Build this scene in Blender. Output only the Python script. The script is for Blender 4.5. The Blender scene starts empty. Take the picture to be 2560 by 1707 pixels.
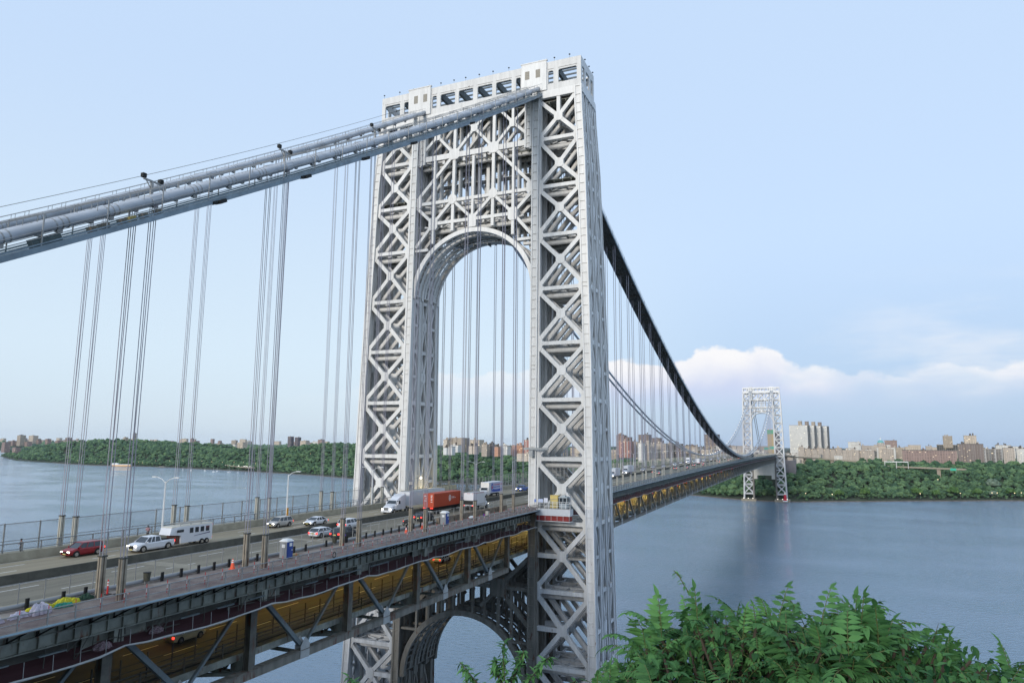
import bpy, math, random
import numpy as np
from mathutils import Vector, Matrix
R = math.radians
S = bpy.context.scene
COL = S.collection

# ------------------------------------------------------------ camera, sky, sun, exposure
CAM = Vector((-157.88, -77.04, 90.34))
yaw, pit, rol = .4087, .1455, .0075
cf = Vector((math.cos(yaw)*math.cos(pit), math.sin(yaw)*math.cos(pit), math.sin(pit)))
cr0 = Vector((math.sin(yaw), -math.cos(yaw), 0)); cu0 = cr0.cross(cf)
cr = cr0*math.cos(rol)+cu0*math.sin(rol); cu = -cr0*math.sin(rol)+cu0*math.cos(rol)
cd = bpy.data.cameras.new('camera'); co = bpy.data.objects.new('camera', cd); COL.objects.link(co)
M = Matrix((cr, cu, -cf)).transposed().to_4x4(); M.translation = CAM
co.matrix_world = M
cd.sensor_width = 36; cd.lens = 24.34; cd.clip_start = .1; cd.clip_end = 60000
S.camera = co

W = bpy.data.worlds.new("World"); S.world = W; W.use_nodes = True
SUN_EL, SUN_AZ = R(17), R(174)     # direction towards the sun: azimuth counter-clockwise from +x (east)
def build_world():
    nt = W.node_tree; N = nt.nodes; L = nt.links
    for n in list(N): N.remove(n)
    out = N.new('ShaderNodeOutputWorld'); bg = N.new('ShaderNodeBackground')
    sky = N.new('ShaderNodeTexSky'); sky.sky_type = 'NISHITA'; sky.sun_disc = False
    sky.sun_elevation = SUN_EL; sky.sun_rotation = R(90)-SUN_AZ
    sky.air_density = 1.0; sky.dust_density = 1.2; sky.ozone_density = 1.4; sky.altitude = 100
    geo = N.new('ShaderNodeTexCoord'); sep = N.new('ShaderNodeSeparateXYZ'); L.new(geo.outputs['Generated'], sep.inputs[0])
    def noise(scale, detail, zs, rough=.55):
        mp = N.new('ShaderNodeMapping'); mp.inputs['Scale'].default_value = (1, 1, zs); mp.inputs['Location'].default_value = (CLX, CLY, CLZ)
        L.new(geo.outputs['Generated'], mp.inputs[0])
        n = N.new('ShaderNodeTexNoise'); n.inputs['Scale'].default_value = scale; n.inputs['Detail'].default_value = detail; n.inputs['Roughness'].default_value = rough
        L.new(mp.outputs[0], n.inputs['Vector']); return n.outputs[0]
    def mm(op, a, b=None, c=None):
        n = N.new('ShaderNodeMath'); n.operation = op
        for i, v in enumerate((a, b, c)):
            if v is None: continue
            if isinstance(v, (int, float)): n.inputs[i].default_value = v
            else: L.new(v, n.inputs[i])
        return n.outputs[0]
    def ramp(v, x0, x1, y0=0., y1=1., sm=True):
        n = N.new('ShaderNodeMapRange'); n.interpolation_type = 'SMOOTHSTEP' if sm else 'LINEAR'
        for i, q in enumerate((x0, x1, y0, y1)): n.inputs[i+1].default_value = q
        L.new(v, n.inputs[0]); return n.outputs[0]
    def mixc(f, a, b):
        n = N.new('ShaderNodeMix'); n.data_type = 'RGBA'
        if isinstance(f, (int, float)): n.inputs[0].default_value = f
        else: L.new(f, n.inputs[0])
        for i, v in ((6, a), (7, b)):
            if isinstance(v, tuple): n.inputs[i].default_value = v+(1,)
            else: L.new(v, n.inputs[i])
        return n.outputs[2]
    az = mm('ARCTAN2', sep.outputs[1], sep.outputs[0]); el = sep.outputs[2]
    puff = noise(16, 9, 1.5, .56); big = noise(5, 4, 2.2); soft = noise(3.2, 5, 4.0, .6)
    def curve(pts, lo, hi):
        c = N.new('ShaderNodeFloatCurve'); cv = c.mapping.curves[0]
        q = [((a-lo)/(hi-lo), v) for a, v in pts]
        cv.points[0].location = q[0]; cv.points[1].location = q[-1]
        for k in q[1:-1]: cv.points.new(*k)
        for k in cv.points: k.handle_type = 'AUTO_CLAMPED'
        c.mapping.update(); L.new(ramp(az, lo, hi, 0, 1, False), c.inputs['Value']); return c.outputs[0]
    top = mm('MULTIPLY', curve([(-.6, .4), (-.35, .5), (-.232, .515), (-.188, .46), (-.144, .52), (-.101, .47), (-.062, .535), (-.02, .53), (.01, .55), (.032, .62), (.059, .685), (.08, .65), (.115, .67), (.14, .66), (.17, .61), (.206, .6), (.268, .585), (.36, .52), (.5, .52), (.62, .42), (.8, .2)], -.6, .8), .2)
    amp = curve([(-.6, .3), (-.25, .5), (-.12, .75), (-.03, .85), (.02, 1.0), (.2, 1.0), (.28, .85), (.36, .5), (.52, .42), (.64, .12), (.8, 0)], -.6, .8)
    edge = mm('ADD', top, mm('MULTIPLY', mm('SUBTRACT', puff, .5), .065))
    d = mm('SUBTRACT', edge, el)
    body = mm('MULTIPLY', ramp(d, -.001, .008), ramp(el, .035, .085))
    patch = ramp(mm('ADD', big, mm('MULTIPLY', ramp(az, .02, .2), .3)), .38, .58)
    bank = mm('MULTIPLY', mm('MULTIPLY', body, amp), mm('ADD', mm('MULTIPLY', patch, .55), .45))
    veil = mm('MULTIPLY', mm('MULTIPLY', ramp(soft, .45, .7), ramp(el, .02, .07)), mm('MULTIPLY', ramp(el, .24, .12), ramp(az, .05, -.15)))
    cl = mm('MINIMUM', mm('ADD', bank, mm('MULTIPLY', veil, .45)), 1)
    lit = ramp(mm('SUBTRACT', mm('MULTIPLY', mm('SUBTRACT', puff, .5), .11), d), -.062, .0)
    cc = mixc(lit, CLOUD_LO, CLOUD_HI)
    left = mixc(ramp(el, .10, .50), mixc(ramp(el, -.01, .13), PALE_LO, PALE_MID), PALE_HI); right = mixc(ramp(el, .0, .30), BLUE_LO, PALE_HI)
    clear = mixc(ramp(az, .0, .5), right, left)
    clear = mixc(SKY_MIX, sky.outputs[0], clear)
    fin = mixc(cl, clear, cc)
    L.new(fin, bg.inputs[0]); bg.inputs[1].default_value = SKY_STR
    L.new(bg.outputs[0], out.inputs[0])
CLX, CLY, CLZ = .3, .1, .2
SKY_STR = .10; SKY_MIX = .85
PALE_LO = (6.7, 8.0, 9.3); PALE_MID = (7.3, 8.75, 10.1); PALE_HI = (6.3, 8.05, 10.6); BLUE_LO = (4.6, 6.2, 8.6)
CLOUD_LO = (6.1, 6.8, 8.8); CLOUD_HI = (9.4, 9.35, 9.5)
build_world()
sl = bpy.data.lights.new('sun', 'SUN'); sl.energy = 2.1; sl.angle = R(14); sl.color = (1, .95, .88)
so = bpy.data.objects.new('sun', sl); COL.objects.link(so)
sd = Vector((math.cos(SUN_EL)*math.cos(SUN_AZ), math.cos(SUN_EL)*math.sin(SUN_AZ), math.sin(SUN_EL)))
so.rotation_euler = sd.to_track_quat('Z', 'Y').to_euler(); so.location = (0, 0, 400)
S.view_settings.view_transform = 'Standard'; S.view_settings.look = 'None'
S.view_settings.exposure = .05; S.view_settings.gamma = 1
S.render.engine = 'CYCLES'
S.cycles.max_bounces = 5; S.cycles.diffuse_bounces = 1; S.cycles.glossy_bounces = 2; S.cycles.transparent_max_bounces = 24
S.cycles.volume_bounces = 0

# ------------------------------------------------------------ materials
MATS = {}
def mat(name, col, rough=.6, metal=0, spec=.4, noise=0, nscale=1, col2=None, emit=None, estr=0, rust=0, vary=0, alpha=None, bump=0, bscale=8, streak=0, aniso=(1, 1, 1)):
    if name in MATS: return MATS[name]
    m = bpy.data.materials.new(name); m.use_nodes = True
    N = m.node_tree.nodes; L = m.node_tree.links; P = N['Principled BSDF']
    P.inputs['Roughness'].default_value = rough; P.inputs['Metallic'].default_value = metal
    P.inputs['Specular IOR Level'].default_value = spec
    c = tuple(col)+(1,)
    P.inputs['Base Color'].default_value = c
    src = None
    if noise or rust or streak or col2:
        tc = N.new('ShaderNodeTexCoord'); mp = N.new('ShaderNodeMapping'); mp.inputs['Scale'].default_value = aniso
        L.new(tc.outputs['Object'], mp.inputs[0])
        nz = N.new('ShaderNodeTexNoise'); nz.inputs['Scale'].default_value = nscale; nz.inputs['Detail'].default_value = 6
        nz.inputs['Roughness'].default_value = .6
        L.new(mp.outputs[0], nz.inputs[0])
        cr_ = N.new('ShaderNodeValToRGB'); cr_.color_ramp.elements[0].position = .35; cr_.color_ramp.elements[1].position = .65
        c2 = tuple(col2)+(1,) if col2 else tuple(v*(1-noise) for v in col)+(1,)
        cr_.color_ramp.elements[0].color = c2; cr_.color_ramp.elements[1].color = c
        L.new(nz.outputs[0], cr_.inputs[0]); src = cr_.outputs[0]
        if rust:
            mp2 = N.new('ShaderNodeMapping'); mp2.inputs['Scale'].default_value = (1, 1, .25); L.new(tc.outputs['Object'], mp2.inputs[0])
            n2 = N.new('ShaderNodeTexNoise'); n2.inputs['Scale'].default_value = nscale*1.7; n2.inputs['Detail'].default_value = 8
            L.new(mp2.outputs[0], n2.inputs[0])
            r2 = N.new('ShaderNodeMapRange'); r2.inputs[1].default_value = .72-rust*.35; r2.inputs[2].default_value = .80-rust*.3
            L.new(n2.outputs[0], r2.inputs[0])
            mx = N.new('ShaderNodeMix'); mx.data_type = 'RGBA'; mx.inputs[7].default_value = (.13, .055, .03, 1)
            L.new(r2.outputs[0], mx.inputs[0]); L.new(src, mx.inputs[6]); src = mx.outputs[2]
        if vary:
            oi = N.new('ShaderNodeObjectInfo'); vr = N.new('ShaderNodeMapRange'); vr.inputs[3].default_value = 1-vary; vr.inputs[4].default_value = 1+vary*.4; L.new(oi.outputs['Random'], vr.inputs[0])
            vm = N.new('ShaderNodeVectorMath'); vm.operation = 'SCALE'; L.new(src, vm.inputs[0]); L.new(vr.outputs[0], vm.inputs['Scale']); src = vm.outputs[0]
        L.new(src, P.inputs['Base Color'])
    if bump:
        tc = N.new('ShaderNodeTexCoord'); bn = N.new('ShaderNodeTexNoise'); bn.inputs['Scale'].default_value = bscale; bn.inputs['Detail'].default_value = 4
        L.new(tc.outputs['Object'], bn.inputs[0]); bb = N.new('ShaderNodeBump'); bb.inputs['Strength'].default_value = bump
        L.new(bn.outputs[0], bb.inputs['Height']); L.new(bb.outputs[0], P.inputs['Normal'])
    if emit:
        P.inputs['Emission Color'].default_value = tuple(emit)+(1,); P.inputs['Emission Strength'].default_value = estr
    if alpha is not None: P.inputs['Alpha'].default_value = alpha
    MATS[name] = m
    return m
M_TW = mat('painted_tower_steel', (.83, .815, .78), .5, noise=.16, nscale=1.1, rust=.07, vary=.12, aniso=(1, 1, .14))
M_TWL = mat('weathered_shaded_tower_steel', (.68, .69, .70), .6, noise=.26, nscale=1.0, rust=.13, vary=.14, aniso=(1, 1, .14))  # weathered, with the dimmer light low on the tower put into the colour
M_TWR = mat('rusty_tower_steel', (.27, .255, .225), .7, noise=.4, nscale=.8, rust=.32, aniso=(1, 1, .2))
M_DK = mat('dark_deck_steel', (.095, .095, .08), .65, noise=.5, nscale=.5, rust=.3)
M_DKB = mat('blackened_steel', (.02, .022, .022), .8, noise=.4, nscale=.8)
M_GIR = mat('green_grey_girder', (.28, .295, .255), .6, noise=.5, nscale=.9, rust=.38, aniso=(.6, 1, .5))
M_TRB = mat('truss_bronze_steel', (.15, .14, .115), .6, noise=.45, nscale=.8, rust=.42, vary=.15)
M_TRL = mat('pale_truss_steel', (.27, .255, .215), .6, noise=.3, nscale=.8, rust=.2)
M_GIRL = mat('pale_grey_girder', (.33, .36, .34), .55, noise=.3, nscale=.6, rust=.12)
M_CH = mat('chord_patched_steel', (.24, .225, .19), .65, noise=.45, nscale=.9, rust=.45, aniso=(1.5, 1, .2))
M_GUS = mat('gusset_pale_steel', (.42, .43, .42), .6, noise=.18, nscale=1.5)
M_BLU = mat('blue_grey_steel', (.15, .18, .19), .5, noise=.35, nscale=.7, rust=.2)
M_CWB = mat('catwalk_beam_steel', (.25, .32, .37), .5, noise=.35, nscale=.7, rust=.05)
M_CWF = mat('platform_underside', (.10, .095, .08), .8, noise=.4, nscale=.5)
M_RAILB = mat('pale_blue_edge_pipe', (.34, .46, .52), .45, noise=.15, nscale=1)
M_CAB = mat('cable_grey_paint', (.50, .53, .57), .45, noise=.28, nscale=.5, aniso=(.3, 1, 1))
M_ROPE = mat('wire_rope_grey', (.44, .41, .46), .6, metal=.1, noise=.2, nscale=.4)
M_STUB = mat('cream_socket_column', (.52, .50, .43), .6, noise=.2, nscale=1, rust=.12)
M_STUBR = mat('rusty_socket_column', (.36, .31, .24), .65, noise=.35, nscale=1, rust=.45)
M_STEEL = mat('galvanised_steel', (.36, .36, .35), .5, metal=.3, noise=.25, nscale=2)
M_ASPH = mat('headlit_worn_asphalt', (.36, .305, .21), .85, noise=.25, nscale=.35, aniso=(.12, 1.6, 1))  # westbound side: warm headlight glow is put into the asphalt colour
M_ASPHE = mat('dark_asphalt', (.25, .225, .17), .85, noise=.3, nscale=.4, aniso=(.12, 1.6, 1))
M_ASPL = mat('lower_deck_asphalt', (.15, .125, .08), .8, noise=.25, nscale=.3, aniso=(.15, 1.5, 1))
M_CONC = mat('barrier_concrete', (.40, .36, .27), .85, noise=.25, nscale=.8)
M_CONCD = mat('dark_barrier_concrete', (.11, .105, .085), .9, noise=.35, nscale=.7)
M_WHITE = mat('white_paint', (.78, .78, .76), .5)
M_LINE = mat('road_line_white', (.8, .79, .74), .7, noise=.25, nscale=3)
M_LINEY = mat('road_line_yellow', (.9, .78, .4), .7)
M_WALK = mat('stained_walkway', (.31, .275, .235), .85, noise=.45, nscale=.5, col2=(.20, .15, .135))
M_BLACK = mat('black_rubber', (.018, .018, .018), .7)
M_RED = mat('signal_red', (.6, .03, .03), .5)
M_ORNG = mat('cone_orange', (.85, .12, .05), .5)
M_BLUE = mat('toilet_blue', (.03, .07, .28), .45)
M_GREY = mat('plastic_grey', (.28, .29, .30), .5)
M_YEL = mat('yellow_sheet', (.65, .6, .03), .6, noise=.3, nscale=2)
M_GRNT = mat('green_tarp', (.03, .28, .2), .6, noise=.3, nscale=2)
M_GLASS = mat('dark_window_glass', (.03, .04, .05), .08, spec=.7)
M_CHROME = mat('chrome', (.55, .55, .56), .2, metal=.9)
M_HL = mat('headlight_lit', (1, 1, .95), .3, emit=(1, .93, .78), estr=7)
M_TL = mat('taillight_lit', (.7, .02, .02), .3, emit=(1, .06, .04), estr=2.2)
M_BULB = mat('lit_bulb', (1, .95, .85), .3, emit=(1, .9, .72), estr=3.5)
M_SOD = mat('sodium_lamp', (1, .7, .2), .3, emit=(1, .62, .12), estr=8)
def see_through(name, col, a, lines=None):
    m = bpy.data.materials.new(name); m.use_nodes = True; N = m.node_tree.nodes; L = m.node_tree.links
    P = N['Principled BSDF']; P.inputs['Base Color'].default_value = tuple(col)+(1,); P.inputs['Roughness'].default_value = .8
    out = N['Material Output']; tr = N.new('ShaderNodeBsdfTransparent'); mx = N.new('ShaderNodeMixShader')
    tc = N.new('ShaderNodeTexCoord'); nz = N.new('ShaderNodeTexNoise'); nz.inputs['Scale'].default_value = .9; nz.inputs['Detail'].default_value = 4
    L.new(tc.outputs['Object'], nz.inputs[0])
    mr = N.new('ShaderNodeMapRange'); mr.inputs[1].default_value = .3; mr.inputs[2].default_value = .7; mr.inputs[3].default_value = a*.75; mr.inputs[4].default_value = min(1, a*1.25)
    L.new(nz.outputs[0], mr.inputs[0]); L.new(mr.outputs[0], mx.inputs[0])
    L.new(tr.outputs[0], mx.inputs[1]); L.new(P.outputs[0], mx.inputs[2]); L.new(mx.outputs[0], out.inputs[0])
    return m
M_NET = see_through('maroon_debris_netting', (.15, .05, .055), .3)
M_NETD = see_through('maroon_catch_netting', (.055, .018, .022), 1.4)
M_NETF = see_through('faded_maroon_netting', (.15, .06, .055), 1.4)
M_MESH = see_through('wire_fence_mesh', (.35, .35, .33), .22)
M_MESHD = see_through('dark_wire_fence_mesh', (.2, .2, .19), .10)

# ------------------------------------------------------------ mesh builder
class MB:
    def __init__(s): s.v = []; s.f = []
    def add(s, vs, fs):
        o = len(s.v); s.v += [tuple(q) for q in vs]; s.f += [tuple(i+o for i in f) for f in fs]
    def hexa(s, a):     # 8 corners: bottom ring 4, top ring 4
        s.add(a, [(3, 2, 1, 0), (4, 5, 6, 7), (0, 1, 5, 4), (1, 2, 6, 5), (2, 3, 7, 6), (3, 0, 4, 7)])
    def box(s, x0, x1, y0, y1, z0, z1):
        s.hexa([(x0, y0, z0), (x1, y0, z0), (x1, y1, z0), (x0, y1, z0), (x0, y0, z1), (x1, y0, z1), (x1, y1, z1), (x0, y1, z1)])
    def post(s, c0, c1, hx, hy):   # near-vertical bar, horizontal ends
        s.hexa([(c0[0]-hx, c0[1]-hy, c0[2]), (c0[0]+hx, c0[1]-hy, c0[2]), (c0[0]+hx, c0[1]+hy, c0[2]), (c0[0]-hx, c0[1]+hy, c0[2]),
                (c1[0]-hx, c1[1]-hy, c1[2]), (c1[0]+hx, c1[1]-hy, c1[2]), (c1[0]+hx, c1[1]+hy, c1[2]), (c1[0]-hx, c1[1]+hy, c1[2])])
    def bar(s, p0, p1, w, d, up=(0, 0, 1)):
        p0 = Vector(p0); p1 = Vector(p1); a = (p1-p0)
        if a.length < 1e-6: return
        a.normalize(); u = Vector(up)
        if abs(a.dot(u)) > .98: u = Vector((1, 0, 0))
        b = a.cross(u).normalized(); c = b.cross(a).normalized()   # b sideways (w), c towards up (d)
        b *= w/2; c *= d/2
        s.hexa([p0-b-c, p0+b-c, p0+b+c, p0-b+c, p1-b-c, p1+b-c, p1+b+c, p1-b+c])
    def tube(s, pts, r, n=6, cap=True):
        pts = [Vector(p) for p in pts]; o = len(s.v); k = len(pts)
        for i, p in enumerate(pts):
            a = (pts[min(i+1, k-1)]-pts[max(i-1, 0)]).normalized()
            u = Vector((0, 0, 1)) if abs(a.z) < .95 else Vector((1, 0, 0))
            b = a.cross(u).normalized(); c = b.cross(a)
            rr = r[i] if isinstance(r, (list, tuple)) else r
            for j in range(n):
                t = 2*math.pi*j/n; s.v.append(tuple(p+b*(rr*math.cos(t))+c*(rr*math.sin(t))))
        for i in range(k-1):
            for j in range(n):
                j2 = (j+1) % n; s.f.append((o+i*n+j, o+i*n+j2, o+(i+1)*n+j2, o+(i+1)*n+j))
        if cap: s.f.append(tuple(o+j for j in range(n-1, -1, -1))); s.f.append(tuple(o+(k-1)*n+j for j in range(n)))
    def plate(s, poly, x0, x1, ax='x'):   # poly of (a,b) extruded along an axis
        n = len(poly)
        def P(a, b, t): return (t, a, b) if ax == 'x' else ((a, t, b) if ax == 'y' else (a, b, t))
        if callable(x0): v = [P(a, b, x0(b)) for a, b in poly]+[P(a, b, x1(b)) for a, b in poly]
        else: v = [P(a, b, x0) for a, b in poly]+[P(a, b, x1) for a, b in poly]
        s.add(v, [tuple(range(n-1, -1, -1)), tuple(range(n, 2*n))]+[(i, (i+1) % n, n+(i+1) % n, n+i) for i in range(n)])
    def sphere(s, c, r, n=8, m=6, sq=(1, 1, 1)):
        o = len(s.v)
        for i in range(m+1):
            ph = math.pi*i/m
            for j in range(n):
                t = 2*math.pi*j/n
                s.v.append((c[0]+r*sq[0]*math.sin(ph)*math.cos(t), c[1]+r*sq[1]*math.sin(ph)*math.sin(t), c[2]+r*sq[2]*math.cos(ph)))
        for i in range(m):
            for j in range(n):
                s.f.append((o+i*n+j, o+(i+1)*n+j, o+(i+1)*n+(j+1) % n, o+i*n+(j+1) % n))
    def build(s, name, m, parent=None, smooth=False, origin=None):
        if not s.v: return None
        me = bpy.data.meshes.new(name)
        v = np.array(s.v, dtype=float)
        if origin is not None: v = v-np.array(origin)
        me.from_pydata(v.tolist(), [], s.f)
        me.validate(); me.update()
        for mm in (m if isinstance(m, (list, tuple)) else [m]): me.materials.append(mm)
        if smooth: me.polygons.foreach_set('use_smooth', [True]*len(me.polygons))
        o = bpy.data.objects.new(name, me); COL.objects.link(o)
        if origin is not None: o.location = origin
        if parent is not None: o.parent = parent
        return o
def tag(o, label=None, cat=None, group=None, kind=None):
    if label: o['label'] = label
    if cat: o['category'] = cat
    if group: o['group'] = group
    if kind: o['kind'] = kind
    return o
def thing(name, label, cat, loc=(0, 0, 0), rz=0, group=None):
    o = bpy.data.objects.new(name, None); COL.objects.link(o); o.location = loc; o.rotation_euler = (0, 0, rz)
    o.empty_display_size = .5
    return tag(o, label, cat, group)
KIDS = {}
def children(o): return [c for c in bpy.data.objects if c.parent == o]
def dup(root, loc, rz=None, label=None, group=None, kids=None):
    r = root.copy(); COL.objects.link(r); r.location = loc
    if rz is not None: r.rotation_euler = (0, 0, rz)
    if label: r['label'] = label
    if group: r['group'] = group
    if kids is None:
        kids = KIDS.get(root.name)
        if kids is None:
            kids = [(c, children(c)) for c in children(root)]; KIDS[root.name] = kids
    for ch, gs in kids:
        c = ch.copy(); COL.objects.link(c); c.parent = r
        for g in gs:
            d = g.copy(); COL.objects.link(d); d.parent = c
    return r
def lerp(t, xs, ys): return float(np.interp(t, xs, ys))
# ------------------------------------------------------------ shared bridge geometry
P = 18.28; X0 = -19.9                    # suspender panel length, first suspender west of the near tower
SPAN = 1067.0; YC = 16.5; YG = 1.4
def cam_z(x):                            # camber of both decks relative to the side span
    if x <= 0: return 0.
    if x >= SPAN: return -2.2-(x-SPAN)*.012
    return 2.0*math.sin(math.pi*x/SPAN)-2.2*x/SPAN
def cable_z(x):
    if x < 0: return 182.2+.655*x+.00038*x*x
    if x > SPAN:
        t = -(x-SPAN); return 182.2+.655*t+.00042*t*t
    u = (x-SPAN/2)/(SPAN/2); return 80.2+102.0*u*u
def strip(name, y0, y1, z0, z1, m, xs, parent=None, kind='structure', **k):
    b = MB()
    for a, c in zip(xs[:-1], xs[1:]):
        za, zc = cam_z(a), cam_z(c)
        b.hexa([(a, y0, z0+za), (c, y0, z0+zc), (c, y1, z0+zc), (a, y1, z0+za), (a, y0, z1+za), (c, y0, z1+zc), (c, y1, z1+zc), (a, y1, z1+za)])
    o = b.build(name, m, parent)
    if kind and parent is None: tag(o, kind=kind, **k)
    elif parent is None: tag(o, **k)
    return o
XS = list(np.linspace(-200, 0, 12))+list(np.linspace(0, SPAN, 60))[1:]+list(np.linspace(SPAN, 1300, 14))[1:]
# ------------------------------------------------------------ decks
strip('upper_road', -11.9, -1.4, 75.2, 75.7, M_ASPHE, XS)
strip('upper_road', -.6, 12.5, 75.2, 75.7, M_ASPH, XS)
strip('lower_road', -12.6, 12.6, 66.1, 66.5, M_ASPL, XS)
strip('north_walkway', 13.1, 20.3, 75.5, 75.85, M_CONC, XS)
strip('south_walkway', -20.5, -12.75, 75.55, 75.82, M_WALK, XS)
def dashes(name, ys, z, on, per, m, w=.2, x0=-190, x1=1060, ph=0):
    b = MB(); x = x0+ph
    while x < x1:
        for y, f in ys:
            a = x+f; za, zc = cam_z(a)+z, cam_z(a+on)+z
            b.add([(a, y-w/2, za), (a+on, y-w/2, zc), (a+on, y+w/2, zc), (a, y+w/2, za)], [(0, 1, 2, 3)])
        x += per
    return tag(b.build(name, m), kind='structure')
dashes('lane_markings', [(-3.85, 0), (-7.6, 4)], 75.706, 4.2, 12.2, M_LINE, ph=3)
dashes('lane_markings', [(6.3, 2), (9.7, 5)], 75.706, 3.2, 12.2, M_LINE, ph=6)
dashes('lower_lane_markings', [(-4.9, 0), (-8.9, 2)], 66.506, 4.6, 12.2, M_LINEY, ph=4.5)
dashes('lower_lane_markings', [(-.3, 0), (.3, 0)], 66.506, 12.2, 12.2, M_LINEY)
b = MB()
for a, c in zip(XS[:-1], XS[1:]):
    for y in (-11.5, -1.75, -.25, 12.15):
        b.add([(a, y-.08, 75.706+cam_z(a)), (c, y-.08, 75.706+cam_z(c)), (c, y+.08, 75.706+cam_z(c)), (a, y+.08, 75.706+cam_z(a))], [(0, 1, 2, 3)])
tag(b.build('edge_lines', M_LINE), kind='structure')
# pale repair patches and expansion joints
b = MB()
for x, y0, y1, w in ((-96.5, -11.4, -1.9, 2.0), (-72, -11.4, -1.9, 1.3), (-118, -11.4, -2, 1.2), (-58, -11.4, -1.9, .9), (-37, -11.4, -1.9, .8), (-12, -11.4, 12.1, 1.4), (60, -11.4, 12.1, 1.4), (-88, -.2, 12.1, 1.1), (-62.5, -.2, 12.1, 1.6)):
    if y0 < -1.4: b.add([(x, y0, 75.709), (x+w, y0, 75.709), (x+w, min(y1, -1.9), 75.709), (x, min(y1, -1.9), 75.709)], [(0, 1, 2, 3)])
    if y1 > 0: b.add([(x, .0, 75.709), (x+w, .0, 75.709), (x+w, y1, 75.709), (x, y1, 75.709)], [(0, 1, 2, 3)])
tag(b.build('road_joints', mat('pale_joint_concrete', (.34, .31, .24), .85, noise=.2, nscale=1)), kind='structure')

# median and barriers
def jersey(name, yc, z0, h, wb, wt, m, label, cat='barrier', x0=-200, x1=1300):
    b = MB(); xs = [x for x in XS if x0 <= x <= x1]
    for a, c in zip(xs[:-1], xs[1:]):
        c2 = c-.02
        za, zc = cam_z(a), cam_z(c)
        b.hexa([(a, yc-wb, z0+za), (c2, yc-wb, z0+zc), (c2, yc+wb, z0+zc), (a, yc+wb, z0+za),
                (a, yc-wb, z0+.22+za), (c2, yc-wb, z0+.22+zc), (c2, yc+wb, z0+.22+zc), (a, yc+wb, z0+.22+za)])
        b.hexa([(a, yc-wb+.04, z0+.22+za), (c2, yc-wb+.04, z0+.22+zc), (c2, yc+wb-.04, z0+.22+zc), (a, yc+wb-.04, z0+.22+za),
                (a, yc-wt, z0+h+za), (c2, yc-wt, z0+h+zc), (c2, yc+wt, z0+h+zc), (a, yc+wt, z0+h+za)])
    return tag(b.build(name, m), label, cat)
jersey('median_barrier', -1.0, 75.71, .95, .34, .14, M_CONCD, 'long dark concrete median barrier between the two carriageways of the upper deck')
jersey('side_barrier', 12.8, 75.71, 1.05, .3, .14, M_CONC, 'tan concrete barrier along the far side of the upper road, below the railing')
jersey('side_barrier', -12.3, 75.71, .42, .3, .16, M_CONC, 'low concrete kerb barrier between the near lanes and the construction walkway')

def rail_line(name, y, zs, pst, ztop, zbot, x0, x1, m, r, label, cat, picket=None, mesh=None, meshm=None, pw=.06, group=None):
    t = thing(name, label, cat, (0, 0, 0), group=group)
    xs = [x0+i*pst for i in range(int((x1-x0)/pst)+1)]
    b = MB()
    for z, rr in zs:
        xx = [x for x in XS if x0 < x < x1]
        xx = [x0]+xx+[xs[-1]]
        b.tube([(x, y, z+cam_z(x)) for x in xx], rr, 5)
    b.build('rail', m, t)
    b = MB()
    for x in xs: b.post((x, y, zbot+cam_z(x)), (x, y, ztop+cam_z(x)), pw, pw)
    o = b.build('post', m, t); o['kind'] = 'stuff'
    if picket:
        b = MB(); x = x0
        while x < min(x1, 40):
            b.add([(x, y, zs[-1][0]+cam_z(x)), (x+.03, y, zs[-1][0]+cam_z(x)), (x+.03, y, zs[0][0]+cam_z(x)), (x, y, zs[0][0]+cam_z(x))], [(0, 1, 2, 3)])
            x += picket
        o = b.build('picket', m, t); o['kind'] = 'stuff'
    if mesh:
        b = MB(); xx = [x0]+[x for x in XS if x0 < x < x1]+[xs[-1]]
        for a, c in zip(xx[:-1], xx[1:]):
            b.add([(a, y+.03, mesh[0]+cam_z(a)), (c, y+.03, mesh[0]+cam_z(c)), (c, y+.03, mesh[1]+cam_z(c)), (a, y+.03, mesh[1]+cam_z(a))], [(0, 1, 2, 3)])
        b.build('mesh', meshm, t)
    return t
rail_line('walkway_railing', 13.5, [(77.75, .07), (77.0, .05), (76.1, .05)], 2.3, 77.8, 75.86, -195, 1060, M_STEEL, .05, 'grey steel railing with fine pickets between the far barrier and the walkway', 'railing', picket=.22)
rail_line('safety_fence', 20.1, [(79.4, .05), (77.2, .05)], P/4, 79.5, 75.86, -195, -14, M_STEEL, .05, 'tall wire mesh safety fence on the far edge of the walkway, left of the tower', 'fence', mesh=(75.95, 79.35), meshm=M_MESH, pw=.07)
rail_line('safety_fence', 20.1, [(79.4, .05), (77.2, .05)], P/8, 79.5, 75.86, 14, 1055, M_STUB, .05, 'tall close-posted safety fence beyond the tower on the main span', 'fence', mesh=(75.95, 79.35), meshm=M_MESH, pw=.07)
rail_line('chainlink_fence', -12.95, [(77.95, .04), (76.2, .03)], P/8, 78.0, 75.83, -195, -12, M_STEEL, .04, 'thin chain link fence between the near lanes and the construction walkway, left of the tower', 'fence', mesh=(75.9, 77.9), meshm=M_MESHD, pw=.035)
rail_line('platform_railing', -20.45, [(77.0, .045), (76.4, .035)], P/8, 77.02, 75.83, -195, -11.5, M_STEEL, .04, 'outer scaffold railing hung with maroon netting along the construction walkway', 'railing', mesh=(75.86, 76.95), meshm=M_NET, pw=.045)
rail_line('platform_railing', -20.45, [(77.3, .05), (76.6, .05)], P/6, 77.35, 75.83, 12, 1060, M_BLU, .05, 'blue-grey walkway railing along the near edge of the main span', 'railing', mesh=(75.86, 77.3), meshm=see_through('blue_grey_mesh', (.30, .38, .38), .5), pw=.06)
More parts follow.
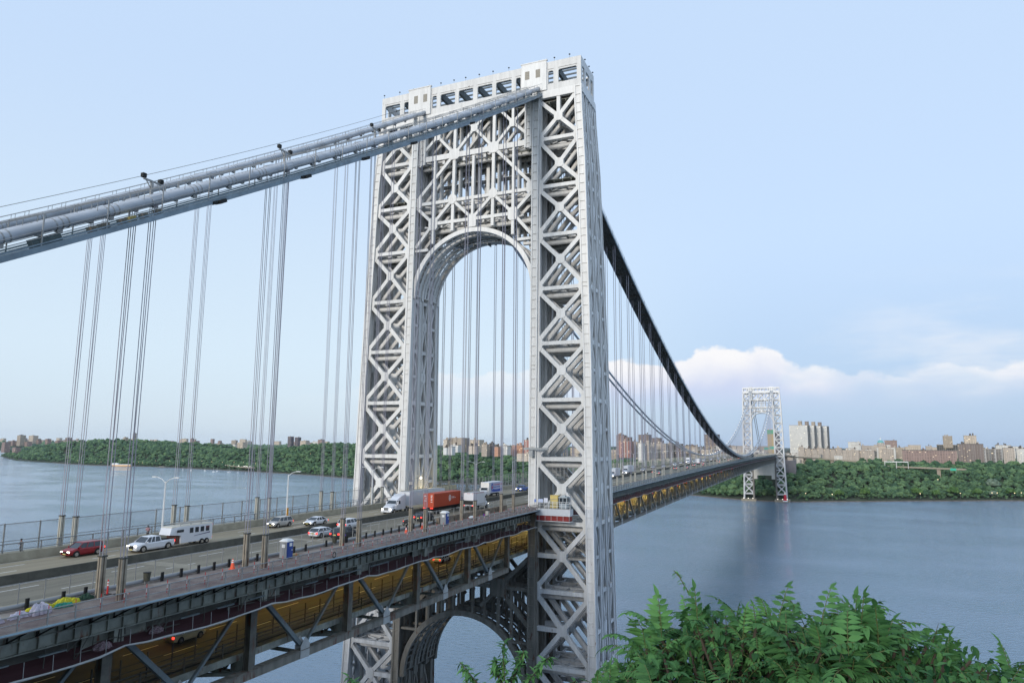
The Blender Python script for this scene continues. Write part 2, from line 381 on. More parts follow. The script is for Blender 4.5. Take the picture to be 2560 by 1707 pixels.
# conduit along the walkway
b = MB(); b.tube([(x, -13.35, 76.12) for x in np.linspace(-195, -14, 12)], .2, 8)
tag(b.build('service_pipe', M_GREY, smooth=True), 'thick light grey service pipe lying along the foot of the chain link fence', 'pipe')
b = MB()
for a, c in zip(XS[:-1], XS[1:]): b.bar((a, -20.55, 75.72+cam_z(a)), (c, -20.55, 75.72+cam_z(c)), .1, .14)
tag(b.build('edge_beam', M_RAILB), 'pale blue steel beam trimming the outer edge of the near walkway', 'beam')

# under-deck structure on the near (south) side and its mirror
def girder(sy, x0, x1, label):
    MG = M_GIRL if x1 > 0 else M_GIR
    t = thing('edge_girder', label, 'girder')
    xs = [x0]+[x for x in XS if x0 < x < x1]+[x1]
    b = MB()
    for a, c in zip(xs[:-1], xs[1:]):
        za, zc = cam_z(a), cam_z(c)
        for (u0, u1, z0, z1) in ((17.95, 18.05, 73.5, 75.5), (17.75, 18.3, 73.4, 73.5), (17.75, 18.3, 74.42, 74.48), (17.7, 18.35, 75.46, 75.54)):
            y0, y1 = sorted((sy*u0, sy*u1))
            b.hexa([(a, y0, z0+za), (c, y0, z0+zc), (c, y1, z0+zc), (a, y1, z0+za), (a, y0, z1+za), (c, y0, z1+zc), (c, y1, z1+zc), (a, y1, z1+za)])
    b.build('web', MG, t)
    b = MB(); x = x0+.6
    while x < x1:
        b.box(x, x+.06, min(sy*18.05, sy*18.28), max(sy*18.05, sy*18.28), 73.5+cam_z(x), 75.45+cam_z(x)); x += P/12
    b.build('stiffener', MG, t)['kind'] = 'stuff'
    b = MB(); x = x0+1.2
    while x < min(x1, 500):
        z = cam_z(x)
        b.bar((x, sy*18.1, 74.5+z), (x, sy*20.4, 75.55+z), .09, .12); b.bar((x, sy*18.1, 75.55+z), (x, sy*20.45, 75.62+z), .09, .1); b.bar((x, sy*18.2, 74.5+z), (x, sy*18.2, 75.5+z), .08, .1)
        x += P/8 if x1 < 0 else P
    b.build('bracket', M_DKB if x1 < 0 else MG, t)['kind'] = 'stuff'
    if x1 < 0:
        b = MB(); r_ = random.Random(6)
        for _ in range(110):
            x = r_.uniform(x0, x1); l = r_.uniform(.6, 2.0); z = r_.uniform(73.2, 73.6)
            b.post((x, sy*18.25, z-l), (x+r_.uniform(-.1, .1), sy*18.25, z), .035, .035)
            if r_.random() < .5: b.bar((x, sy*18.3, z-l*.7), (x+r_.uniform(.8, 3.2), sy*18.3, z-l*.7+r_.uniform(-.1, .1)), .07, .07)
            if r_.random() < .25: b.bar((x, sy*18.3, z-l), (x+1.2, sy*18.3, z), .06, .06)
        b.build('hanging_rod', M_DK, t)['kind'] = 'stuff'
        b = MB()
        for i in range(9):
            x = X0-P*i; b.box(x-3.0, x+3.4, min(sy*17.3, sy*17.4), max(sy*17.3, sy*17.4), 72.2, 73.3); b.box(x-.5, x+.5, min(sy*17.5, sy*18.2), max(sy*17.5, sy*18.2), 72.0, 73.4)
        b.build('splice_plate', M_GIR, t)['kind'] = 'stuff'
    return t
girder(-1, -200, -11, 'green-grey steel edge girder under the near walkway, left of the tower')
girder(-1, 11, 1056, 'green-grey steel edge girder under the near walkway of the main span')
girder(1, -200, 1056, 'steel edge girder under the far walkway')

def truss(sy, x0, npan, label, detail=True, m1=None):
    """W truss: verticals at suspenders, diagonals down to mid-panel gussets"""
    t = thing('deck_truss', label, 'truss'); y = sy*YC
    xs = [x0+i*P for i in range(npan+1)]
    for zc_, h, nm in ((64.05, .95, 'bottom_chord'), (72.75, 1.5, 'top_chord')):
        b = MB()
        for a, c in zip(xs[:-1], xs[1:]):
            b.hexa([(a, y-.4, zc_-h/2+cam_z(a)), (c, y-.4, zc_-h/2+cam_z(c)), (c, y+.4, zc_-h/2+cam_z(c)), (a, y+.4, zc_-h/2+cam_z(a)),
                    (a, y-.4, zc_+h/2+cam_z(a)), (c, y-.4, zc_+h/2+cam_z(c)), (c, y+.4, zc_+h/2+cam_z(c)), (a, y+.4, zc_+h/2+cam_z(a))])
            if nm == 'bottom_chord':
                b.hexa([(a, y-.55, zc_+h/2+cam_z(a)), (c, y-.55, zc_+h/2+cam_z(c)), (c, y+.55, zc_+h/2+cam_z(c)), (a, y+.55, zc_+h/2+cam_z(a)),
                        (a, y-.55, zc_+h/2+.06+cam_z(a)), (c, y-.55, zc_+h/2+.06+cam_z(c)), (c, y+.55, zc_+h/2+.06+cam_z(c)), (a, y+.55, zc_+h/2+.06+cam_z(a))])
        b.build(nm, M_CH if nm == 'bottom_chord' else M_DK, t)
    for i, a in enumerate(xs):
        z = cam_z(a); b = MB()
        b.box(a-.42, a+.42, y-.3, y+.3, 64.5+z, 73.3+z); b.box(a-.5, a+.5, y-sy*.0-.42, y-.3, 64.5+z, 73.3+z); b.box(a-.5, a+.5, y+.3, y+.42, 64.5+z, 73.3+z)
        b.build('vertical', M_TRB if detail else M_TRL, t)
    for i, a in enumerate(xs[:-1]):
        mx = a+P/2; z = cam_z(mx); b = MB()
        b.bar((a+.7, y, 72.9+cam_z(a)), (mx-.5, y, 65.2+z), .5, .5, (0, 1, 0)); b.bar((mx+.5, y, 65.2+z), (a+P-.7, y, 72.9+cam_z(a+P)), .3, .36, (0, 1, 0))
        b.build('diagonal', M_BLU if detail else M_TRL, t)
        b = MB(); g = [(mx-.85, 63.55+z), (mx+.85, 63.55+z), (mx+.85, 65.1+z), (mx, 66.1+z), (mx-.85, 65.1+z)]
        b.plate(g, y-sy*-.46 if 0 else y-.47, y-.43, 'y'); b.plate(g, y+.43, y+.47, 'y')
        b.build('gusset', M_GUS, t)
    return t
truss(-1, X0-P*9, 9, 'near-side stiffening truss of the side span, with pale pentagon gussets, left of the tower')
truss(-1, 10.5, 57, 'near-side stiffening truss of the main span', False)
truss(1, X0-P*9, 9, 'far-side stiffening truss of the side span')
truss(1, 10.5, 57, 'far-side stiffening truss of the main span', False)

# floor beams: one thing per panel point and mid panel
fb = MB()
for z0, z1, hw in ((73.4, 75.15, 16.1), (73.3, 73.42, 16.1)):
    fb.box(-.25 if z1 > 74 else -.4, .25 if z1 > 74 else .4, -hw, hw, z0, z1)
upper = thing('floor_beam', 'x', 'beam', (0, 0, 0), group='floor beams crossing under the two decks')
fb.build('upper_beam', M_DK, upper)
fb = MB()
fb.box(-.3, .3, -15.9, 15.9, 63.7, 64.2); fb.box(-.3, .3, -15.9, 15.9, 65.5, 65.95)
for i in range(16):
    y = -15+i*2; fb.bar((0, y, 64.2), (0, y+1, 65.5), .2, .2, (1, 0, 0)); fb.bar((0, y+1, 65.5), (0, y+2, 64.2), .2, .2, (1, 0, 0)) if i < 15 else None
    if i % 4 == 0: fb.box(-.32, .32, y-.9, y+.9, 64.2, 65.5)
fb.build('lower_beam', M_GIR, upper)
xs = [X0-P*(9-i) for i in range(9)]+[X0]+[10.5+P*i for i in range(58)]
upper.location = (xs[0], 0, 0)
LFB = ('dark steel floor beam tying the decks together at a suspender, left of the tower', 'dark steel floor beam tying the decks together at a suspender of the main span')
upper['label'] = LFB[0]
for x in xs[1:]: dup(upper, (x, 0, cam_z(x)), None, LFB[0] if x < 0 else LFB[1])
# stringers and ceiling joists
b = MB(); b2 = MB()
for a, c in zip(XS[:-1], XS[1:]):
    for y in np.arange(-15.2, 15.3, 2.03): b.bar((a, y, 75.0+cam_z(a)), (c, y, 75.0+cam_z(c)), .3, .5)
    for y in np.arange(-12, 12.1, 3): b2.bar((a, y, 66.0+cam_z(a)), (c, y, 66.0+cam_z(c)), .25, .5)
    for y in (-14.2, 14.2): b2.bar((a, y, 66.25+cam_z(a)), (c, y, 66.25+cam_z(c)), .25, .35)
tag(b.build('deck_stringers', M_DKB), 'rows of dark steel stringers under the upper deck', 'stringers', kind='stuff')
tag(b2.build('deck_stringers', M_DKB), 'rows of dark steel stringers under the lower deck', 'stringers', kind='stuff')
# bottom laterals
b = MB()
for i in range(9):
    a = X0-P*(9-i); mx = a+P/2
    for (p, q) in (((a, -16.2), (mx, 0)), ((mx, 0), (a+P, -16.2)), ((a, 16.2), (mx, 0)), ((mx, 0), (a+P, 16.2)), ((mx, -16.2), (mx, 16.2))):
        b.bar((p[0], p[1], 64.1), (q[0], q[1], 64.1), .45, .35)
tag(b.build('lateral_bracing', M_GIR), 'flat cross bracing beneath the side span lower deck', 'bracing')
b = MB()
for i in range(57):
    a = 10.5+P*i; mx = a+P/2
    for (p, q) in (((a, -16.2), (mx, 0)), ((mx, 0), (a+P, -16.2)), ((a, 16.2), (mx, 0)), ((mx, 0), (a+P, 16.2)), ((mx, -16.2), (mx, 16.2))):
        b.bar((p[0], p[1], 64.1+cam_z(a)), (q[0], q[1], 64.1+cam_z(a)), .45, .35)
tag(b.build('lateral_bracing', M_GIR), 'flat cross bracing beneath the main span lower deck', 'bracing')
# lower deck walkway rails
for sy, lb in ((-1, 'near'), (1, 'far')):
    rail_line('lower_railing', sy*15.2, [(67.75, .05), (67.35, .04), (66.95, .04)], P/3.5, 67.9, 66.3, -195, 1050, M_DK, .05, 'outer pipe railing on the %s side of the lower deck' % lb, 'railing', pw=.06)
    rail_line('lower_railing', sy*12.9, [(68.0, .04), (67.4, .05), (66.9, .09)], P/6, 68.8, 66.3, -195, 1050, M_DK, .05, 'dark crash rail with tall thin posts on the %s side of the lower roadway' % lb, 'railing', pw=.05)
strip('service_walk', -15.4, -13.0, 66.25, 66.33, M_DK, XS)
for sy in (-1, 1): strip('fascia_girder', min(sy*15.42, sy*15.5), max(sy*15.42, sy*15.5), 65.55, 66.3, M_GIR, XS, kind=None, label='steel fascia girder along the %s edge of the lower deck' % ('near' if sy < 0 else 'far'), cat='girder')
# catch netting hung below the near walkway
random.seed(4)
def netting(x0, x1, label, inner=16.95):
    t = thing('catch_net', label, 'netting')
    n = int((x1-x0)/2.3); xs = [x0+(x1-x0)*i/n for i in range(n+1)]
    zz = [71.85+.12*math.sin(i*.9)+random.uniform(-.06, .06)+cam_z(x)+(.35 if (i % 8) == 4 else 0)*.6 for i, x in enumerate(xs)]
    b = MB()
    for i in range(n):
        a, c = xs[i], xs[i+1]
        za, zc = zz[i], zz[i+1]
        for k in range(4):
            t0, t1 = k/4, (k+1)/4
            y0 = -19.6+(19.6-inner)*t0; y1 = -19.6+(19.6-inner)*t1
            sg = lambda t: -.22*math.sin(math.pi*t)+.6*t
            b.add([(a, y0, za+sg(t0)), (c, y0, zc+sg(t0)), (c, y1, zc+sg(t1)), (a, y1, za+sg(t1))], [(0, 1, 2, 3)])
    b.build('net', M_NETD if x1 < 0 else M_NETF, t)
    b = MB(); b.tube([(x, -19.6, z) for x, z in zip(xs, zz)], [.08+.03*((i*7) % 3)/2 for i in range(n+1)], 6); b.build('edge_rope', M_GUS, t)
    b = MB()
    for i, (x, z) in enumerate(zip(xs, zz)):
        if x > 300 and i % 2: continue
        b.post((x+.5, -19.6, z-.02), (x+.5, -19.55, z+1.3), .022, .022)
    b.build('hanger_post', M_STEEL, t)['kind'] = 'stuff'
    b = MB()
    for a, c in zip(xs[:-1], xs[1:]):
        if random.random() < .25: b.bar((a, -18.4, 72.9+cam_z(a)), (c, -18.4, 72.9+cam_z(c)), .3, .12)
    if b.v: b.build('plank', M_BLU, t)['kind'] = 'stuff'
    return t
netting(-195, -10, 'sagging maroon catch net with pale rope edge under the near walkway, left of the tower')
netting(12, 1050, 'long maroon catch net under the near edge of the main span')
# ------------------------------------------------------------ towers
def TW(z): return lerp(z, [3, 45, 67, 108, 158, 172, 186], [33.6, 32.4, 32.0, 31.5, 30.2, 29.4, 29.0])
def TX(z): return lerp(z, [3, 47, 67, 108, 158, 172, 186], [9.4, 8.6, 8.2, 7.28, 6.45, 5.95, 5.5])
HZ = [176.4, 164.7, 152.3, 140.0, 126.8, 113.6, 100.3, 86.8, 72.6, 57.8, 42.0, 27.0, 12.0]
XCZ = [170.3, 158.1, 146.7, 133.8, 120.5, 107.1, 93.7, 80.2, 65.5, 49.9, 35.0, 20.0]
FR = [-.885, -.315, .315, .885]          # frame lines as fractions of the half depth
def fx(k, z): return FR[k]*TX(z)
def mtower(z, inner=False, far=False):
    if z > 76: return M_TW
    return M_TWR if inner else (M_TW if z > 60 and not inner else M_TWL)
def column(t, k, sy, outer, detail=True):
    """built-up column with flanges and ribs"""
    lv = [3, 27, 45, 57.8, 67, 76, 86.8, 108, 127, 140, 158, 165, 172, 177.4]
    for part, (za, zb) in enumerate(((3, 76), (76, 177.4))):
        b = MB(); ls = [z for z in lv if za <= z <= zb]
        def cen(z):
            y = (TW(z)-.95) if outer else 17.35
            return fx(k, z), sy*y, z
        hy = .95 if outer else .9
        hx = 1.0
        for z0, z1 in zip(ls[:-1], ls[1:]):
            c0, c1 = cen(z0), cen(z1)
            b.post(c0, c1, hx-.22, hy-.2)
            for dx in (-1, 1):
                for dy in (-1, 1):
                    o = Vector((dx*(hx-.16), dy*(hy-.16), 0))
                    b.post(Vector(c0)+o, Vector(c1)+o, .16, .16)
            if detail:
                z = z0+.6
                while z < z1:
                    c = cen(z)
                    b.box(c[0]-hx+.05, c[0]+hx-.05, c[1]-hy+.3, c[1]+hy-.3, z-.07, z+.07); z += 2.25
        if not outer:   # web plate towards the bracing
            for z0, z1 in zip(ls[:-1], ls[1:]):
                c0, c1 = cen(z0), cen(z1)
                b.post((c0[0], sy*18.45, z0), (c1[0], sy*18.45, z1), .55, .24)
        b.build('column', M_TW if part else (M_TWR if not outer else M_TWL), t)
def octo(cy, cz, a, h, c): return [(cy-a+c, cz-h), (cy+a-c, cz-h), (cy+a, cz-h+c), (cy+a, cz+h-c), (cy+a-c, cz+h), (cy-a+c, cz+h), (cy-a, cz+h-c), (cy-a, cz-h+c)]
def leg_panel(t, k, sy, i):
    """one X panel with gussets and its lower cross beam, in the transverse frame k"""
    z1, z0, zc = HZ[i], HZ[i+1], XCZ[i]
    b = MB(); yi0 = yi1 = 18.7; yo = lambda z: TW(z)-1.9
    d = .5
    xf = lambda z, e=0: fx(k, z)+e
    yc = (18.7+yo(zc))/2
    w = .98
    C_ = (xf(zc), sy*yc, zc)
    def br(y, z, w_=w): b.bar((xf(z), sy*y, z), C_, d*2-.12, w_, (0, -(z-zc), sy*(y-yc)))
    top = z1-.9; bot = z0+.9
    br(18.6, top if i else z1-1.8); br(yo(top)+.1, top)
    br(18.6, bot); br(yo(bot)+.1, bot)
    g = octo(sy*yc, zc, 1.1, 1.15, .42)
    b.plate(g, lambda z: xf(z)-d-.03, lambda z: xf(z)+d+.03) if 1 else None
    hb = .55 if i else .9
    # beam under the panel
    for (za, h) in ((z0, .44),):
        b.hexa([(xf(za)-d, min(sy*18.6, sy*yo(za)), za-h), (xf(za)+d, min(sy*18.6, sy*yo(za)), za-h), (xf(za)+d, max(sy*18.6, sy*yo(za)), za-h), (xf(za)-d, max(sy*18.6, sy*yo(za)), za-h),
                (xf(za)-d, min(sy*18.6, sy*yo(za)), za+h), (xf(za)+d, min(sy*18.6, sy*yo(za)), za+h), (xf(za)+d, max(sy*18.6, sy*yo(za)), za+h), (xf(za)-d, max(sy*18.6, sy*yo(za)), za+h)])
    # corner gussets
    def gus(y, s, zb):
        q = [(sy*y, zb-2.1), (sy*y, zb+2.1), (sy*(y+s*.55), zb+1.6), (sy*(y+s*.9), zb+.5), (sy*(y+s*.9), zb-.5), (sy*(y+s*.55), zb-1.6)]
        b.plate(q, lambda z: xf(z)-d-.03, lambda z: xf(z)+d+.03)
    gus(18.55, 1, z0); gus(yo(z0)+.1, -1, z0)
    if i == 0:
        b.bar((xf(z1), sy*yc, z1), (xf(zc), sy*yc, zc), 1.0, .9, (0, 1, 0)); 
    if i in (8, 9, 10):
        b.bar((xf(zc), sy*18.6, zc), C_, d*2-.14, 1.0, (0, 0, 1))
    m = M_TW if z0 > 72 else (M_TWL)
    b.build('cross_brace', m, t)
def side_panel(t, sy, outer, i, inner_rust):
    """bracing between the four columns on the outer or road-side face of a leg"""
    z1, z0, zc = HZ[i], HZ[i+1], XCZ[i]
    b = MB()
    Y = lambda z: sy*((TW(z)-.45) if outer else 16.95)
    for a in range(3):
        xa = lambda z: fx(a, z)+.9; xb = lambda z: fx(a+1, z)-.9
        b.bar((xa(z0), Y(z0), z0), (xb(z0), Y(z0), z0), .5, .9)
        b.bar((xa(zc), Y(zc), zc), (xb(zc), Y(zc), zc), .5, .7) if a != 1 else None
        # haunch plates giving lens-shaped openings
        for zz in ((z0, z1) if a != 1 else (z0, z1)):
            pass
        if a == 1:
            b.bar((xa(z0), Y(z0), z0), (xb(z1), Y(z1), z1), .45, .55, (0, 1, 0)); b.bar((xb(z0), Y(z0), z0), (xa(z1), Y(z1), z1), .45, .55, (0, 1, 0))
            g = [(-.9, zc-1.2), (.9, zc-1.2), (.9, zc+1.2), (-.9, zc+1.2)]
            b.plate(g, Y(zc)-.27, Y(zc)+.27, 'y')
        else:
            s = 1 if a == 0 else -1
            p, q = (xa, xb) if s > 0 else (xb, xa)
            b.bar((p(z0), Y(z0), z0), (q(zc), Y(zc), zc), .45, .5, (0, 1, 0)); b.bar((q(zc), Y(zc), zc), (p(z1), Y(z1), z1), .45, .5, (0, 1, 0))
            for zz in (z0,):
                for xx, sg in ((xa(zz), 1), (xb(zz), -1)):
                    b.plate([(xx, zz-1.5), (xx, zz+1.5), (xx+sg*.8, zz+.45), (xx+sg*.8, zz-.45)], Y(zz)-.24, Y(zz)+.24, 'y')
    # internal struts tying the frames, round pipes under each cross beam
    if outer:
        for k in range(3):
            for yy in (20.4, 24.6, TW(z0)-3.4):
                b.bar((fx(k, z0), sy*yy, z0), (fx(k+1, z0), sy*yy, z0), .4, .5)
        for k in (0, 1, 2):
            xm = (fx(k, z0)+fx(k+1, z0))/2
            b.tube([(xm, sy*18.8, z0-1.4), (xm, sy*(TW(z0)-1.9), z0-1.4)], .62, 10)
            b.bar((fx(k, z0), sy*18.8, z0), (fx(k+1, z0), sy*(TW(z0)-2), z0), .35, .35); b.bar((fx(k+1, z0), sy*18.8, z0), (fx(k, z0), sy*(TW(z0)-2), z0), .35, .35)
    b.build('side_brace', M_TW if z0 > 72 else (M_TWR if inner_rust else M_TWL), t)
def arc(b, cy, cz, r0, r1, x0, x1, a0, a1, n):
    for j in range(n):
        t0 = a0+(a1-a0)*j/n; t1 = a0+(a1-a0)*(j+1)/n
        pts = [(cy+r*math.cos(t), cz+r*math.sin(t)) for r, t in ((r0, t0), (r0, t1), (r1, t1), (r1, t0))]
        b.add([(x0, *p) for p in pts]+[(x1, *p) for p in pts], [(0, 1, 2, 3), (7, 6, 5, 4), (0, 4, 5, 1), (1, 5, 6, 2), (2, 6, 7, 3), (3, 7, 4, 0)])
def portal(t, k):
    b = MB(); d = .5; X = lambda z: fx(k, z)
    def mem(p, q, w=1.0):
        w *= .84; b.bar((X(p[1]), p[0], p[1]), (X(q[1]), q[0], q[1]), 2*d-.16, w, (0, -(q[1]-p[1]), q[0]-p[0]))
    def gs(y, z, a, h, c=.8): b.plate(octo(y, z, a, h, c), lambda q: X(q)-d-.03, lambda q: X(q)+d+.03)
    mem((-16.4, 164.8), (16.4, 164.8), 1.7)
    mem((-16.4, 152.4), (16.4, 152.4), 1.0); mem((-11.3, 146.7), (11.3, 146.7), 1.0)
    mem((0, 163.8), (0, 144.5), .8)
    for s in (-1, 1):
        mem((s*5.65, 176), (s*5.7, 144.2), .95); mem((s*11.3, 164), (s*11.3, 141.3), .9)
        gs(s*5.65, 165, 1.5, 1.45, .6); gs(s*5.8, 152.7, 1.2, 1.35, .8); gs(s*11.3, 146.6, 1.28, 1.7, .6)
        gs(s*10.9, 170.9, .9, 1.15, .45)
        mem((s*5.65, 165), (0, 171.4), .85); mem((s*5.65, 165), (s*10.9, 170.9), .85)
        mem((0, 171.4), (s*5.2, 176.5), .85); mem((s*10.9, 170.9), (s*5.9, 176.5), .85); mem((s*10.9, 170.9), (s*16.4, 176), .85); mem((s*10.9, 170.9), (s*16.4, 165.6), .85)
        mem((s*10.9, 170.9), (s*10.9, 176.5), .8)
        mem((s*5.65, 165), (s*16.2, 153.8), .95)
        mem((s*5.8, 152.5), (0, 146.8), .9); mem((s*5.8, 152.5), (s*11.3, 146.8), .9)
        mem((s*11.3, 146.7), (s*16.4, 151.6), .9); mem((s*11.3, 146.7), (s*16.4, 140.7), .9)
        mem((s*12.6, 139.8), (s*16.4, 139.8), .8)
        gs(s*15.9, 164.8, .8, 1.9, .7)
        gs(s*15.7, 152.9, .8, 1.7, .7)
    mem((0, 171.4), (0, 176.5), .8)
    gs(0, 171.4, .95, 1.05, .45); gs(0, 146.2, 1.2, 1.7, .3)
    b.build('portal_frame', M_TW, t)
    for s in (-1, 1):
        b = MB()
        for dy in (-.75, .75): b.post((X(163.5), s*15.25+dy, 163.3), (X(176), s*15.25+dy, 177.4), .75, .22)
        b.post((X(163.5), s*15.25, 163.3), (X(176), s*15.25, 177.4), .5, .8)
        for z in np.arange(164.5, 177, 1.9): b.box(X(z)-.7, X(z)+.7, s*15.25-.55, s*15.25+.55, z-.07, z+.07)
        b.build('saddle_column', M_TW, t)
    b = MB(); x = X(140); arc(b, 0, 127, 16.25, 17.35, x-.45, x+.45, R(1), R(179), 34); b.build('arch_rib', M_TW, t)
    # lower arch and its frame under the deck
    x = X(45)
    b = MB(); arc(b, 0, 35.3, 15.3, 16.5, x-.45, x+.45, R(0), R(180), 30); b.build('lower_arch_rib', M_TWR, t)
    b = MB()
    for s in (-1, 1):
        mem((s*16.4, 57.7), (s*1.5, 57.9), 1.0); gs(s*9, 57.7, 2.0, 2.0, .8)
        mem((s*9, 57.7), (s*16.4, 50), 1.1); mem((s*9, 57.7), (s*16.4, 64.6), 1.1); mem((s*9, 57.7), (s*3.6, 63.6), .9); mem((s*9, 57.7), (s*4.6, 53.2), .9)
        for y in (2.5, 5.5, 9, 12.3): mem((s*y, 57.5), (s*y, 35.3+math.sqrt(16.4**2-y*y)), .6)
        mem((s*12.3, 46.3), (s*16.4, 46.3), .6)
    b.build('lower_portal_frame', M_TWR, t)
def soffit(t, cz, r, zr, m, name):
    b = MB(); X = TX(zr)*.9
    n = 30
    for j in range(n+1):
        a = R(4+172*j/n); y, z = (r+.25)*math.cos(a), cz+(r+.25)*math.sin(a)
        b.bar((-X, y, z), (X, y, z), .22, .3, (0, math.cos(a), math.sin(a)))
    for x in (-X*.62, -X*.12, X*.12, X*.62):
        arc(b, 0, cz, r+.1, r+.22, x-.45, x+.45, R(4), R(176), n)
    # solid haunch plates
    for k in (0, 1, 2):
        for a0, a1 in ((4, 26), (154, 176)):
            xa = fx(k, zr)+.4; xb = fx(k+1, zr)-.4; arc(b, 0, cz, r+.3, r+.42, xa, xa+.9, R(a0), R(a1), 6); arc(b, 0, cz, r+.3, r+.42, xb-.9, xb, R(a0), R(a1), 6)
    b.build(name, m, t)
def cap(t):
    """box at the tower top with window openings"""
    for sx in (-1, 1):
        b = MB(); x0, x1 = sorted((sx*5.5, sx*5.1))
        b.box(x0, x1, -29, 29, 177.5, 179.3); b.box(x0, x1, -29, 29, 182.75, 185.2)
        op = [(-27.9, -23.1), (-21.8, -20.4), (-12.9, -11.6), (-10.4, -6), (-4.9, -.65), (.65, 4.9), (6, 10.4), (11.6, 12.9), (20.4, 21.8), (23.1, 27.9)]
        edges = [-29]+[e for o in op for e in o]+[29]
        for i in range(0, len(edges), 2): b.box(x0, x1, edges[i], edges[i+1], 179.3, 182.75)
        for a, c in op:     # chamfered heads and thin reveals
            for s, e in ((a, 1), (c, -1)):
                b.plate([(s, 182.75), (s, 182.45), (s+e*.3, 182.75)], x0+.02, x1-.02)
            b.box(min(x0, x0-.12) if sx < 0 else x1, x0 if sx < 0 else x1+.12, a-.05, c+.05, 183.2, 183.35)
        b.box(*(sorted((sx*5.75, sx*5.5))), -29.1, 29.1, 177.3, 177.55)
        b.build('cap_wall', M_TW, t)
        for sy in (-1, 1):     # saddle houses
            h = MB(); y0, y1 = sorted((sy*13.3, sy*20.1)); hx0, hx1 = sorted((sx*5.95, sx*5.52))
            h.box(hx0, hx1, y0, y1, 177.7, 185.6); h.box(hx0-.1, hx1+.1, y0-.2, y1+.2, 185.6, 185.85)
            ho = h.build('saddle_house', M_TW, t)
            for (a, c) in ((14.3, 15.5), (17.2, 18.4)):
                w = MB(); ya, yb = sorted((sy*a, sy*c)); wx0, wx1 = sorted((sx*5.98, sx*5.94)); w.box(wx0, wx1, ya, yb, 181.4, 183.6)
                w.build('window', mat('louvre_window', (.33, .3, .24), .5, noise=.3, nscale=3), ho)
    for sy in (-1, 1):
        b = MB(); y0, y1 = sorted((sy*29, sy*28.6))
        b.box(-5.1, 5.1, y0, y1, 177.5, 179.0); b.box(-5.1, 5.1, y0, y1, 183.0, 185.2)
        for a, c in ((-5.1, -4.4), (-2.6, -1.4), (1.4, 2.6), (4.4, 5.1)): b.box(a, c, y0, y1, 179.0, 183.0)
        b.build('cap_end_wall', M_TW, t)
    b = MB()
    for y in (-22.5, -11.2, -5.5, 0, 5.5, 11.2, 22.5):
        b.box(-5.1, 5.1, y-.35, y+.35, 182.6, 184.4)
    for x in (-3, -1, 1, 3): b.box(x-.12, x+.12, -28.6, 28.6, 184.4, 184.8)
    for x in (-3.8, 3.8): b.box(x-.2, x+.2, -28.6, 28.6, 183.4, 183.9)
    b.build('roof_joist', M_BLU, t)['kind'] = 'stuff'
    b = MB(); b.box(-5.0, 5.0, -28.6, 28.6, 178.0, 178.2); b.build('cap_floor', M_GIR, t)
    b = MB()
    for s in (-1, 1):
        x0, x1 = sorted((s*TX(176.5), s*(TX(176.5)-.9))); b.box(x0, x1, -29.3, 29.3, 175.6, 177.5)
        y0, y1 = sorted((s*29.4, s*28.7)); b.box(-5.0, 5.0, y0, y1, 175.6, 177.5)
    for k in (1, 2): b.box(fx(k, 176)-.4, fx(k, 176)+.4, -28.7, 28.7, 175.9, 177.5)
    b.build('cap_beam', M_TW, t)
def catw(t):
    # inspection walkways and stairs inside portal and legs
    for z in (158.5, 151.0, 141.5):
        b = MB(); b.box(-1.2, 1.2, -16, 16, z, z+.12)
        for x in (-1.2, 1.2):
            for zz in (z+.55, z+1.1): b.tube([(x, -16, zz), (x, 16, zz)], .04, 4)
            for y in range(-16, 17, 2): b.post((x, y, z+.1), (x, y, z+1.1), .03, .03)
        for y in range(-14, 15, 4): b.bar((-1.2, y, z-.3), (1.2, y, z-.3), .12, .5)
        for s in (-1, 1):
            b.bar((1.6, s*3, z), (1.6, s*9, z+5.5), .8, .12); b.tube([(1.3, s*3, z+1.1), (1.3, s*9, z+6.6)], .04, 4)
            b.tube([(1.9, s*3, z+1.1), (1.9, s*9, z+6.6)], .04, 4)
        b.build('inspection_walkway', M_STEEL, t)
    b = MB()
    for z0, yy in ((165.3, 0),):
        for y in (-9, -3, 3, 9):
            b.bar((fx(0, 165), y, 163.6), (fx(3, 165), y, 163.6), .7, 1.2)
            b.bar((fx(0, 152), y, 151.5), (fx(3, 152), y, 151.5), .5, .8); b.bar((fx(0, 147), y, 146), (fx(3, 147), y, 146), .5, .8)
    for z in (163.9, 151.6, 146): 
        for k in range(3):
            xm = (fx(k, z)+fx(k+1, z))/2; b.tube([(xm, -16, z-1), (xm, 16, z-1)], .6, 8)
            for y0 in (-14, -7, 0, 7): b.bar((fx(k, z), y0, z), (fx(k+1, z), y0+7, z), .4, .4); b.bar((fx(k+1, z), y0, z), (fx(k, z), y0+7, z), .4, .4)
    for s in (-1, 1):
        for x in (-1.1, 1.1):
            b.bar((x, s*2.2, 143.6), (x, s*2.2, 176), 1.1, .9, (0, 1, 0))
    b.build('inner_bracing', M_TW, t)
    for (z, xa, xb, ya, yb) in ((163.2, -4.6, 4.6, -16, 16), (174.9, -4.8, 4.8, -28, 28), (145.2, -1.6, 1.6, -15, 15), (154.6, -4, 4, -29, -18.6), (154.6, -4, 4, 18.6, 29), (139.0, -3, 3, -29.4, -18.6), (139.0, -3, 3, 18.6, 29.4)):  # some of these floors are added to darken the inside of the tower
        b = MB(); b.box(xa, xb, ya, yb, z, z+.15)
        for y in np.arange(ya+1, yb, 2.2): b.box(xa, xb, y-.1, y+.1, z-.5, z)
        b.box(-.2, .2, ya, yb, z-.6, z); b.build('tower_floor', M_GIR, t)
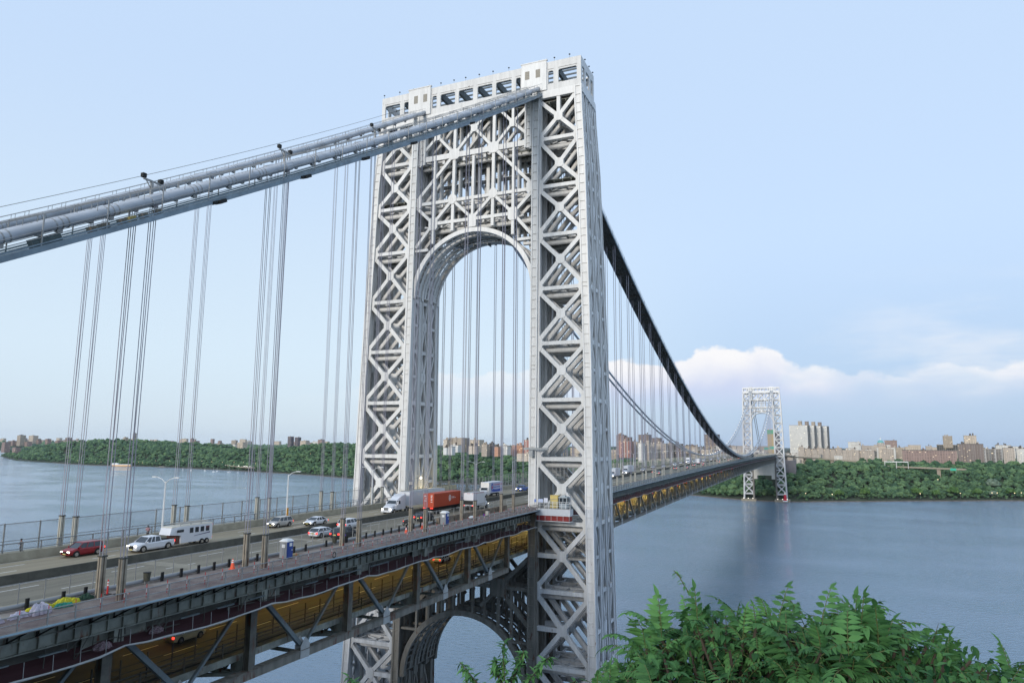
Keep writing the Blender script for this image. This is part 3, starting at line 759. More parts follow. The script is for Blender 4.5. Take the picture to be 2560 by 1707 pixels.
def make_tower(label):
    t = thing('suspension_tower', label, 'bridge tower', (0, 0, 0), group='bridge towers')
    for sy in (-1, 1):
        for k in range(4):
            column(t, k, sy, True, True); column(t, k, sy, False, True)
        for i in range(12):
            for k in range(4): leg_panel(t, k, sy, i)
            side_panel(t, sy, True, i, False); side_panel(t, sy, False, i, True)
    for k in range(4): portal(t, k)
    soffit(t, 127, 16.3, 140, M_TW, 'arch_soffit'); soffit(t, 35.3, 15.4, 45, M_TWR, 'lower_arch_soffit')
    cap(t); catw(t)
    b = MB()
    for s in (-1, 1): b.box(-12, 12, min(s*14, s*37), max(s*14, s*37), -3, 3.1)
    b.build('pier', mat('pier_granite', (.33, .29, .22), .85, noise=.3, nscale=.4), t)
    return t
TOWER = make_tower('nearer and larger of the two white steel lattice towers, filling the middle of the view')
FART = dup(TOWER, (SPAN, 0, 0), None, 'distant white lattice tower on the far shore beside the red lighthouse')
# small lights along the top edge of the near tower
lt = thing('edge_lamp', 'small dark lamp on a rod along the top edge of the near tower', 'lamp', (-5.3, -26, 185.2), group='small lamps along the top edge of the near tower')
b = MB(); b.tube([(0, 0, 0), (0, 0, .9)], .035, 4); b.build('rod', M_STEEL, lt)
b = MB(); b.sphere((0, 0, 1.0), .2, 6, 4, (1.3, 1.3, .7)); b.build('lamp_head', M_DKB, lt)
for x, y in [(-5.3, -22), (-5.3, -18), (-5.3, -13.5), (-5.3, -9.5), (-5.3, -5), (-5.3, -1), (-5.3, 3), (-5.3, 6.5), (-5.3, 10.5), (-5.3, 14), (-5.3, 19), (-5.3, 23.5), (-5.3, 28.5), (-1.5, -28.8), (2, -28.8), (5.2, -28.8)]:
    dup(lt, (x, y, 185.2))
# shroud under the far tower deck
t = thing('containment_shroud', 'big white tarpaulin box hung between the legs of the far tower below the deck', 'tarpaulin', (SPAN-9.5, 0, 35.5))
b = MB(); b.box(0, 19, -16, 16, 6, 27.5); b.build('box', mat('shroud_tarp', (.62, .58, .5), .8, noise=.15, nscale=.3, aniso=(1, 1, .2)), t)
for s in (-1, 1):
    b = MB(); b.box(0, 19, min(s*16, s*11), max(s*16, s*11), 0, 6); b.build('leg_wrap', MATS['shroud_tarp'], t)
# lighthouse
t = thing('lighthouse', 'little red lighthouse with white cap at the foot of the far tower', 'lighthouse', (1043, -30.5, 3.5))
b = MB(); b.tube([(0, 0, 0), (0, 0, 9.2)], [2.6, 1.9], 14); b.build('shaft', mat('lighthouse_red', (.6, .02, .04), .5), t, smooth=False)
b = MB(); b.tube([(0, 0, 9.2), (0, 0, 9.5)], 2.4, 12); b.tube([(0, 0, 9.5), (0, 0, 11)], 1.2, 10); b.tube([(0, 0, 11), (0, 0, 12.2)], [1.5, .1], 10); b.build('lantern', M_WHITE, t)
b = MB(); b.tube([(0, 0, -1.5), (0, 0, 0)], 3.6, 12); b.build('base', M_WHITE, t)
# ------------------------------------------------------------ cables, suspenders, catwalk
YS = [-YC-YG, -YC+YG, YC-YG, YC+YG]
CN = ['outer near-side', 'inner near-side', 'inner far-side', 'outer far-side']
cx = list(np.linspace(-200, -5, 24))+[0]+list(np.linspace(5, SPAN-5, 80))+[SPAN]+list(np.linspace(SPAN+5, SPAN+210, 10))
for y, nm in zip(YS, CN):
    t = thing('main_cable', 'thick grey %s main cable running over both towers' % nm, 'cable', (0, 0, 0))
    b = MB(); b.tube([(x, y, cable_z(x)) for x in cx], .52, 14); b.build('cable', M_CAB, t, smooth=True)
    b = MB()
    xs_ = [X0-P*i for i in range(10)]+[10.5+P*i for i in range(58)]
    for x in xs_:
        s = cable_z(x+.5)-cable_z(x-.5)
        b.tube([(x-.55, y, cable_z(x)-.55*s), (x+.55, y, cable_z(x)+.55*s)], .62, 10)
    o = b.build('cable_band', M_CAB, t); o['kind'] = 'stuff'
    b = MB()
    for x in np.arange(-198, -6, 4.57):
        s = cable_z(x+.5)-cable_z(x-.5)
        for o_ in (-.5, 0, .5): b.tube([(x+o_-.05, y, cable_z(x+o_-.05)), (x+o_+.05, y, cable_z(x+o_+.05))], .55, 10)
        b.box(x-.25, x+.25, y-.2, y+.2, cable_z(x)-.85, cable_z(x)-.5)
    b.build('wrap_clamp', M_STEEL, t)['kind'] = 'stuff'
    b = MB()
    for q in (-.42, .42):
        b.tube([(x, y+q, cable_z(x)+1.15) for x in cx if abs(x) > 3 and abs(x-SPAN) > 3 and x < 1060 and x < 0], .022, 4) if q else None
        b.tube([(x, y+q, cable_z(x)+1.15) for x in cx if 3 < x < 1060], .022, 4)
    for x in np.arange(-195, -6, 4.57):
        for q in (-.42, .42): b.post((x, y+q, cable_z(x)), (x, y+q, cable_z(x)+1.2), .022, .022)
    b.build('hand_line', M_STEEL, t)
# suspender groups: first one of each kind carries rope and column children
def suspender(x, y, near, label, group, rusty):
    zb = 76.0+cam_z(x); zs = 79.6+cam_z(x) if near else 79.6+cam_z(x)
    if y > 0: zs += .5
    zt = cable_z(x)-.3
    t = thing('suspender', label, 'suspender', (x, y, zb), group=group)
    if zt > zs+.3:
        b = MB()
        for dx in (-.22, .22):
            for dy in (-.2, .2):
                b.tube([(dx*.8, dy*1.0, zs-zb-.1), (dx*.5, dy*1.7, zt-zb)], .046 if x < 0 else .052, 4, False)
        b.build('ropes', M_ROPE, t)
    b = MB()
    hh = min(zs, zt+.6)-zb
    for dx in (-.17, .17):
        for dy in (-.16, .16): b.box(dx-.1, dx+.1, dy-.1, dy+.1, -.3, hh)
    b.build('socket_column', M_STUBR if rusty else M_STUB, t)
    b = MB(); b.box(-.32, .32, -.3, .3, hh-.1, hh+.03) ; b.build('cap_plate', M_DK, t)
ORD = ['first', 'second', 'third', 'fourth', 'fifth', 'sixth', 'seventh', 'eighth']
for y, nm in zip(YS, CN):
    near = y < 0
    for i in range(8):
        suspender(X0-P*i, y, True, '%s suspender of the %s cable left of the near tower, on a %s column' % (ORD[i], nm, 'rusty' if near else 'cream'), 'side span suspenders of the %s cable' % nm, near)
    for i in range(57):
        x = 10.5+P*i+(2 if i == 0 else 0)
        if x > 1056: continue
        suspender(x, y, False, ('%s suspender of the %s cable right of the near tower' % (ORD[i], nm)) if i < 8 else 'steel suspender ropes of the %s cable over the main span' % nm, 'main span suspenders of the %s cable' % nm, False)
# catwalk below the near pair
def catwalk(x0, x1, label, n, drop, wdt, big):
    t = thing('cable_catwalk', label, 'catwalk')
    xs_ = list(np.linspace(x0, x1, n)); y0, y1 = -YC-wdt, -YC+wdt
    zf = lambda x: cable_z(x)-drop
    b = MB()
    for a, c in zip(xs_[:-1], xs_[1:]):
        for y in (y0, y1):
            b.bar((a, y, zf(a)-.1), (c, y, zf(c)-.1), .16, .5, (0, 0, 1)); b.bar((a, y, zf(a)+.35), (c, y, zf(c)+.35), .12, .12)
    b.build('side_beam', M_CWB, t)['kind'] = 'stuff'
    b = MB()
    for a, c in zip(xs_[:-1], xs_[1:]):
        b.bar((a, -YC, zf(a)), (c, -YC, zf(c)), 2*wdt-.2, .08)
        m_ = (a+c)/2
        b.bar((a, y0, zf(a)-.2), (a, y1, zf(a)-.2), .15, .25)
        if big:
            b.bar((a, y0, zf(a)-.3), (c, y1, zf(c)-.3), .12, .15); b.bar((a, y1, zf(a)-.3), (c, y0, zf(c)-.3), .12, .15)
            for yy in (-YC-1.3, -YC, -YC+1.3): b.bar((a, yy, zf(a)-.25), (c, yy, zf(c)-.25), .12, .22)
    b.build('floor', M_CWB if not big else M_CWF, t)
    b = MB()
    hs = 3.0 if not big else 1.6
    for i, x in enumerate(xs_):
        for y in (y0, y1): b.post((x, y, zf(x)-.2), (x, y, zf(x)+hs), .045, .045)
        if not big: b.tube([(x, y0, zf(x)+hs), (x, y1, zf(x)+hs)], .045, 4)
    for y in (y0, y1):
        for h in ((.9, 1.5, hs) if not big else (.8, 1.6)): b.tube([(x, y, zf(x)+h) for x in xs_], .03, 4)
    b.build('hoop_rail', M_STEEL, t)
    if not big:
        b = MB()
        for a, c in zip(xs_[:-1], xs_[1:]):
            b.add([(a, y0, zf(a)), (c, y0, zf(c)), (c, y0, zf(c)+.9), (a, y0, zf(a)+.9)], [(0, 1, 2, 3)])
        b.build('side_mesh', see_through('steel_mesh_panel', (.15, .2, .2), .4), t)
    return t
catwalk(-200, -5.5, 'blue-grey work catwalk with hoops under the near pair of cables, left of the tower', 36, 1.75, 2.35, False)
catwalk(6, 598, 'dark wide work platform sweeping under the near pair of cables across the main span', 78, 1.7, 2.5, True)
b = MB(); b.box(0, 3.5, -YC-2.6, -YC+2.6, 0, 3.4); o = b.build('platform_end', M_BLACK); o.location = (598, 0, cable_z(598)-3.6); tag(o, 'black boxy end frame closing the cable work platform near midspan', 'frame')
b = MB(); b.tube([(x, YC+2.2, cable_z(x)+2.5) for x in np.linspace(-200, -25, 20)]+[(-8, YC+2.6, 179.5)], .035, 4)
tag(b.build('guide_wire', M_DK), 'thin dark guide wire strung above the far pair of cables', 'wire')
# things stored on the catwalk and brackets on the cables
random.seed(8)
for i, (x, dy, c, lb) in enumerate([(-121.5, 0, M_DKB, 'black bundle lying on the catwalk at the far left'), (-117.6, 0, 'w', 'brown wooden crate on the catwalk, leftmost'), (-116.3, .3, 'w', 'brown wooden crate on the catwalk, second from left'), (-114.8, 0, 'w', 'brown wooden crate on the catwalk, beside the yellow bag'), (-113.9, 0, 'y', 'yellow bag hung on the catwalk rail'), (-112.6, 0, 'w', 'brown wooden crate on the catwalk, right of the yellow bag'), (-110.9, .2, 'w', 'brown wooden crate on the catwalk, rightmost')]):
    m_ = c if not isinstance(c, str) else (mat('crate_wood', (.32, .19, .08), .8, noise=.4, nscale=3) if c == 'w' else mat('bag_yellow', (.7, .5, .05), .6))
    L_ = 2.6 if i == 0 else random.uniform(.5, .8)
    z = cable_z(x)-1.7; b = MB()
    b.box(-L_/2, L_/2, -.35, .35, 0, .5 if i else .7)
    if i: b.box(-L_/2-.04, L_/2+.04, -.39, -.33, .12, .2); b.box(-L_/2-.04, L_/2+.04, -.39, -.33, .34, .42)
    o = b.build('bundle' if i == 0 else ('bag' if c == 'y' else 'crate'), m_); o.location = (x, -YC-1.9+dy, z+.1); o.rotation_euler = (0, -math.atan(.57), 0)
    tag(o, lb, 'bundle' if i == 0 else ('bag' if c == 'y' else 'crate'))
for x, lb in ((-110.6, 'leftmost twin floodlight mast on the near cables'), (-92.0, 'middle twin floodlight mast on the near cables'), (-72.5, 'twin floodlight mast on the near cables, closest to the tower')):
    z = cable_z(x); b = MB(); t = thing('floodlight_mast', 'T-shaped ' + lb, 'floodlight', (x, -YC, z))
    b = MB(); b.box(-.12, .12, -.12, .12, -.4, 2.0); b.bar((0, 0, 1.1), (-.7, 0, 1.95), .08, .08); b.build('mast', M_STEEL, t)
    b = MB(); b.box(-1.0, 1.0, -.07, .07, 1.9, 2.08); b.build('crossarm', M_STEEL, t)
    for s in (-1, 1):
        b = MB(); b.box(s*1.0-.2, s*1.0+.2, -.2, .2, 2.08, 2.5); b.build('floodlight', M_DKB, t)
for x, on in ((-104, 'leftmost'), (-90.5, 'second from left'), (-78, 'middle'), (-65, 'second from the tower'), (-44, 'closest to the tower')):
    z = cable_z(x)-2.0; b = MB(); b.box(-.5, .5, -.5, .3, -.4, 0); b.box(-1.2, -.7, -.3, .1, -.3, .05)
    o = b.build('hoist_box', M_DKB); o.location = (x, -YC-2.3, z+.15); o.rotation_euler = (0, -math.atan(.6), 0)
    tag(o, 'small dark hoist box under the near catwalk, %s of the five' % on, 'hoist', 'hoist boxes under the near catwalk')
# necklace lights on the far pair
lm = MB(); lm.sphere((0, 0, .35), .24, 6, 4); lm.tube([(0, 0, -.1), (0, 0, .3)], .1, 5)
first = None
for i in range(26, 57):
    x = 10.5+P*i
    for y in ([YS[3]] if i < 26 else [YS[3], YS[0]] if i > 40 else [YS[3]]):
        lb = 'small lit necklace bulb on the %s cable of the main span' % ('far' if y > 0 else 'near')
        if first is None:
            t = thing('cable_light', lb, 'light', (x, y, cable_z(x)+.6), group='necklace lights along the main span cables')
            lm.build('bulb', M_BULB, t); first = t
        else: dup(first, (x, y, cable_z(x)+.6), None, lb)
# street lamps on the far barrier
def lamp(x, y, twin, label, z0=76.2):
    z = z0+cam_z(x); t = thing('street_lamp', label, 'street lamp', (x, y, z), group=None)
    b = MB(); b.tube([(0, 0, -.3), (0, 0, 8.0)], [.17, .1], 8); b.tube([(0, 0, -.3), (0, 0, .15)], .26, 8); b.build('pole', M_WHITE, t)
    for s in ((-1, 1) if twin else (-1,)):
        b = MB(); b.tube([(0, 0, 7.75), (0, s*.8, 8.35), (0, s*1.7, 8.6), (0, s*2.1, 8.62)], .055, 6); b.build('arm', M_WHITE, t)
        b = MB(); b.box(-.16, .16, min(s*1.9, s*2.8), max(s*1.9, s*2.8), 8.56, 8.72); b.build('lamp_head', M_WHITE, t)
    return t
lamp(-80.8, 13.15, True, 'white twin-arm street lamp behind the horse trailer')
lp = lamp(-53.9, 13.15, False, 'white single-arm street lamp with orange tag behind the white sedan')
b = MB(); b.box(-.22, .22, -.25, -.19, .6, 2.0); b.build('tag_plate', mat('tag_orange', (.8, .35, .03), .6), lp)
lamp(-26.8, 13.15, True, 'white twin-arm street lamp in front of the far leg of the near tower')
lamp(24.9, 13.15, True, 'white twin-arm street lamp seen through the tower arch beside the blue-lettered truck')
lamp(51.9, 13.15, False, 'white single-arm street lamp at the right of the tower arch')
P1 = lamp(80, 13.15, True, 'white twin-arm street lamp on the main span, among the far row of lamps'); P1['group'] = 'street lamps along the main span'
for i in range(1, 36):
    x = 80+27.4*i
    if x < 1050: dup(P1, (x, 13.15, 76.2+cam_z(x)), 0)
# lit lamps under the upper deck: sodium light on the lower roadway
b = MB(); b.box(-.5, .5, -.14, .14, -.18, 0)
first = None
for i, x in enumerate(list(np.arange(-95.6, 12, 9.2))+list(np.arange(26, 420, 18.3))):
    for y in ((-2.5,) if x < 20 else (-5,)):
        z = 74.5+cam_z(x)
        if first is None:
            t = thing('ceiling_lamp', 'lit amber lamp fixed under the upper deck above the lower roadway', 'lamp', (x, y, z), group='amber lamps under the upper deck')
            b.build('housing', M_SOD, t); first = t
        else: t = dup(first, (x, y, z))
        ld = bpy.data.lights.new('sodium_light', 'POINT'); ld.energy = (200 if x < -70 else 480) if x < 20 else 3600; ld.color = (1, .74, .22); ld.shadow_soft_size = .3  # the weaker leftmost lamps are added only to brighten the SUV below
        lo = bpy.data.objects.new('sodium_light', ld); COL.objects.link(lo); lo.parent = t; lo.location = (0, 0, -.5)
# warm flood lamp at road level on the far leg
t = thing('wall_lamp', 'lit warm lamp on the road-side face of the far leg above the walkway', 'lamp', (-3.5, 14.6, 81.5))
b = MB(); b.sphere((0, 0, 0), .28, 8, 6); b.build('bulb', M_BULB, t); b = MB(); b.bar((0, 0, 0), (0, 1.6, 0), .1, .1); b.build('bracket', M_STEEL, t)
ld = bpy.data.lights.new('flood_light', 'POINT'); ld.energy = 750; ld.color = (1, .82, .45); ld.shadow_soft_size = 1.2
lo = bpy.data.objects.new('flood_light', ld); COL.objects.link(lo); lo.parent = t; lo.location = (3.5, -.9, -3.6)

first = None
for x in (SPAN-13, SPAN-12.5, SPAN-12):
    for y in (-33, -26, -19, 19, 26, 33):
        if first is None:
            t = thing('pier_lamp', 'small lit flood lamp on the stone pier of the far tower', 'lamp', (x, y, 4), group='flood lamps on the piers of the far tower'); first = t
            b = MB(); b.sphere((0, 0, .6), .5, 6, 4); b.build('lamp_head', M_BULB, t); b = MB(); b.post((0, 0, -1), (0, 0, .4), .1, .1); b.build('stand', M_STEEL, t)
        elif x == SPAN-13: dup(first, (x, y, 4))
# screen at the far leg, platform and hut at the near leg
t = thing('screen_wall', 'translucent cream site screen round the foot of the far tower leg at road level', 'screen', (0, 0, 76))
b = MB(); b.box(-14, 14, 13.7, 13.76, 0, 2.9); b.box(13.9, 13.96, 13.8, 20, 0, 2.9); b.build('panel', see_through('cream_screen', (.62, .55, .38), .72), t)
b = MB()
for x in np.arange(-14, 14.1, 2): b.post((x, 13.66, 0), (x, 13.66, 3.0), .04, .04)
b.build('post', M_STEEL, t)
t = thing('work_platform', 'white-walled work platform with railing wrapped round the near tower leg', 'platform', (-11, -23.5, 73.5))
b = MB(); b.box(0, 2.2, -4, 4, 1.1, 2.6); b.build('parapet', mat('platform_white', (.66, .68, .70), .6, noise=.1, nscale=2), t)
b = MB(); b.box(-.05, 2.2, -4.05, 4.05, 2.6, 2.68); b.build('floor', M_STEEL, t)
b = MB(); b.box(.1, 2.0, -3.8, 3.8, 0, 1.1); b.build('skirt', mat('skirt_red', (.30, .04, .035), .7, noise=.3, nscale=1.5), t)
b = MB()
for z in (3.2, 3.75, 4.1): b.tube([(0, 4, z), (0, -4, z), (2.2, -4, z)], .045, 5)
for y in np.arange(-4, 4.1, 1.0): b.post((0, y, 2.6), (0, y, 4.1), .045, .045)
for y in np.arange(-3.8, 3.9, 1.4): b.post((0, y, -.1), (0, y, 1.2), .02, .02)
b.tube([(-.05, 4, -.1), (-.05, -4, -.1), (2.0, -4, -.1)], .07, 5)
b.build('railing', M_WHITE, t)
t = thing('guard_booth', 'small glazed booth with grey frame on the platform of the near tower leg', 'booth', (-8.9, -25.4, 76.2))
b = MB(); b.box(-.8, .8, -.9, .9, 0, 1.0); b.box(-.9, .9, -1.0, 1.0, 2.2, 2.45); b.box(-.4, .4, -.4, .4, 2.45, 2.75)
for x in (-.75, .75):
    for y in (-.85, 0, .85): b.post((x, y, 1), (x, y, 2.2), .06, .06)
b.build('frame', mat('booth_grey', (.45, .5, .52), .5), t)
b = MB(); b.box(-.72, .72, -.82, .82, 1, 2.2); b.build('glass', M_GLASS, t)
t = thing('yellow_cabinet', 'yellow lit equipment cabinet beside the glazed booth', 'cabinet', (-8.8, -23.2, 76.2))
b = MB(); b.box(-.6, .6, -.9, .9, 0, 2.6); b.box(-.65, .65, -.95, .95, 2.6, 2.7); b.build('cabinet', mat('cabinet_yellow', (.75, .58, .2), .6), t)
b = MB()
for z in (.6, 1.2, 1.8): b.box(-.64, -.58, -.8, .8, z, z+.08)
b.build('slat', M_STEEL, t)
for (y, w, h, c, lb) in ((-20.7, 1.1, .75, (.55, .62, .8), 'pale blue and white notice board on the platform rail, left one'), (-21.9, .9, 1.0, (.75, .76, .82), 'plain white notice board on the platform rail, right one'), (-19.4, .45, .65, (.2, .3, .65), 'small blue sign at the corner of the platform rail')):
    t = thing('notice_board', lb, 'sign', (-11.1, y, 77.4)); b = MB(); b.box(-.03, .03, -w/2, w/2, 0, h); b.build('board', mat('sign_%.2f' % y, c, .5), t)
    b = MB(); b.post((.05, -w/2, -1.1), (.05, -w/2, h), .03, .03); b.post((.05, w/2, -1.1), (.05, w/2, h), .03, .03)
    if w > 1:
        pass
    b.build('post', M_STEEL, t)
# high arm and inner platform on the near leg
b = MB(); b.bar((-8.6, -15.6, 89.1), (-8.6, -21.5, 89.1), .45, .5); b.bar((-8.6, -17.5, 88.7), (-8.6, -17.5, 87.3), .8, 1.0)
tag(b.build('hoist_beam', M_GUS), 'pale cantilevered hoist beam crossing the near leg column above the deck', 'beam')
t = thing('hanging_cradle', 'grey railed cradle hanging inside the near leg above the deck', 'cradle', (-5.5, -22.8, 82.6))
b = MB(); b.box(-1, 1, -1.9, 1.9, 0, .3); b.build('floor', M_BLU, t)
b = MB()
for z in (.3, .9, 1.5, 2.5): b.tube([(-1, -1.9, z), (-1, 1.9, z)], .045, 4); b.tube([(1, -1.9, z), (1, 1.9, z)], .045, 4)
for y in np.arange(-1.9, 2, .95):
    for x in (-1, 1): b.post((x, y, 0), (x, y, 2.5), .04, .04)
b.build('railing', M_STEEL, t)
# stair inside the near leg below the platform
t = thing('leg_stair', 'grey zigzag stair with railings inside the near leg below the deck', 'stair', (-4.5, -24, 66))
b = MB()
for (a, c, za, zb) in ((-5, 0, 0, 3.4), (0, 0, 3.4, 3.4), (4.5, 1, 6.6, 3.4)):
    for x in (-.5, .5):
        b.bar((x, a, za), (x, c, zb), .08, .3)
        b.tube([(x, a, za+1), (x, c, zb+1)], .04, 4); b.tube([(x, a, za+.5), (x, c, zb+.5)], .04, 4)
for i in range(12): b.box(-.5, .5, -5+i*.42, -4.75+i*.42, i*.283, i*.283+.05); b.box(-.5, .5, 4.2-i*.29, 4.45-i*.29, 6.5-i*.27, 6.55-i*.27)
b.box(-.6, 3, -1, 1.4, 3.35, 3.42); b.build('flight', M_STEEL, t)
b = MB(); b.box(-2.5, 3, -7, 5.5, -1.2, -1.1); b.box(-2.5, -2.4, -7, 5.5, -1.1, -.7)
for y in np.arange(-7, 5.6, 1.5): b.post((-2.5, y, -1.1), (-2.5, y, 0), .04, .04)
b.tube([(-2.5, -7, 0), (-2.5, 5.5, 0)], .045, 4); b.tube([(-2.5, -7, -.5), (-2.5, 5.5, -.5)], .035, 4); b.build('landing', M_STEEL, t)
# ------------------------------------------------------------ water, land, haze
def water():
    m = bpy.data.materials.new('river_water'); m.use_nodes = True; N = m.node_tree.nodes; L = m.node_tree.links
    P_ = N['Principled BSDF']; P_.inputs['Base Color'].default_value = (.155, .25, .35, 1); P_.inputs['Roughness'].default_value = .16; P_.inputs['IOR'].default_value = 1.6
    P_.inputs['Specular IOR Level'].default_value = .5
    tc = N.new('ShaderNodeTexCoord')
    mp = N.new('ShaderNodeMapping'); mp.inputs['Scale'].default_value = (1, .55, 1); mp.inputs['Rotation'].default_value = (0, 0, R(35)); L.new(tc.outputs['Object'], mp.inputs[0])
    n1 = N.new('ShaderNodeTexNoise'); n1.inputs['Scale'].default_value = .5; n1.inputs['Detail'].default_value = 5; n1.inputs['Roughness'].default_value = .6; L.new(mp.outputs[0], n1.inputs[0])
    n2 = N.new('ShaderNodeTexNoise'); n2.inputs['Scale'].default_value = .012; n2.inputs['Detail'].default_value = 4; L.new(mp.outputs[0], n2.inputs[0])
    b1 = N.new('ShaderNodeBump'); b1.inputs['Strength'].default_value = .8; b1.inputs['Distance'].default_value = .8; L.new(n1.outputs[0], b1.inputs['Height'])
    L.new(b1.outputs[0], P_.inputs['Normal'])
    mr = N.new('ShaderNodeMapRange'); mr.inputs[1].default_value = .35; mr.inputs[2].default_value = .65; mr.inputs[3].default_value = .04; mr.inputs[4].default_value = .18
    L.new(n2.outputs[0], mr.inputs[0]); L.new(mr.outputs[0], P_.inputs['Roughness'])
    b = MB(); b.add([(-120, -9000, 0), (19500, -9000, 0), (19500, 11500, 0), (-120, 11500, 0)], [(0, 1, 2, 3)])
    tag(b.build('river', m), kind='structure')
water()
SHORE = [(900, -2600), (1500, -1100), (1286, -398), (1160, -190), (1068, -45), (1058, 30), (1131, 120), (1180, 350), (1239, 672), (1280, 957), (1393, 1212), (1474, 1509), (1545, 1850), (1572, 2017), (1564, 2336), (1780, 3115), (2239, 3987), (3300, 5600), (3600, 9000)]
SH = np.array(SHORE, float)
def shore_x(y): return np.interp(y, SH[:, 1], SH[:, 0])
# ridge height and inland distance by y
RY = [-2600, -600, -200, 60, 300, 500, 600, 700, 800, 900, 1000, 1100, 1200, 1300, 1400, 1500, 1600, 1700, 1800, 2000, 2200, 2400, 2600, 2800, 3100, 3400, 3800, 4400, 6000, 9000]
RH = [44, 46, 45, 42, 38, 38, 44, 46, 52, 50, 54, 58, 62, 67, 71, 67, 53, 45, 53, 43, 48, 58, 66, 71, 65, 57, 45, 29, 23, 25]
def ground_z(x, y):
    d = x-shore_x(y)
    h = np.interp(y, RY, RH)
    t = np.clip((d-35)/230, 0, 1); t = t*t*(3-2*t)
    shelf = np.clip(d/18, 0, 1)*3.0
    back = np.clip((d-420)/700, 0, 1)
    z = shelf+(h-3)*t
    z = z*(1-back)+np.minimum(z, 40+0*z)*back
    z = np.where(d < 0, -6+d*0, z)
    return z
M_LAND = mat('wooded_ground', (.05, .065, .03), .95, noise=.4, nscale=.02)
def land():
    ys = np.concatenate([np.arange(-2600, 2600, 26), np.arange(2600, 9001, 80)])
    ds = np.concatenate([[-4, 0, 4, 10, 18], np.arange(30, 460, 22), np.arange(500, 2500, 150), [4000, 8000, 14000]])
    v = []; 
    for y in ys:
        sx = float(shore_x(y))+2.5*math.sin(y*.05)+2*math.sin(y*.017)
        for d in ds:
            x = sx+d; z = -3. if d < 0 else float(ground_z(np.array(x), np.array(y)))
            if d == 0: z = .3
            v.append((x, y, z if d < 3000 else z-(d-3000)*.0005))
    n = len(ds); f = []
    for i in range(len(ys)-1):
        for j in range(n-1): f.append((i*n+j, i*n+j+1, (i+1)*n+j+1, (i+1)*n+j))
    b = MB(); b.v = v; b.f = f
    tag(b.build('ground', M_LAND, smooth=True), kind='structure')
    # stony shore strip
    b = MB()
    for a, c in zip(ys[:-1], ys[1:]):
        if a > 2600: break
        xa = float(shore_x(a))+2.5*math.sin(a*.05)+2*math.sin(a*.017); xc = float(shore_x(c))+2.5*math.sin(c*.05)+2*math.sin(c*.017)
        b.add([(xa-3.5, a, -.3), (xa+1, a, 1.4), (xc+1, c, 1.4), (xc-3.5, c, -.3)], [(0, 3, 2, 1)])
    tag(b.build('rocky_shore', mat('shore_rock', (.16, .13, .10), .9, noise=.5, nscale=.15)), kind='structure')
land()
def ico(sub):
    import bmesh
    bm = bmesh.new(); bmesh.ops.create_icosphere(bm, subdivisions=sub, radius=1)
    v = np.array([x.co[:] for x in bm.verts]); f = np.array([[q.index for q in p.verts] for p in bm.faces]); bm.free(); return v, f
def foliage_mat(name, dark, light, sc, hue=None):
    m = bpy.data.materials.new(name); m.use_nodes = True; N = m.node_tree.nodes; L = m.node_tree.links
    P_ = N['Principled BSDF']; P_.inputs['Roughness'].default_value = .85; P_.inputs['Specular IOR Level'].default_value = .15
    tc = N.new('ShaderNodeTexCoord'); nz = N.new('ShaderNodeTexNoise'); nz.inputs['Scale'].default_value = sc; nz.inputs['Detail'].default_value = 6; nz.inputs['Roughness'].default_value = .7
    L.new(tc.outputs['Object'], nz.inputs[0])
    at = N.new('ShaderNodeAttribute'); at.attribute_name = 'tone'
    ad = N.new('ShaderNodeMath'); ad.operation = 'ADD'; L.new(nz.outputs[0], ad.inputs[0]); L.new(at.outputs['Fac'], ad.inputs[1])
    cr_ = N.new('ShaderNodeValToRGB'); e = cr_.color_ramp.elements; e[0].position = .55; e[1].position = 1.35; e[1].position = 1.0
    e[0].color = dark+(1,); e[1].color = light+(1,); L.new(ad.outputs[0], cr_.inputs[0]); L.new(cr_.outputs[0], P_.inputs['Base Color'])
    bp = N.new('ShaderNodeBump'); bp.inputs['Strength'].default_value = 1; bp.inputs['Distance'].default_value = 1.5; L.new(nz.outputs[0], bp.inputs['Height']); L.new(bp.outputs[0], P_.inputs['Normal'])
    return m
M_WOOD = foliage_mat('woodland_canopy', (.045, .095, .05), (.15, .245, .11), .5)
def crown_field(name, pts, radii, seed, m, sub=2, tone=None):
    rng = np.random.default_rng(seed)
    bv, bf = ico(sub); n = len(pts); nv = len(bv)
    variants = [bv*(1+.28*rng.standard_normal((nv, 1)).clip(-1.2, 1.4)*.8) for _ in range(14)]
    V = np.zeros((n, nv, 3)); idx = rng.integers(0, 14, n)
    for k in range(14):
        s = idx == k
        if not s.any(): continue
        ang = rng.uniform(0, 6.28, s.sum()); c, q = np.cos(ang), np.sin(ang)
        b0 = variants[k][None]
        x = b0[..., 0]*c[:, None]-b0[..., 1]*q[:, None]; y = b0[..., 0]*q[:, None]+b0[..., 1]*c[:, None]; z = np.broadcast_to(b0[..., 2], x.shape)
        V[s] = np.stack([x*radii[s][:, None], y*radii[s][:, None], z*radii[s][:, None]*.85], -1)+pts[s][:, None]
    F_ = (bf[None]+(np.arange(n)*nv)[:, None, None]).reshape(-1, 3)
    me = bpy.data.meshes.new(name); V = V.reshape(-1, 3)
    me.vertices.add(len(V)); me.vertices.foreach_set('co', V.ravel())
    me.loops.add(F_.size); me.loops.foreach_set('vertex_index', F_.ravel().astype(np.int32))
    me.polygons.add(len(F_)); me.polygons.foreach_set('loop_start', np.arange(0, F_.size, 3, dtype=np.int32)); me.polygons.foreach_set('loop_total', np.full(len(F_), 3, dtype=np.int32))
    a = me.attributes.new('tone', 'FLOAT', 'POINT'); a.data.foreach_set('value', np.repeat(rng.uniform(0, .45, n) if tone is None else tone, nv).astype(np.float32))
    me.update(calc_edges=True); me.materials.append(m)
    o = bpy.data.objects.new(name, me); COL.objects.link(o); return o
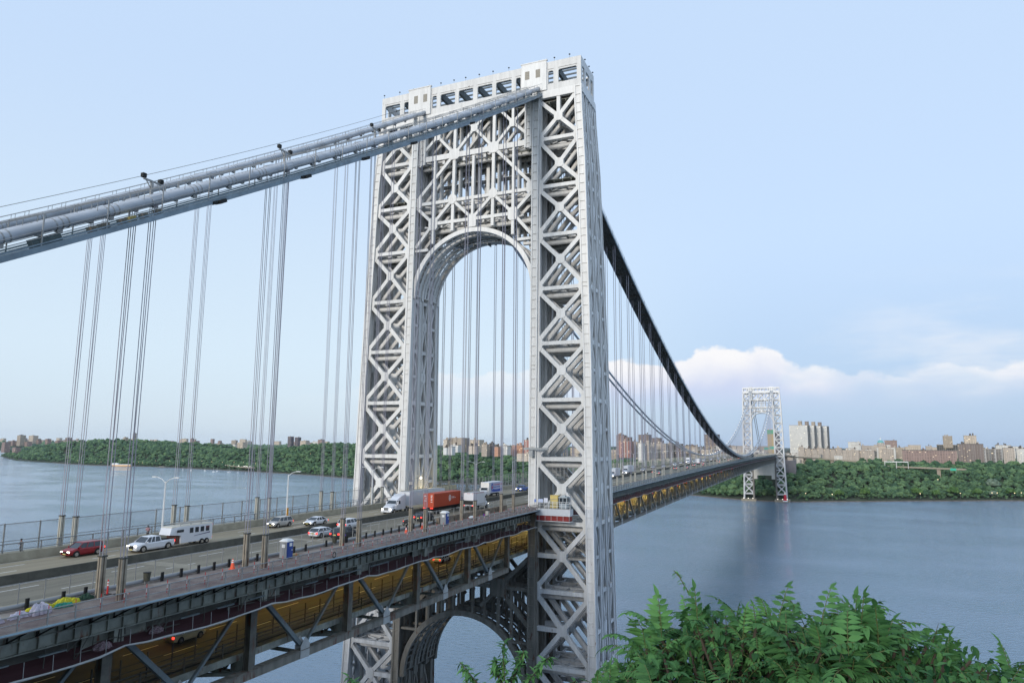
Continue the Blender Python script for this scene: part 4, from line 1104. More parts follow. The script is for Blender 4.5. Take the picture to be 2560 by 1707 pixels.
def wood(name, y0, y1, dmin, dmax, r0, r1, density, seed, label, hmax=1e9, ridge=None):
    rng = np.random.default_rng(seed); area = (y1-y0)*(dmax-dmin); n = int(area/(density**2))
    y = rng.uniform(y0, y1, n); d = rng.uniform(dmin, dmax, n)
    x = shore_x(y)+d
    ok = np.ones(n, bool)
    for (cx_, cy_, rx, ry) in CLEAR: ok &= ~((abs(x-cx_) < rx) & (abs(y-cy_) < ry))
    x, y, d = x[ok], y[ok], d[ok]; n = len(x)
    r = r0*np.exp(rng.normal(.1, .32, n)).clip(.6, 2.0)*(np.clip(d/40, .45, 1))
    gz = ground_z(x, y); h = r*rng.uniform(.6, 1.2, n)+rng.uniform(0, 2.5, n)
    pts = np.stack([x, y, gz+h], -1)
    # each crown is a loose bunch of leaf clumps
    k = 9; tone = rng.uniform(0, .45, n)
    u = rng.standard_normal((n, k, 3)); u /= np.linalg.norm(u, axis=2)[..., None]; u[..., 2] = np.abs(u[..., 2])*.9-.1
    cp = pts[:, None]+u*(r*.68)[:, None, None]; cr2 = (r[:, None]*rng.uniform(.28, .52, (n, k)))
    P2 = np.concatenate([pts, cp.reshape(-1, 3)]); R2 = np.concatenate([r*.72, cr2.ravel()]); T2 = np.concatenate([tone, (tone[:, None]+rng.uniform(-.12, .12, (n, k))).ravel()])
    o = crown_field(name, P2, R2, seed, M_WOOD, 1, T2)
    return tag(o, label, 'woodland', kind='stuff')
CLEAR = [(1067, 0, 30, 45), (1420, 0, 170, 20), (1900, 20, 700, 30)]
wood('woodland', -750, -40, 8, 300, 4, 6.8, 7.2, 1, 'dense green riverside park woodland below the apartment houses, right of the far tower')
wood('tree_belt', -760, -60, 300, 760, 5, 6.8, 19, 6, 'loose belts of street trees between the apartment houses of the right bank')
wood('woodland', -40, 780, 8, 330, 4.5, 7.5, 8.2, 2, 'wooded bank seen under and behind the deck, left of the far tower')
wood('woodland', 780, 1420, 6, 430, 4.4, 8.5, 8.6, 3, 'rounded wooded hill in front of the far leg of the near tower')
wood('woodland', 1420, 2600, 6, 520, 4.6, 8, 10, 4, 'long wooded hillside above the marina on the left bank')
wood('woodland', 2600, 5200, 6, 900, 7, 12, 17, 5, 'distant wooded point at the far left')
rng = np.random.default_rng(9)
n = 2600; yy = rng.uniform(1500, 9000, n); xx = rng.uniform(3600, 6500, n); gz = 20+9*np.sin(yy*.0011)+6*np.sin(xx*.002)
o = crown_field('distant_hills', np.stack([xx, yy, gz], -1), rng.uniform(30, 46, n), 10, M_WOOD, 1); tag(o, kind='structure')
# single trees one can tell apart on the right shore
M_TL1 = foliage_mat('bright_tree_leaves', (.05, .11, .03), (.12, .2, .06), .6); M_TL2 = foliage_mat('pale_tree_leaves', (.12, .17, .12), (.22, .28, .2), .6)
M_BARK = mat('bark', (.07, .055, .04), .9, noise=.3, nscale=2)
def tree(x, y, r, m, label, seed, group=None):
    z = float(ground_z(np.array(x), np.array(y))); t = thing('shore_tree', label, 'tree', (x, y, z), group=group); rng = np.random.default_rng(seed)
    b = MB(); b.tube([(0, 0, -.5), (.2, .1, r*.7), (0, 0, r*1.5)], [.5, .35, .15], 6)
    for k in range(5):
        a = k*1.26; b.tube([(0, 0, r*.6), (math.cos(a)*r*.6, math.sin(a)*r*.6, r*1.3)], [.22, .08], 5)
    b.build('trunk', M_BARK, t)
    n = 46; u = rng.standard_normal((n, 3)); u /= np.linalg.norm(u, axis=1)[:, None]; u[:, 2] = np.abs(u[:, 2])*1.0-.35
    pts = u*r*rng.uniform(.5, .85, (n, 1)); pts[:, 2] += r*1.35
    o = crown_field('crown', pts, rng.uniform(.22, .38, n)*r, seed, m, 2); o.parent = t
    return t
def along(y, d): return float(shore_x(y))+d, y
for i, (y, d, r, m, lb) in enumerate([(-150, 26, 8.5, M_TL1, 'round bright green shore tree, leftmost of the bright ones right of the lighthouse'), (-232, 24, 9, M_TL1, 'bright green shore tree beside the broad rounded one'), (-262, 20, 7, M_TL1, 'smaller bright tree between two large ones on the shore'), (-290, 22, 9.5, M_TL1, 'broad bright green tree near the lit path'), (-330, 28, 8, M_TL1, 'olive green shore tree towards the right edge'), (-355, 24, 6, M_TL2, 'pale silvery tree by the shore lamps'), (-385, 30, 8, M_TL1, 'green shore tree at the right edge of the photo'), (-372, 95, 11, M_TL2, 'large pale silvery tree on the slope at the right'), (-112, 24, 7, M_TL1, 'green shore tree next to the small park sign')]):
    tree(*along(y, d), r, m, lb, 20+i)
# street lamps dotted through the woods and along the shore
first = None
for i, (y, d) in enumerate([(-28, 30), (-60, 22), (-100, 12), (-236, 14), (-300, 16), (-352, 20), (-360, 18), (-388, 16), (-400, 20), (-280, 110), (1480, 40), (1520, 55), (1700, 60), (1760, 60), (1820, 62), (1880, 60), (1925, 60), (1990, 50), (2050, 40), (2100, 30), (2120, 30), (2150, 30), (2220, 40), (2300, 25), (2330, 25), (2500, 30), (1350, 150), (1300, 160), (1100, 60), (980, 190), (950, 190), (1600, 70), (1650, 70)]):
    x, y = along(y, d); z = float(ground_z(np.array(x), np.array(y)))
    if first is None:
        t = thing('park_lamp', 'small lit lamp among the trees of the far bank', 'lamp', (x, y, z), group='small lit lamps dotted along the wooded far bank'); first = t
        b = MB(); b.tube([(0, 0, 0), (0, 0, 9)], .12, 4); b.build('post', M_STEEL, t); b = MB(); b.sphere((0, 0, 9.3), .55, 6, 4); b.build('globe', mat('far_lamp_lit', (1, .8, .5), .3, emit=(1, .72, .42), estr=3), t)
    else: dup(first, (x, y, z+(8 if d > 30 else 0)))
# ------------------------------------------------------------ city
def facade(name, wall, win, sx=3.4, sz=3.1, wx=.42, wz=.5, lit=.06, stripe=None):
    m = bpy.data.materials.new('facade_'+name); m.use_nodes = True; N = m.node_tree.nodes; L = m.node_tree.links
    P_ = N['Principled BSDF']; P_.inputs['Roughness'].default_value = .8
    tc = N.new('ShaderNodeTexCoord'); sp = N.new('ShaderNodeSeparateXYZ'); L.new(tc.outputs['Object'], sp.inputs[0])
    def mm(op, a, b_=None, c=None):
        n = N.new('ShaderNodeMath'); n.operation = op
        for i, v in enumerate((a, b_, c)):
            if v is None: continue
            if isinstance(v, (int, float)): n.inputs[i].default_value = v
            else: L.new(v, n.inputs[i])
        return n.outputs[0]
    al = mm('ADD', sp.outputs[0], sp.outputs[1]); ax = mm('DIVIDE', al, sx); az_ = mm('DIVIDE', sp.outputs[2], sz)
    fx_ = mm('ABSOLUTE', mm('SUBTRACT', mm('FRACT', ax), .5)); fz_ = mm('ABSOLUTE', mm('SUBTRACT', mm('FRACT', az_), .5))
    mask = mm('MULTIPLY', mm('LESS_THAN', fx_, wx/2), mm('LESS_THAN', fz_, wz/2))
    geo = N.new('ShaderNodeNewGeometry'); gs = N.new('ShaderNodeSeparateXYZ'); L.new(geo.outputs['Normal'], gs.inputs[0])
    mask = mm('MULTIPLY', mask, mm('LESS_THAN', mm('ABSOLUTE', gs.outputs[2]), .5))
    wn = N.new('ShaderNodeTexWhiteNoise'); cb = N.new('ShaderNodeCombineXYZ'); L.new(mm('FLOOR', ax), cb.inputs[0]); L.new(mm('FLOOR', az_), cb.inputs[1]); L.new(cb.outputs[0], wn.inputs[0])
    nz = N.new('ShaderNodeTexNoise'); nz.inputs['Scale'].default_value = .06; nz.inputs['Detail'].default_value = 5; L.new(tc.outputs['Object'], nz.inputs[0])
    wl = N.new('ShaderNodeMix'); wl.data_type = 'RGBA'; wl.inputs[6].default_value = tuple(c*.82 for c in wall)+(1,); wl.inputs[7].default_value = tuple(c*1.1 for c in wall)+(1,); L.new(nz.outputs[0], wl.inputs[0])
    src = wl.outputs[2]
    if stripe:
        st = N.new('ShaderNodeMix'); st.data_type = 'RGBA'; st.inputs[7].default_value = tuple(stripe)+(1,); L.new(src, st.inputs[6])
        L.new(mm('LESS_THAN', mm('FRACT', mm('DIVIDE', al, sx*2)), .3), st.inputs[0]); src = st.outputs[2]
    wc = N.new('ShaderNodeMix'); wc.data_type = 'RGBA'; wc.inputs[6].default_value = tuple(win)+(1,); wc.inputs[7].default_value = tuple((a+b2)/2 for a, b2 in zip(win, wall))+(1,); L.new(wn.outputs[0], wc.inputs[0])
    mx = N.new('ShaderNodeMix'); mx.data_type = 'RGBA'; L.new(mask, mx.inputs[0]); L.new(src, mx.inputs[6]); L.new(wc.outputs[2], mx.inputs[7]); L.new(mx.outputs[2], P_.inputs['Base Color'])
    P_.inputs['Emission Color'].default_value = (1, .82, .5, 1)
    L.new(mm('MULTIPLY', mm('MULTIPLY', mask, mm('GREATER_THAN', wn.outputs[0], 1-lit*.6)), .9), P_.inputs['Emission Strength'])
    return m
FM = {
 'brick': facade('brick', (.36, .26, .225), (.07, .06, .06)), 'brown': facade('brown', (.22, .175, .155), (.35, .33, .3), lit=.12, wx=.35), 'beige': facade('beige', (0.522, 0.450, 0.377), (.12, .11, .1), 2.9),
 'cream': facade('cream', (0.621, 0.527, 0.419), (.14, .12, .1)), 'white': facade('white', (0.713, 0.690, 0.632), (.22, .22, .22), 3.6, wz=.35), 'tan': facade('tan', (0.448, 0.378, 0.294), (.12, .1, .09), 2.7),
 'dark': facade('dark', (.05, .05, .045), (.4, .38, .34), lit=.2), 'trim': facade('trim', (.30, .28, .25), (.08, .08, .09), 5.0, wx=.6, wz=.6, stripe=(.6, .6, .58)), 'orange': facade('orange', (0.550, 0.297, 0.187), (.2, .1, .08)),
 'brickstripe': facade('brickstripe', (0.396, 0.180, 0.144), (.12, .09, .08), 4.2, stripe=(.55, .48, .42)), 'tower': facade('tower', (.16, .14, .15), (.05, .05, .06), 3.2),
 'slab': facade('slab', (.80, .78, .72), (.10, .095, .09), 3.0, 2.75, .5, .6, .03), 'sand': facade('sand', (.5, .36, .15), (.45, .33, .15), lit=0)}
M_ROOF = mat('roof_tar', (.14, .13, .12), .9, noise=.3, nscale=.2); M_RETW = mat('retaining_wall', (.40, .33, .26), .85, noise=.2, nscale=.05, aniso=(1, 1, .3))
rb = random.Random(5)
def building(x, y, w, dep, z0, z1, st, label, rz=-.12, group=None, extra=True):
    t = thing('apartment_building', label, 'building', (x, y, z0), rz, group)
    h = z1-z0; b = MB()
    b.box(0, dep, -w/2, w/2, 0, h)
    b.build('wall', FM[st], t)
    b = MB(); b.box(-.35, dep+.35, -w/2-.35, w/2+.35, h, h+.9); b.box(.6, dep-.6, -w/2+.6, w/2-.6, h+.9, h+1.0); r = b.build('roof', M_RETW if st not in ('brick', 'brown') else M_ROOF, t)
    if extra:
        b = MB(); k = rb.randint(1, 3)
        for _ in range(k):
            yy = rb.uniform(-w*.35, w*.35); ww = rb.uniform(2, 4.5); hh = rb.uniform(2, 5); b.box(dep*.3, dep*.3+4, yy-ww/2, yy+ww/2, h+1, h+1+hh)
        b.build('bulkhead', FM[st] if rb.random() < .6 else M_ROOF, t)
        if rb.random() < .45 and h > 15:
            yy = rb.uniform(-w*.3, w*.3); b = MB(); b.tube([(dep*.6, yy, h+3.5), (dep*.6, yy, h+6.5)], 1.6, 8); b.tube([(dep*.6, yy, h+6.5), (dep*.6, yy, h+7.6)], [1.7, .1], 8)
            for a in (-1, 1): b.box(dep*.6-1.2, dep*.6+1.2, yy+a-.15, yy+a+.15, h+1, h+3.5)
            b.build('water_tank', mat('tank_wood', (.12, .09, .07), .9), t)
    # vertical relief: shallow bays break the flat front
    if w > 18:
        b = MB(); n = int(w/11)
        for i in range(n):
            yy = -w/2+w*(i+.5)/n; b.box(-1.4, 0, yy-w/n*.27, yy+w/n*.27, 0, h-.02)
        b.build('bay', FM[st], t)
    return t
BLD = [
 (1704, -47, 14.3, 12, 54.8, 83.1, 'beige', 'R'),
 (1711, -61, 14.3, 12, 54.9, 81.7, 'beige', 'R'),
 (1717, -75, 14.3, 12, 55.0, 80.2, 'beige', 'R'),
 (1722, -89, 14.3, 12, 55.1, 83.4, 'beige', 'R'),
 (1729, -103, 14.3, 12, 55.2, 82.0, 'beige', 'R'),
 (1735, -117, 14.3, 12, 55.3, 80.6, 'beige', 'R'),
 (1741, -131, 14.3, 12, 55.4, 83.8, 'beige', 'R'),
 (2765, -215, 42.1, 30, 77.7, 103.1, 'white', 'flat white hospital block on the skyline right of the four white slabs'),
 (2933, -351, 42.1, 30, 84.7, 110.8, 'brick', 'red-brown institutional block on the skyline left of the long brick apartments'),
 (1584, -151, 34.0, 27.2, 56.4, 79.3, 'beige', 'grey-beige apartment block facing the river, left of its twin'),
 (1599, -184, 29.6, 23.6, 52.3, 78.6, 'beige', 'grey-beige apartment block facing the river, right of its twin'),
 (1617, -227, 23.3, 18.6, 50.8, 82.5, 'beige', 'pale free-standing apartment block behind the highway gantry'),
 (1537, -297, 98.0, 30, 54.5, 81.2, 'brick', 'long brown brick apartment building above a beige retaining wall'),
 (1608, -384, 46.2, 30, 46.9, 95.2, 'brown', 'tall dark brown stepped apartment tower with lit windows'),
 (1747, -409, 24.0, 19.2, 71.3, 114.8, 'cream', 'cream tower rising behind the dark brown apartment tower'),
 (2078, -414, 22.0, 17.6, 85.8, 117.8, 'tan', 'tan slab tower on the hill, left of the cream tower'),
 (2082, -417, 58.2, 30, 79.3, 94.0, 'dark', 'long low dark building on the wooded hilltop'),
 (1621, -413, 15.4, 12.3, 53.1, 84.4, 'trim', 'white-trimmed apartment house beside the dark brown tower'),
 (1630, -434, 20.5, 16.4, 53.2, 84.6, 'trim', 'white-trimmed apartment house, second right of the dark brown tower'),
 (1604, -451, 19.3, 15.4, 45.8, 87.4, 'beige', 'plain grey-beige apartment house near the right edge'),
 (1617, -478, 21.8, 17.4, 41.8, 86.0, 'white', 'white banded apartment house cut by the right edge'),
 (1723, 411, 22.0, 17.6, 61.7, 113.3, 'brick', 'paired brick tower behind, nearest the near bridge tower'),
 (1392, 315, 27.9, 22.4, 59.6, 95.9, 'brickstripe', 'red brick tower with pale stripes right of the near bridge tower'),
 (1731, 394, 18.7, 14.9, 61.9, 108.0, 'brick', 'brick tower standing just behind the striped brick tower'),
 (1849, 375, 31.2, 25.0, 66.7, 116.2, 'brown', 'tall brown tower in the skyline between near tower and sagging cable'),
 (1963, 366, 30.3, 24.3, 66.1, 108.1, 'brown', 'brown tower, right of the taller brown tower'),
 (1441, 305, 14.8, 12, 59.1, 94.4, 'cream', 'cream apartment house right of the striped brick tower'),
 (1347, 269, 12.1, 12, 51.4, 92.5, 'white', 'whitish many-windowed apartment house'),
 (1372, 262, 12.3, 12, 52.8, 93.5, 'beige', 'grey apartment house right of the whitish one'),
 (1417, 259, 10.8, 12, 57.4, 90.1, 'cream', 'narrow cream apartment house above the bridge fence'),
 (1465, 250, 25.0, 20.0, 56.8, 91.2, 'beige', 'broad beige apartment block above the bridge fence'),
 (1493, 235, 15.0, 12, 56.6, 91.3, 'tan', 'tan block behind the northern cables'),
 (1521, 222, 20.8, 16.7, 56.4, 90.6, 'brown', 'brownish block behind the northern cables'),
 (2237, 237, 43.9, 30, 75.0, 123.0, 'brown', 'brown slab tower seen between the cables'),
 (1355, 755, 10.8, 12, 68.7, 97.0, 'cream', 'cream block seen at the left inside the tower arch'),
 (1365, 731, 41.3, 30, 66.9, 101.1, 'tan', 'wide tan apartment block with brick stair tower inside the arch'),
 (1384, 689, 27.5, 22.0, 67.3, 96.6, 'cream', 'cream slab with brown penthouse inside the arch'),
 (1178, 658, 8.7, 12, 63.7, 79.1, 'white', 'low white house at the trees inside the arch, leftmost'),
 (1183, 648, 10.4, 12, 63.7, 80.9, 'white', 'low white house at the trees inside the arch, second from left'),
 (1257, 678, 21.0, 16.8, 68.1, 84.1, 'white', 'white stepped roof block below the wide tan block'),
 (1200, 608, 8.7, 12, 65.8, 82.9, 'cream', 'small cream house below the cream slab, left one'),
 (1203, 599, 8.7, 12, 65.8, 83.0, 'cream', 'small cream house below the cream slab, right one'),
 (1212, 580, 13.9, 12, 60.9, 86.6, 'tan', 'tan six-storey block in the middle of the arch'),
 (1236, 576, 11.4, 12, 62.4, 86.6, 'brown', 'dark grey-brown block in the middle of the arch'),
 (1204, 548, 10.3, 12, 61.4, 81.7, 'orange', 'orange-tinted apartment house beside the trees in the arch'),
 (1228, 542, 19.9, 15.9, 64.6, 83.5, 'white', 'white balconied apartment house in the arch'),
 (1277, 530, 27.6, 22.1, 61.7, 85.3, 'orange', 'orange-brown warehouse-like block right in the arch'),
 (1228, 496, 29.1, 23.3, 51.6, 67.8, 'cream', 'long low pink-cream building at the right foot of the arch view'),
 (1248, 496, 12.1, 12, 59.8, 96.7, 'brickstripe', 'red and white striped brick tower right beside the inner column'),
 (2136, 3795, 33.3, 26.6, 21.8, 75.1, 'brick', 'pinkish brown tower at the left edge of the photo'),
 (2533, 4398, 51.0, 30, 50.1, 80.1, 'brick', 'low brick row near the left edge'),
 (2550, 4353, 41.3, 30, 50.4, 114.1, 'tan', 'tall tan tower with dark top far left'),
 (2709, 4492, 55.9, 30, 64.5, 113.3, 'cream', 'pale twin-topped tower far left'),
 (2571, 4313, 34.0, 27.2, 48.4, 76.0, 'brick', 'low brick block between the two far left towers'),
 (2727, 4456, 25.4, 20.3, 62.3, 88.4, 'brick', 'small brick block beside the pale twin-topped tower'),
 (2096, 3639, 30.3, 24.3, 19.9, 49.9, 'brick', 'little brick house among shore trees at far left'),
 (2750, 4403, 28.0, 22.4, 60.2, 93.9, 'brick', 'small pointed brick block on the left skyline'),
 (2511, 3944, 34.7, 27.7, 40.0, 82.5, 'brick', 'stepped pink brick block on the wooded slope'),
 (2526, 3911, 37.0, 29.6, 40.2, 62.2, 'brick', 'low pink brick wing on the wooded slope'),
 (2867, 4384, 31.2, 25.0, 65.8, 102.6, 'brown', 'grey-brown tower above the pink brick blocks'),
 (2962, 4423, 79.7, 30, 60.6, 82.4, 'white', 'low pale houses at the ridge left of the wooded hill'),
 (3086, 4130, 23.9, 19.1, 73.5, 108.4, 'tan', 'small tan tower above the wooded hill'),
 (3105, 4089, 45.2, 30, 68.5, 98.2, 'cream', 'low cream block above the wooded hill'),
 (3109, 4074, 18.6, 14.9, 68.7, 135.1, 'tan', 'slim tall tan tower above the wooded hill'),
 (3046, 3467, 52.2, 30, 50.3, 88.2, 'brick', 'square pink brick tower behind the left suspenders'),
 (3040, 3473, 17.4, 13.9, 82.2, 102.9, 'brick', 'R'),
 (3015, 3291, 29.1, 23.3, 39.8, 69.8, 'brick', 'small pink block left of the grey block in the valley'),
 (2882, 3088, 37.0, 29.6, 30.9, 73.5, 'tan', 'grey-tan block in the valley between wooded hills'),
 (2898, 3054, 27.7, 22.2, 35.7, 62.3, 'white', 'low white block in the valley'),
 (2855, 2893, 49.6, 30, 44.3, 81.5, 'cream', 'wide cream block in the valley right of the grey-tan one'),
 (2842, 2925, 20.3, 16.2, 48.5, 72.3, 'white', 'small white annex in the valley'),
 (3204, 2847, 29.1, 23.3, 26.6, 119.0, 'tower', 'slim grey twin tower, left one'),
 (3221, 2807, 29.1, 23.3, 31.7, 114.6, 'tower', 'slim grey twin tower, right one'),
 (3076, 2636, 46.2, 30, 43.7, 93.1, 'cream', 'cream stepped block right of the slim twin towers'),
 (3112, 2545, 30.0, 24.0, 74.1, 100.7, 'brick', 'small pink block peeking over the hilltop'),
 (3189, 2893, 63.1, 30, 28.7, 49.1, 'white', 'long low pale block left of the slim twin towers'),
]
for i, (x, y, w, dep, z0, z1, st, lb) in enumerate(BLD):
    if lb == 'R': building(x, y, w, dep, z0, z1, st, 'low pale building in the row behind the trees right of the far tower' if y < 0 else 'small pinkish penthouse block behind the left suspenders', group='row of low pale buildings' if y < 0 else None)
    else: building(x, y, w, dep, z0, z1, st, lb)
# four white slab towers one behind the other
for k in range(4):
    t = thing('slab_tower', 'tall white gridded slab tower, %s of the four in line' % ('nearest and widest looking', 'second', 'third', 'farthest')[k], 'building', (2000+40*k, -37-17.5*k, 60), -.3, None)
    b = MB(); b.box(0, 22, -25, 25, 0, 86.5); b.build('wall', FM['slab'], t)
    b = MB()
    for z in np.arange(2, 86, 2.75): b.box(1.5, 20.5, -26.3, -25, z, z+.9)
    o = b.build('balcony', M_ROOF, t); o['kind'] = 'stuff'
    b = MB(); b.box(7, 15, -7, 2, 86.5, 99); b.build('penthouse', FM['brown'] if k % 2 else FM['tan'], t)
    b = MB(); b.box(-.3, 22.3, -25.3, 25.3, 86.5, 87.2); b.build('roof', M_RETW, t)
# green-topped yellow tower seen between cable and far tower
t = thing('wrapped_tower', 'yellow tower block wrapped in netting with a green top storey band', 'building', (1950, 33, 50), -.1)
b = MB(); b.box(0, 22, -10, 11, 0, 71); b.build('wall', FM['sand'], t)
b = MB(); b.box(-.3, 22.3, -10.3, 11.3, 71, 83.5); b.build('green_top', mat('green_wrap', (.08, .35, .17), .7), t)
b = MB(); b.box(2, 22, -19, -10.3, 0, 76); b.build('grey_wing', FM['tower'], t)
b = MB(); [b.sphere((0, yy, 84.3), .8, 6, 4) for yy in (-8, 0, 8)]; b.build('beacon', M_TL, t)
# domed church
t = thing('domed_church', 'church with turquoise dome and small lantern on the right skyline', 'church', (2406, -275, 75), -.1)
b = MB(); b.box(0, 40, -28, 28, 0, 14); b.tube([(14, 0, 14), (14, 0, 25)], 10.5, 14); b.build('wall', FM['beige'], t)
b = MB(); b.sphere((14, 0, 25), 9.5, 14, 10); b.build('dome', mat('dome_turquoise', (.16, .42, .42), .6), t)
b = MB(); b.tube([(14, 0, 33), (14, 0, 38)], 1.8, 8); b.tube([(14, 0, 38), (14, 0, 44)], [1.6, .1], 8); b.build('lantern', M_WHITE, t)
t = thing('church_spire', 'small stone spire on the skyline left of the hilltop slab tower', 'church', (1960, -462, 70), 0)
b = MB(); b.box(-4, 4, -4, 4, 0, 22); b.tube([(0, 0, 22), (0, 0, 34)], [4.5, .2], 8); b.build('spire', FM['beige'], t)
# approach ramps
def ramp(pts, w, label, piers=True):
    t = thing('highway_ramp', label, 'ramp')
    b = MB()
    for a, c in zip(pts[:-1], pts[1:]): b.bar(a, c, w, 1.6); 
    b.build('deck', M_RETW, t); b = MB()
    for a, c in zip(pts[:-1], pts[1:]):
        v = Vector(c)-Vector(a); n_ = Vector((-v.y, v.x, 0)).normalized()*w/2
        for s in (-1, 1): b.bar(Vector(a)+n_*s+Vector((0, 0, 1.3)), Vector(c)+n_*s+Vector((0, 0, 1.3)), .4, 1.0)
    b.build('parapet', M_CONC, t)
    if piers:
        b = MB()
        for a, c in zip(pts[:-1], pts[1:]): m_ = (Vector(a)+Vector(c))/2; b.post((m_.x, m_.y, 5), (m_.x, m_.y, m_.z-.8), 1, 3)
        b.build('pier', M_RETW, t)
    return t
ramp([(1300, -12, 71), (1400, -35, 66), (1480, -80, 62), (1500, -140, 58), (1470, -190, 55), (1430, -235, 52)], 10, 'curving grey highway ramp leaving the far tower towards the right')
ramp([(1420, -190, 50), (1400, -250, 49), (1360, -330, 48)], 9, 'pale highway ramp passing under the long brick building')
ramp([(1300, 5, 70), (1500, 8, 68), (1900, 10, 66)], 30, 'wide bridge approach behind the far tower')
t = thing('approach_arch', 'dark masonry anchorage block behind the right leg of the far tower', 'anchorage', (1240, 0, 0)); b = MB(); b.box(0, 26, -44, -26, 0, 62); b.build('wall', mat('anchorage_stone', (.2, .19, .2), .85, noise=.2, nscale=.1), t)
t = thing('overhead_sign', 'green overhead highway sign seen between the legs of the far tower', 'sign', (1180, -3, 78)); b = MB(); b.box(0, .4, -9, 0, 5, 10); b.box(0, .4, 1.5, 9, 4, 8); b.build('panel', mat('sign_green', (.02, .35, .22), .5, emit=(.05, .5, .35), estr=.15), t); b = MB(); b.box(.5, .9, -9, 9, 9, 9.4); b.post((.7, -9, -5), (.7, -9, 9), .3, .3); b.post((.7, 9, -5), (.7, 9, 9), .3, .3); b.build('gantry', M_STEEL, t)
t = thing('sign_gantry', 'white highway gantry frame by the pale free-standing apartment block', 'gantry', (1395, -222, 47)); b = MB(); [b.post((0, yy, 0), (0, yy, 14), .35, .35) for yy in (-20, 0, 20)]; b.box(-.3, .3, -20, 20, 12, 13.4); b.build('frame', M_WHITE, t)
b = MB(); b.add([(0, 0, 0), (0, 9, 0), (0, 8, 5), (0, 1, 5)], [(0, 1, 2, 3)]); 
t = thing('highway_sign', 'teal green highway sign below the long brick apartment building', 'sign', (1290, -300, 44)); b = MB(); b.box(-.2, .2, -4.5, 4.5, 4, 8); b.build('panel', MATS['sign_green'], t); b = MB(); b.post((0, -4, 0), (0, -4, 4), .2, .2); b.post((0, 4, 0), (0, 4, 4), .2, .2); b.build('post', M_STEEL, t)
# filler city: small blocks, shared label within a group
def filler(n, xr, yr, zr_, hr, wr, styles, label, group, seed):
    r = random.Random(seed)
    for i in range(n):
        x, y = r.uniform(*xr), r.uniform(*yr); z = zr_; h = r.uniform(*hr)
        building(x, y, r.uniform(*wr), r.uniform(14, 30), z-8, z+h, r.choice(styles), label, -.12+r.uniform(-.1, .1), group, i % 2 == 0)
filler(60, (1850, 2900), (-900, -170), 48, (24, 46), (18, 50), ['beige', 'cream', 'white', 'white', 'tan', 'cream'], 'small pale block in the dense cityscape beyond the park, right of the white slabs', 'cityscape blocks right of the white slabs', 31)
filler(70, (1560, 2500), (70, 330), 44, (18, 44), (14, 34), ['white', 'cream', 'beige', 'white', 'tan', 'brick'], 'small pale block in the cityscape seen between the suspenders of the main span', 'cityscape blocks behind the main span', 32)
filler(26, (1560, 2300), (-140, 60), 44, (14, 26), (14, 34), ['white', 'cream', 'beige', 'tan'], 'small pale block in the cityscape directly behind the far tower', 'cityscape blocks behind the far tower', 36)
filler(34, (1500, 2000), (480, 860), 50, (14, 28), (14, 30), ['cream', 'beige', 'tan', 'brick', 'white'], 'small block among the houses seen through the tower arch', 'houses seen through the tower arch', 33)
filler(46, (4400, 5600), (3900, 8600), 66, (14, 44), (30, 80), ['brick', 'brick', 'cream', 'tan', 'white'], 'tiny pinkish block on the distant left skyline', 'distant left skyline blocks', 34)
filler(30, (3300, 4600), (1700, 3000), 52, (8, 22), (30, 70), ['brick', 'cream', 'tan', 'white'], 'tiny block in the valley between the wooded hills', 'distant valley blocks', 35)
# highway along the left bank, marina, boats
for pts, lb in (([(1716, 2071, 12), (1651, 1880, 12), (1608, 1745, 12), (1524, 1590, 11), (1480, 1480, 10)], 'lit parkway running along the left bank below the wooded hill'),):
    ramp(pts, 14, lb, False)
first = None
for i in range(34):
    tt = i/33; y = 1500+tt*560; x = float(np.interp(y, [1480, 1590, 1745, 1880, 2071], [1480, 1524, 1608, 1651, 1716]))
    if first is None:
        t = thing('parked_car', 'tiny car with lit headlights on the parkway of the left bank', 'car', (x, y, 13.2), group='tiny cars on the left bank parkway'); first = t
        b = MB(); b.box(-1, 1, -2.3, 2.3, .2, .9); b.box(-.85, .85, -1.3, 1.1, .9, 1.6); b.build('body', M_WHITE, t); b = MB(); b.box(-.9, .9, -2.45, -2.3, .4, .8); b.build('headlight', M_HL, t)
    else: dup(first, (x+rb.uniform(-4, 4), y+rb.uniform(-8, 8), 13.2))
t = thing('marina_pavilion', 'long low white marina pavilion with lit front on the left bank', 'pavilion', (1545, 2135, 1.5), .6)
b = MB(); b.box(-8, 8, -28, 26, 0, 4); b.build('wall', mat('pavilion_wall', (.5, .3, .15), .7, emit=(1, .6, .25), estr=.5), t); b = MB(); b.box(-10, 10, -30, 28, 4, 6); b.box(-6, 6, 10, 28, 6, 10); b.build('roof', M_WHITE, t)
t = thing('pier_dock', 'dark timber dock on piles beside the marina', 'dock', (1540, 1930, 0), .3); b = MB(); b.box(-14, 14, -20, 16, 1.6, 2.2); b.box(-6, 6, -8, 8, 2.2, 5); b.build('deck', M_TWR, t)
b = MB(); [b.tube([(x, y, -2), (x, y, 2)], .3, 5) for x in (-12, 0, 12) for y in (-18, -6, 6)]; b.build('pile', M_BLACK, t)['kind'] = 'stuff'
BOATS = [(1482, 1762), (1451, 1692), (1451, 1635), (1402, 1548), (1436, 1570), (1405, 1491), (1403, 1454), (1360, 1384), (1388, 1379), (1507, 1824)]
first = None
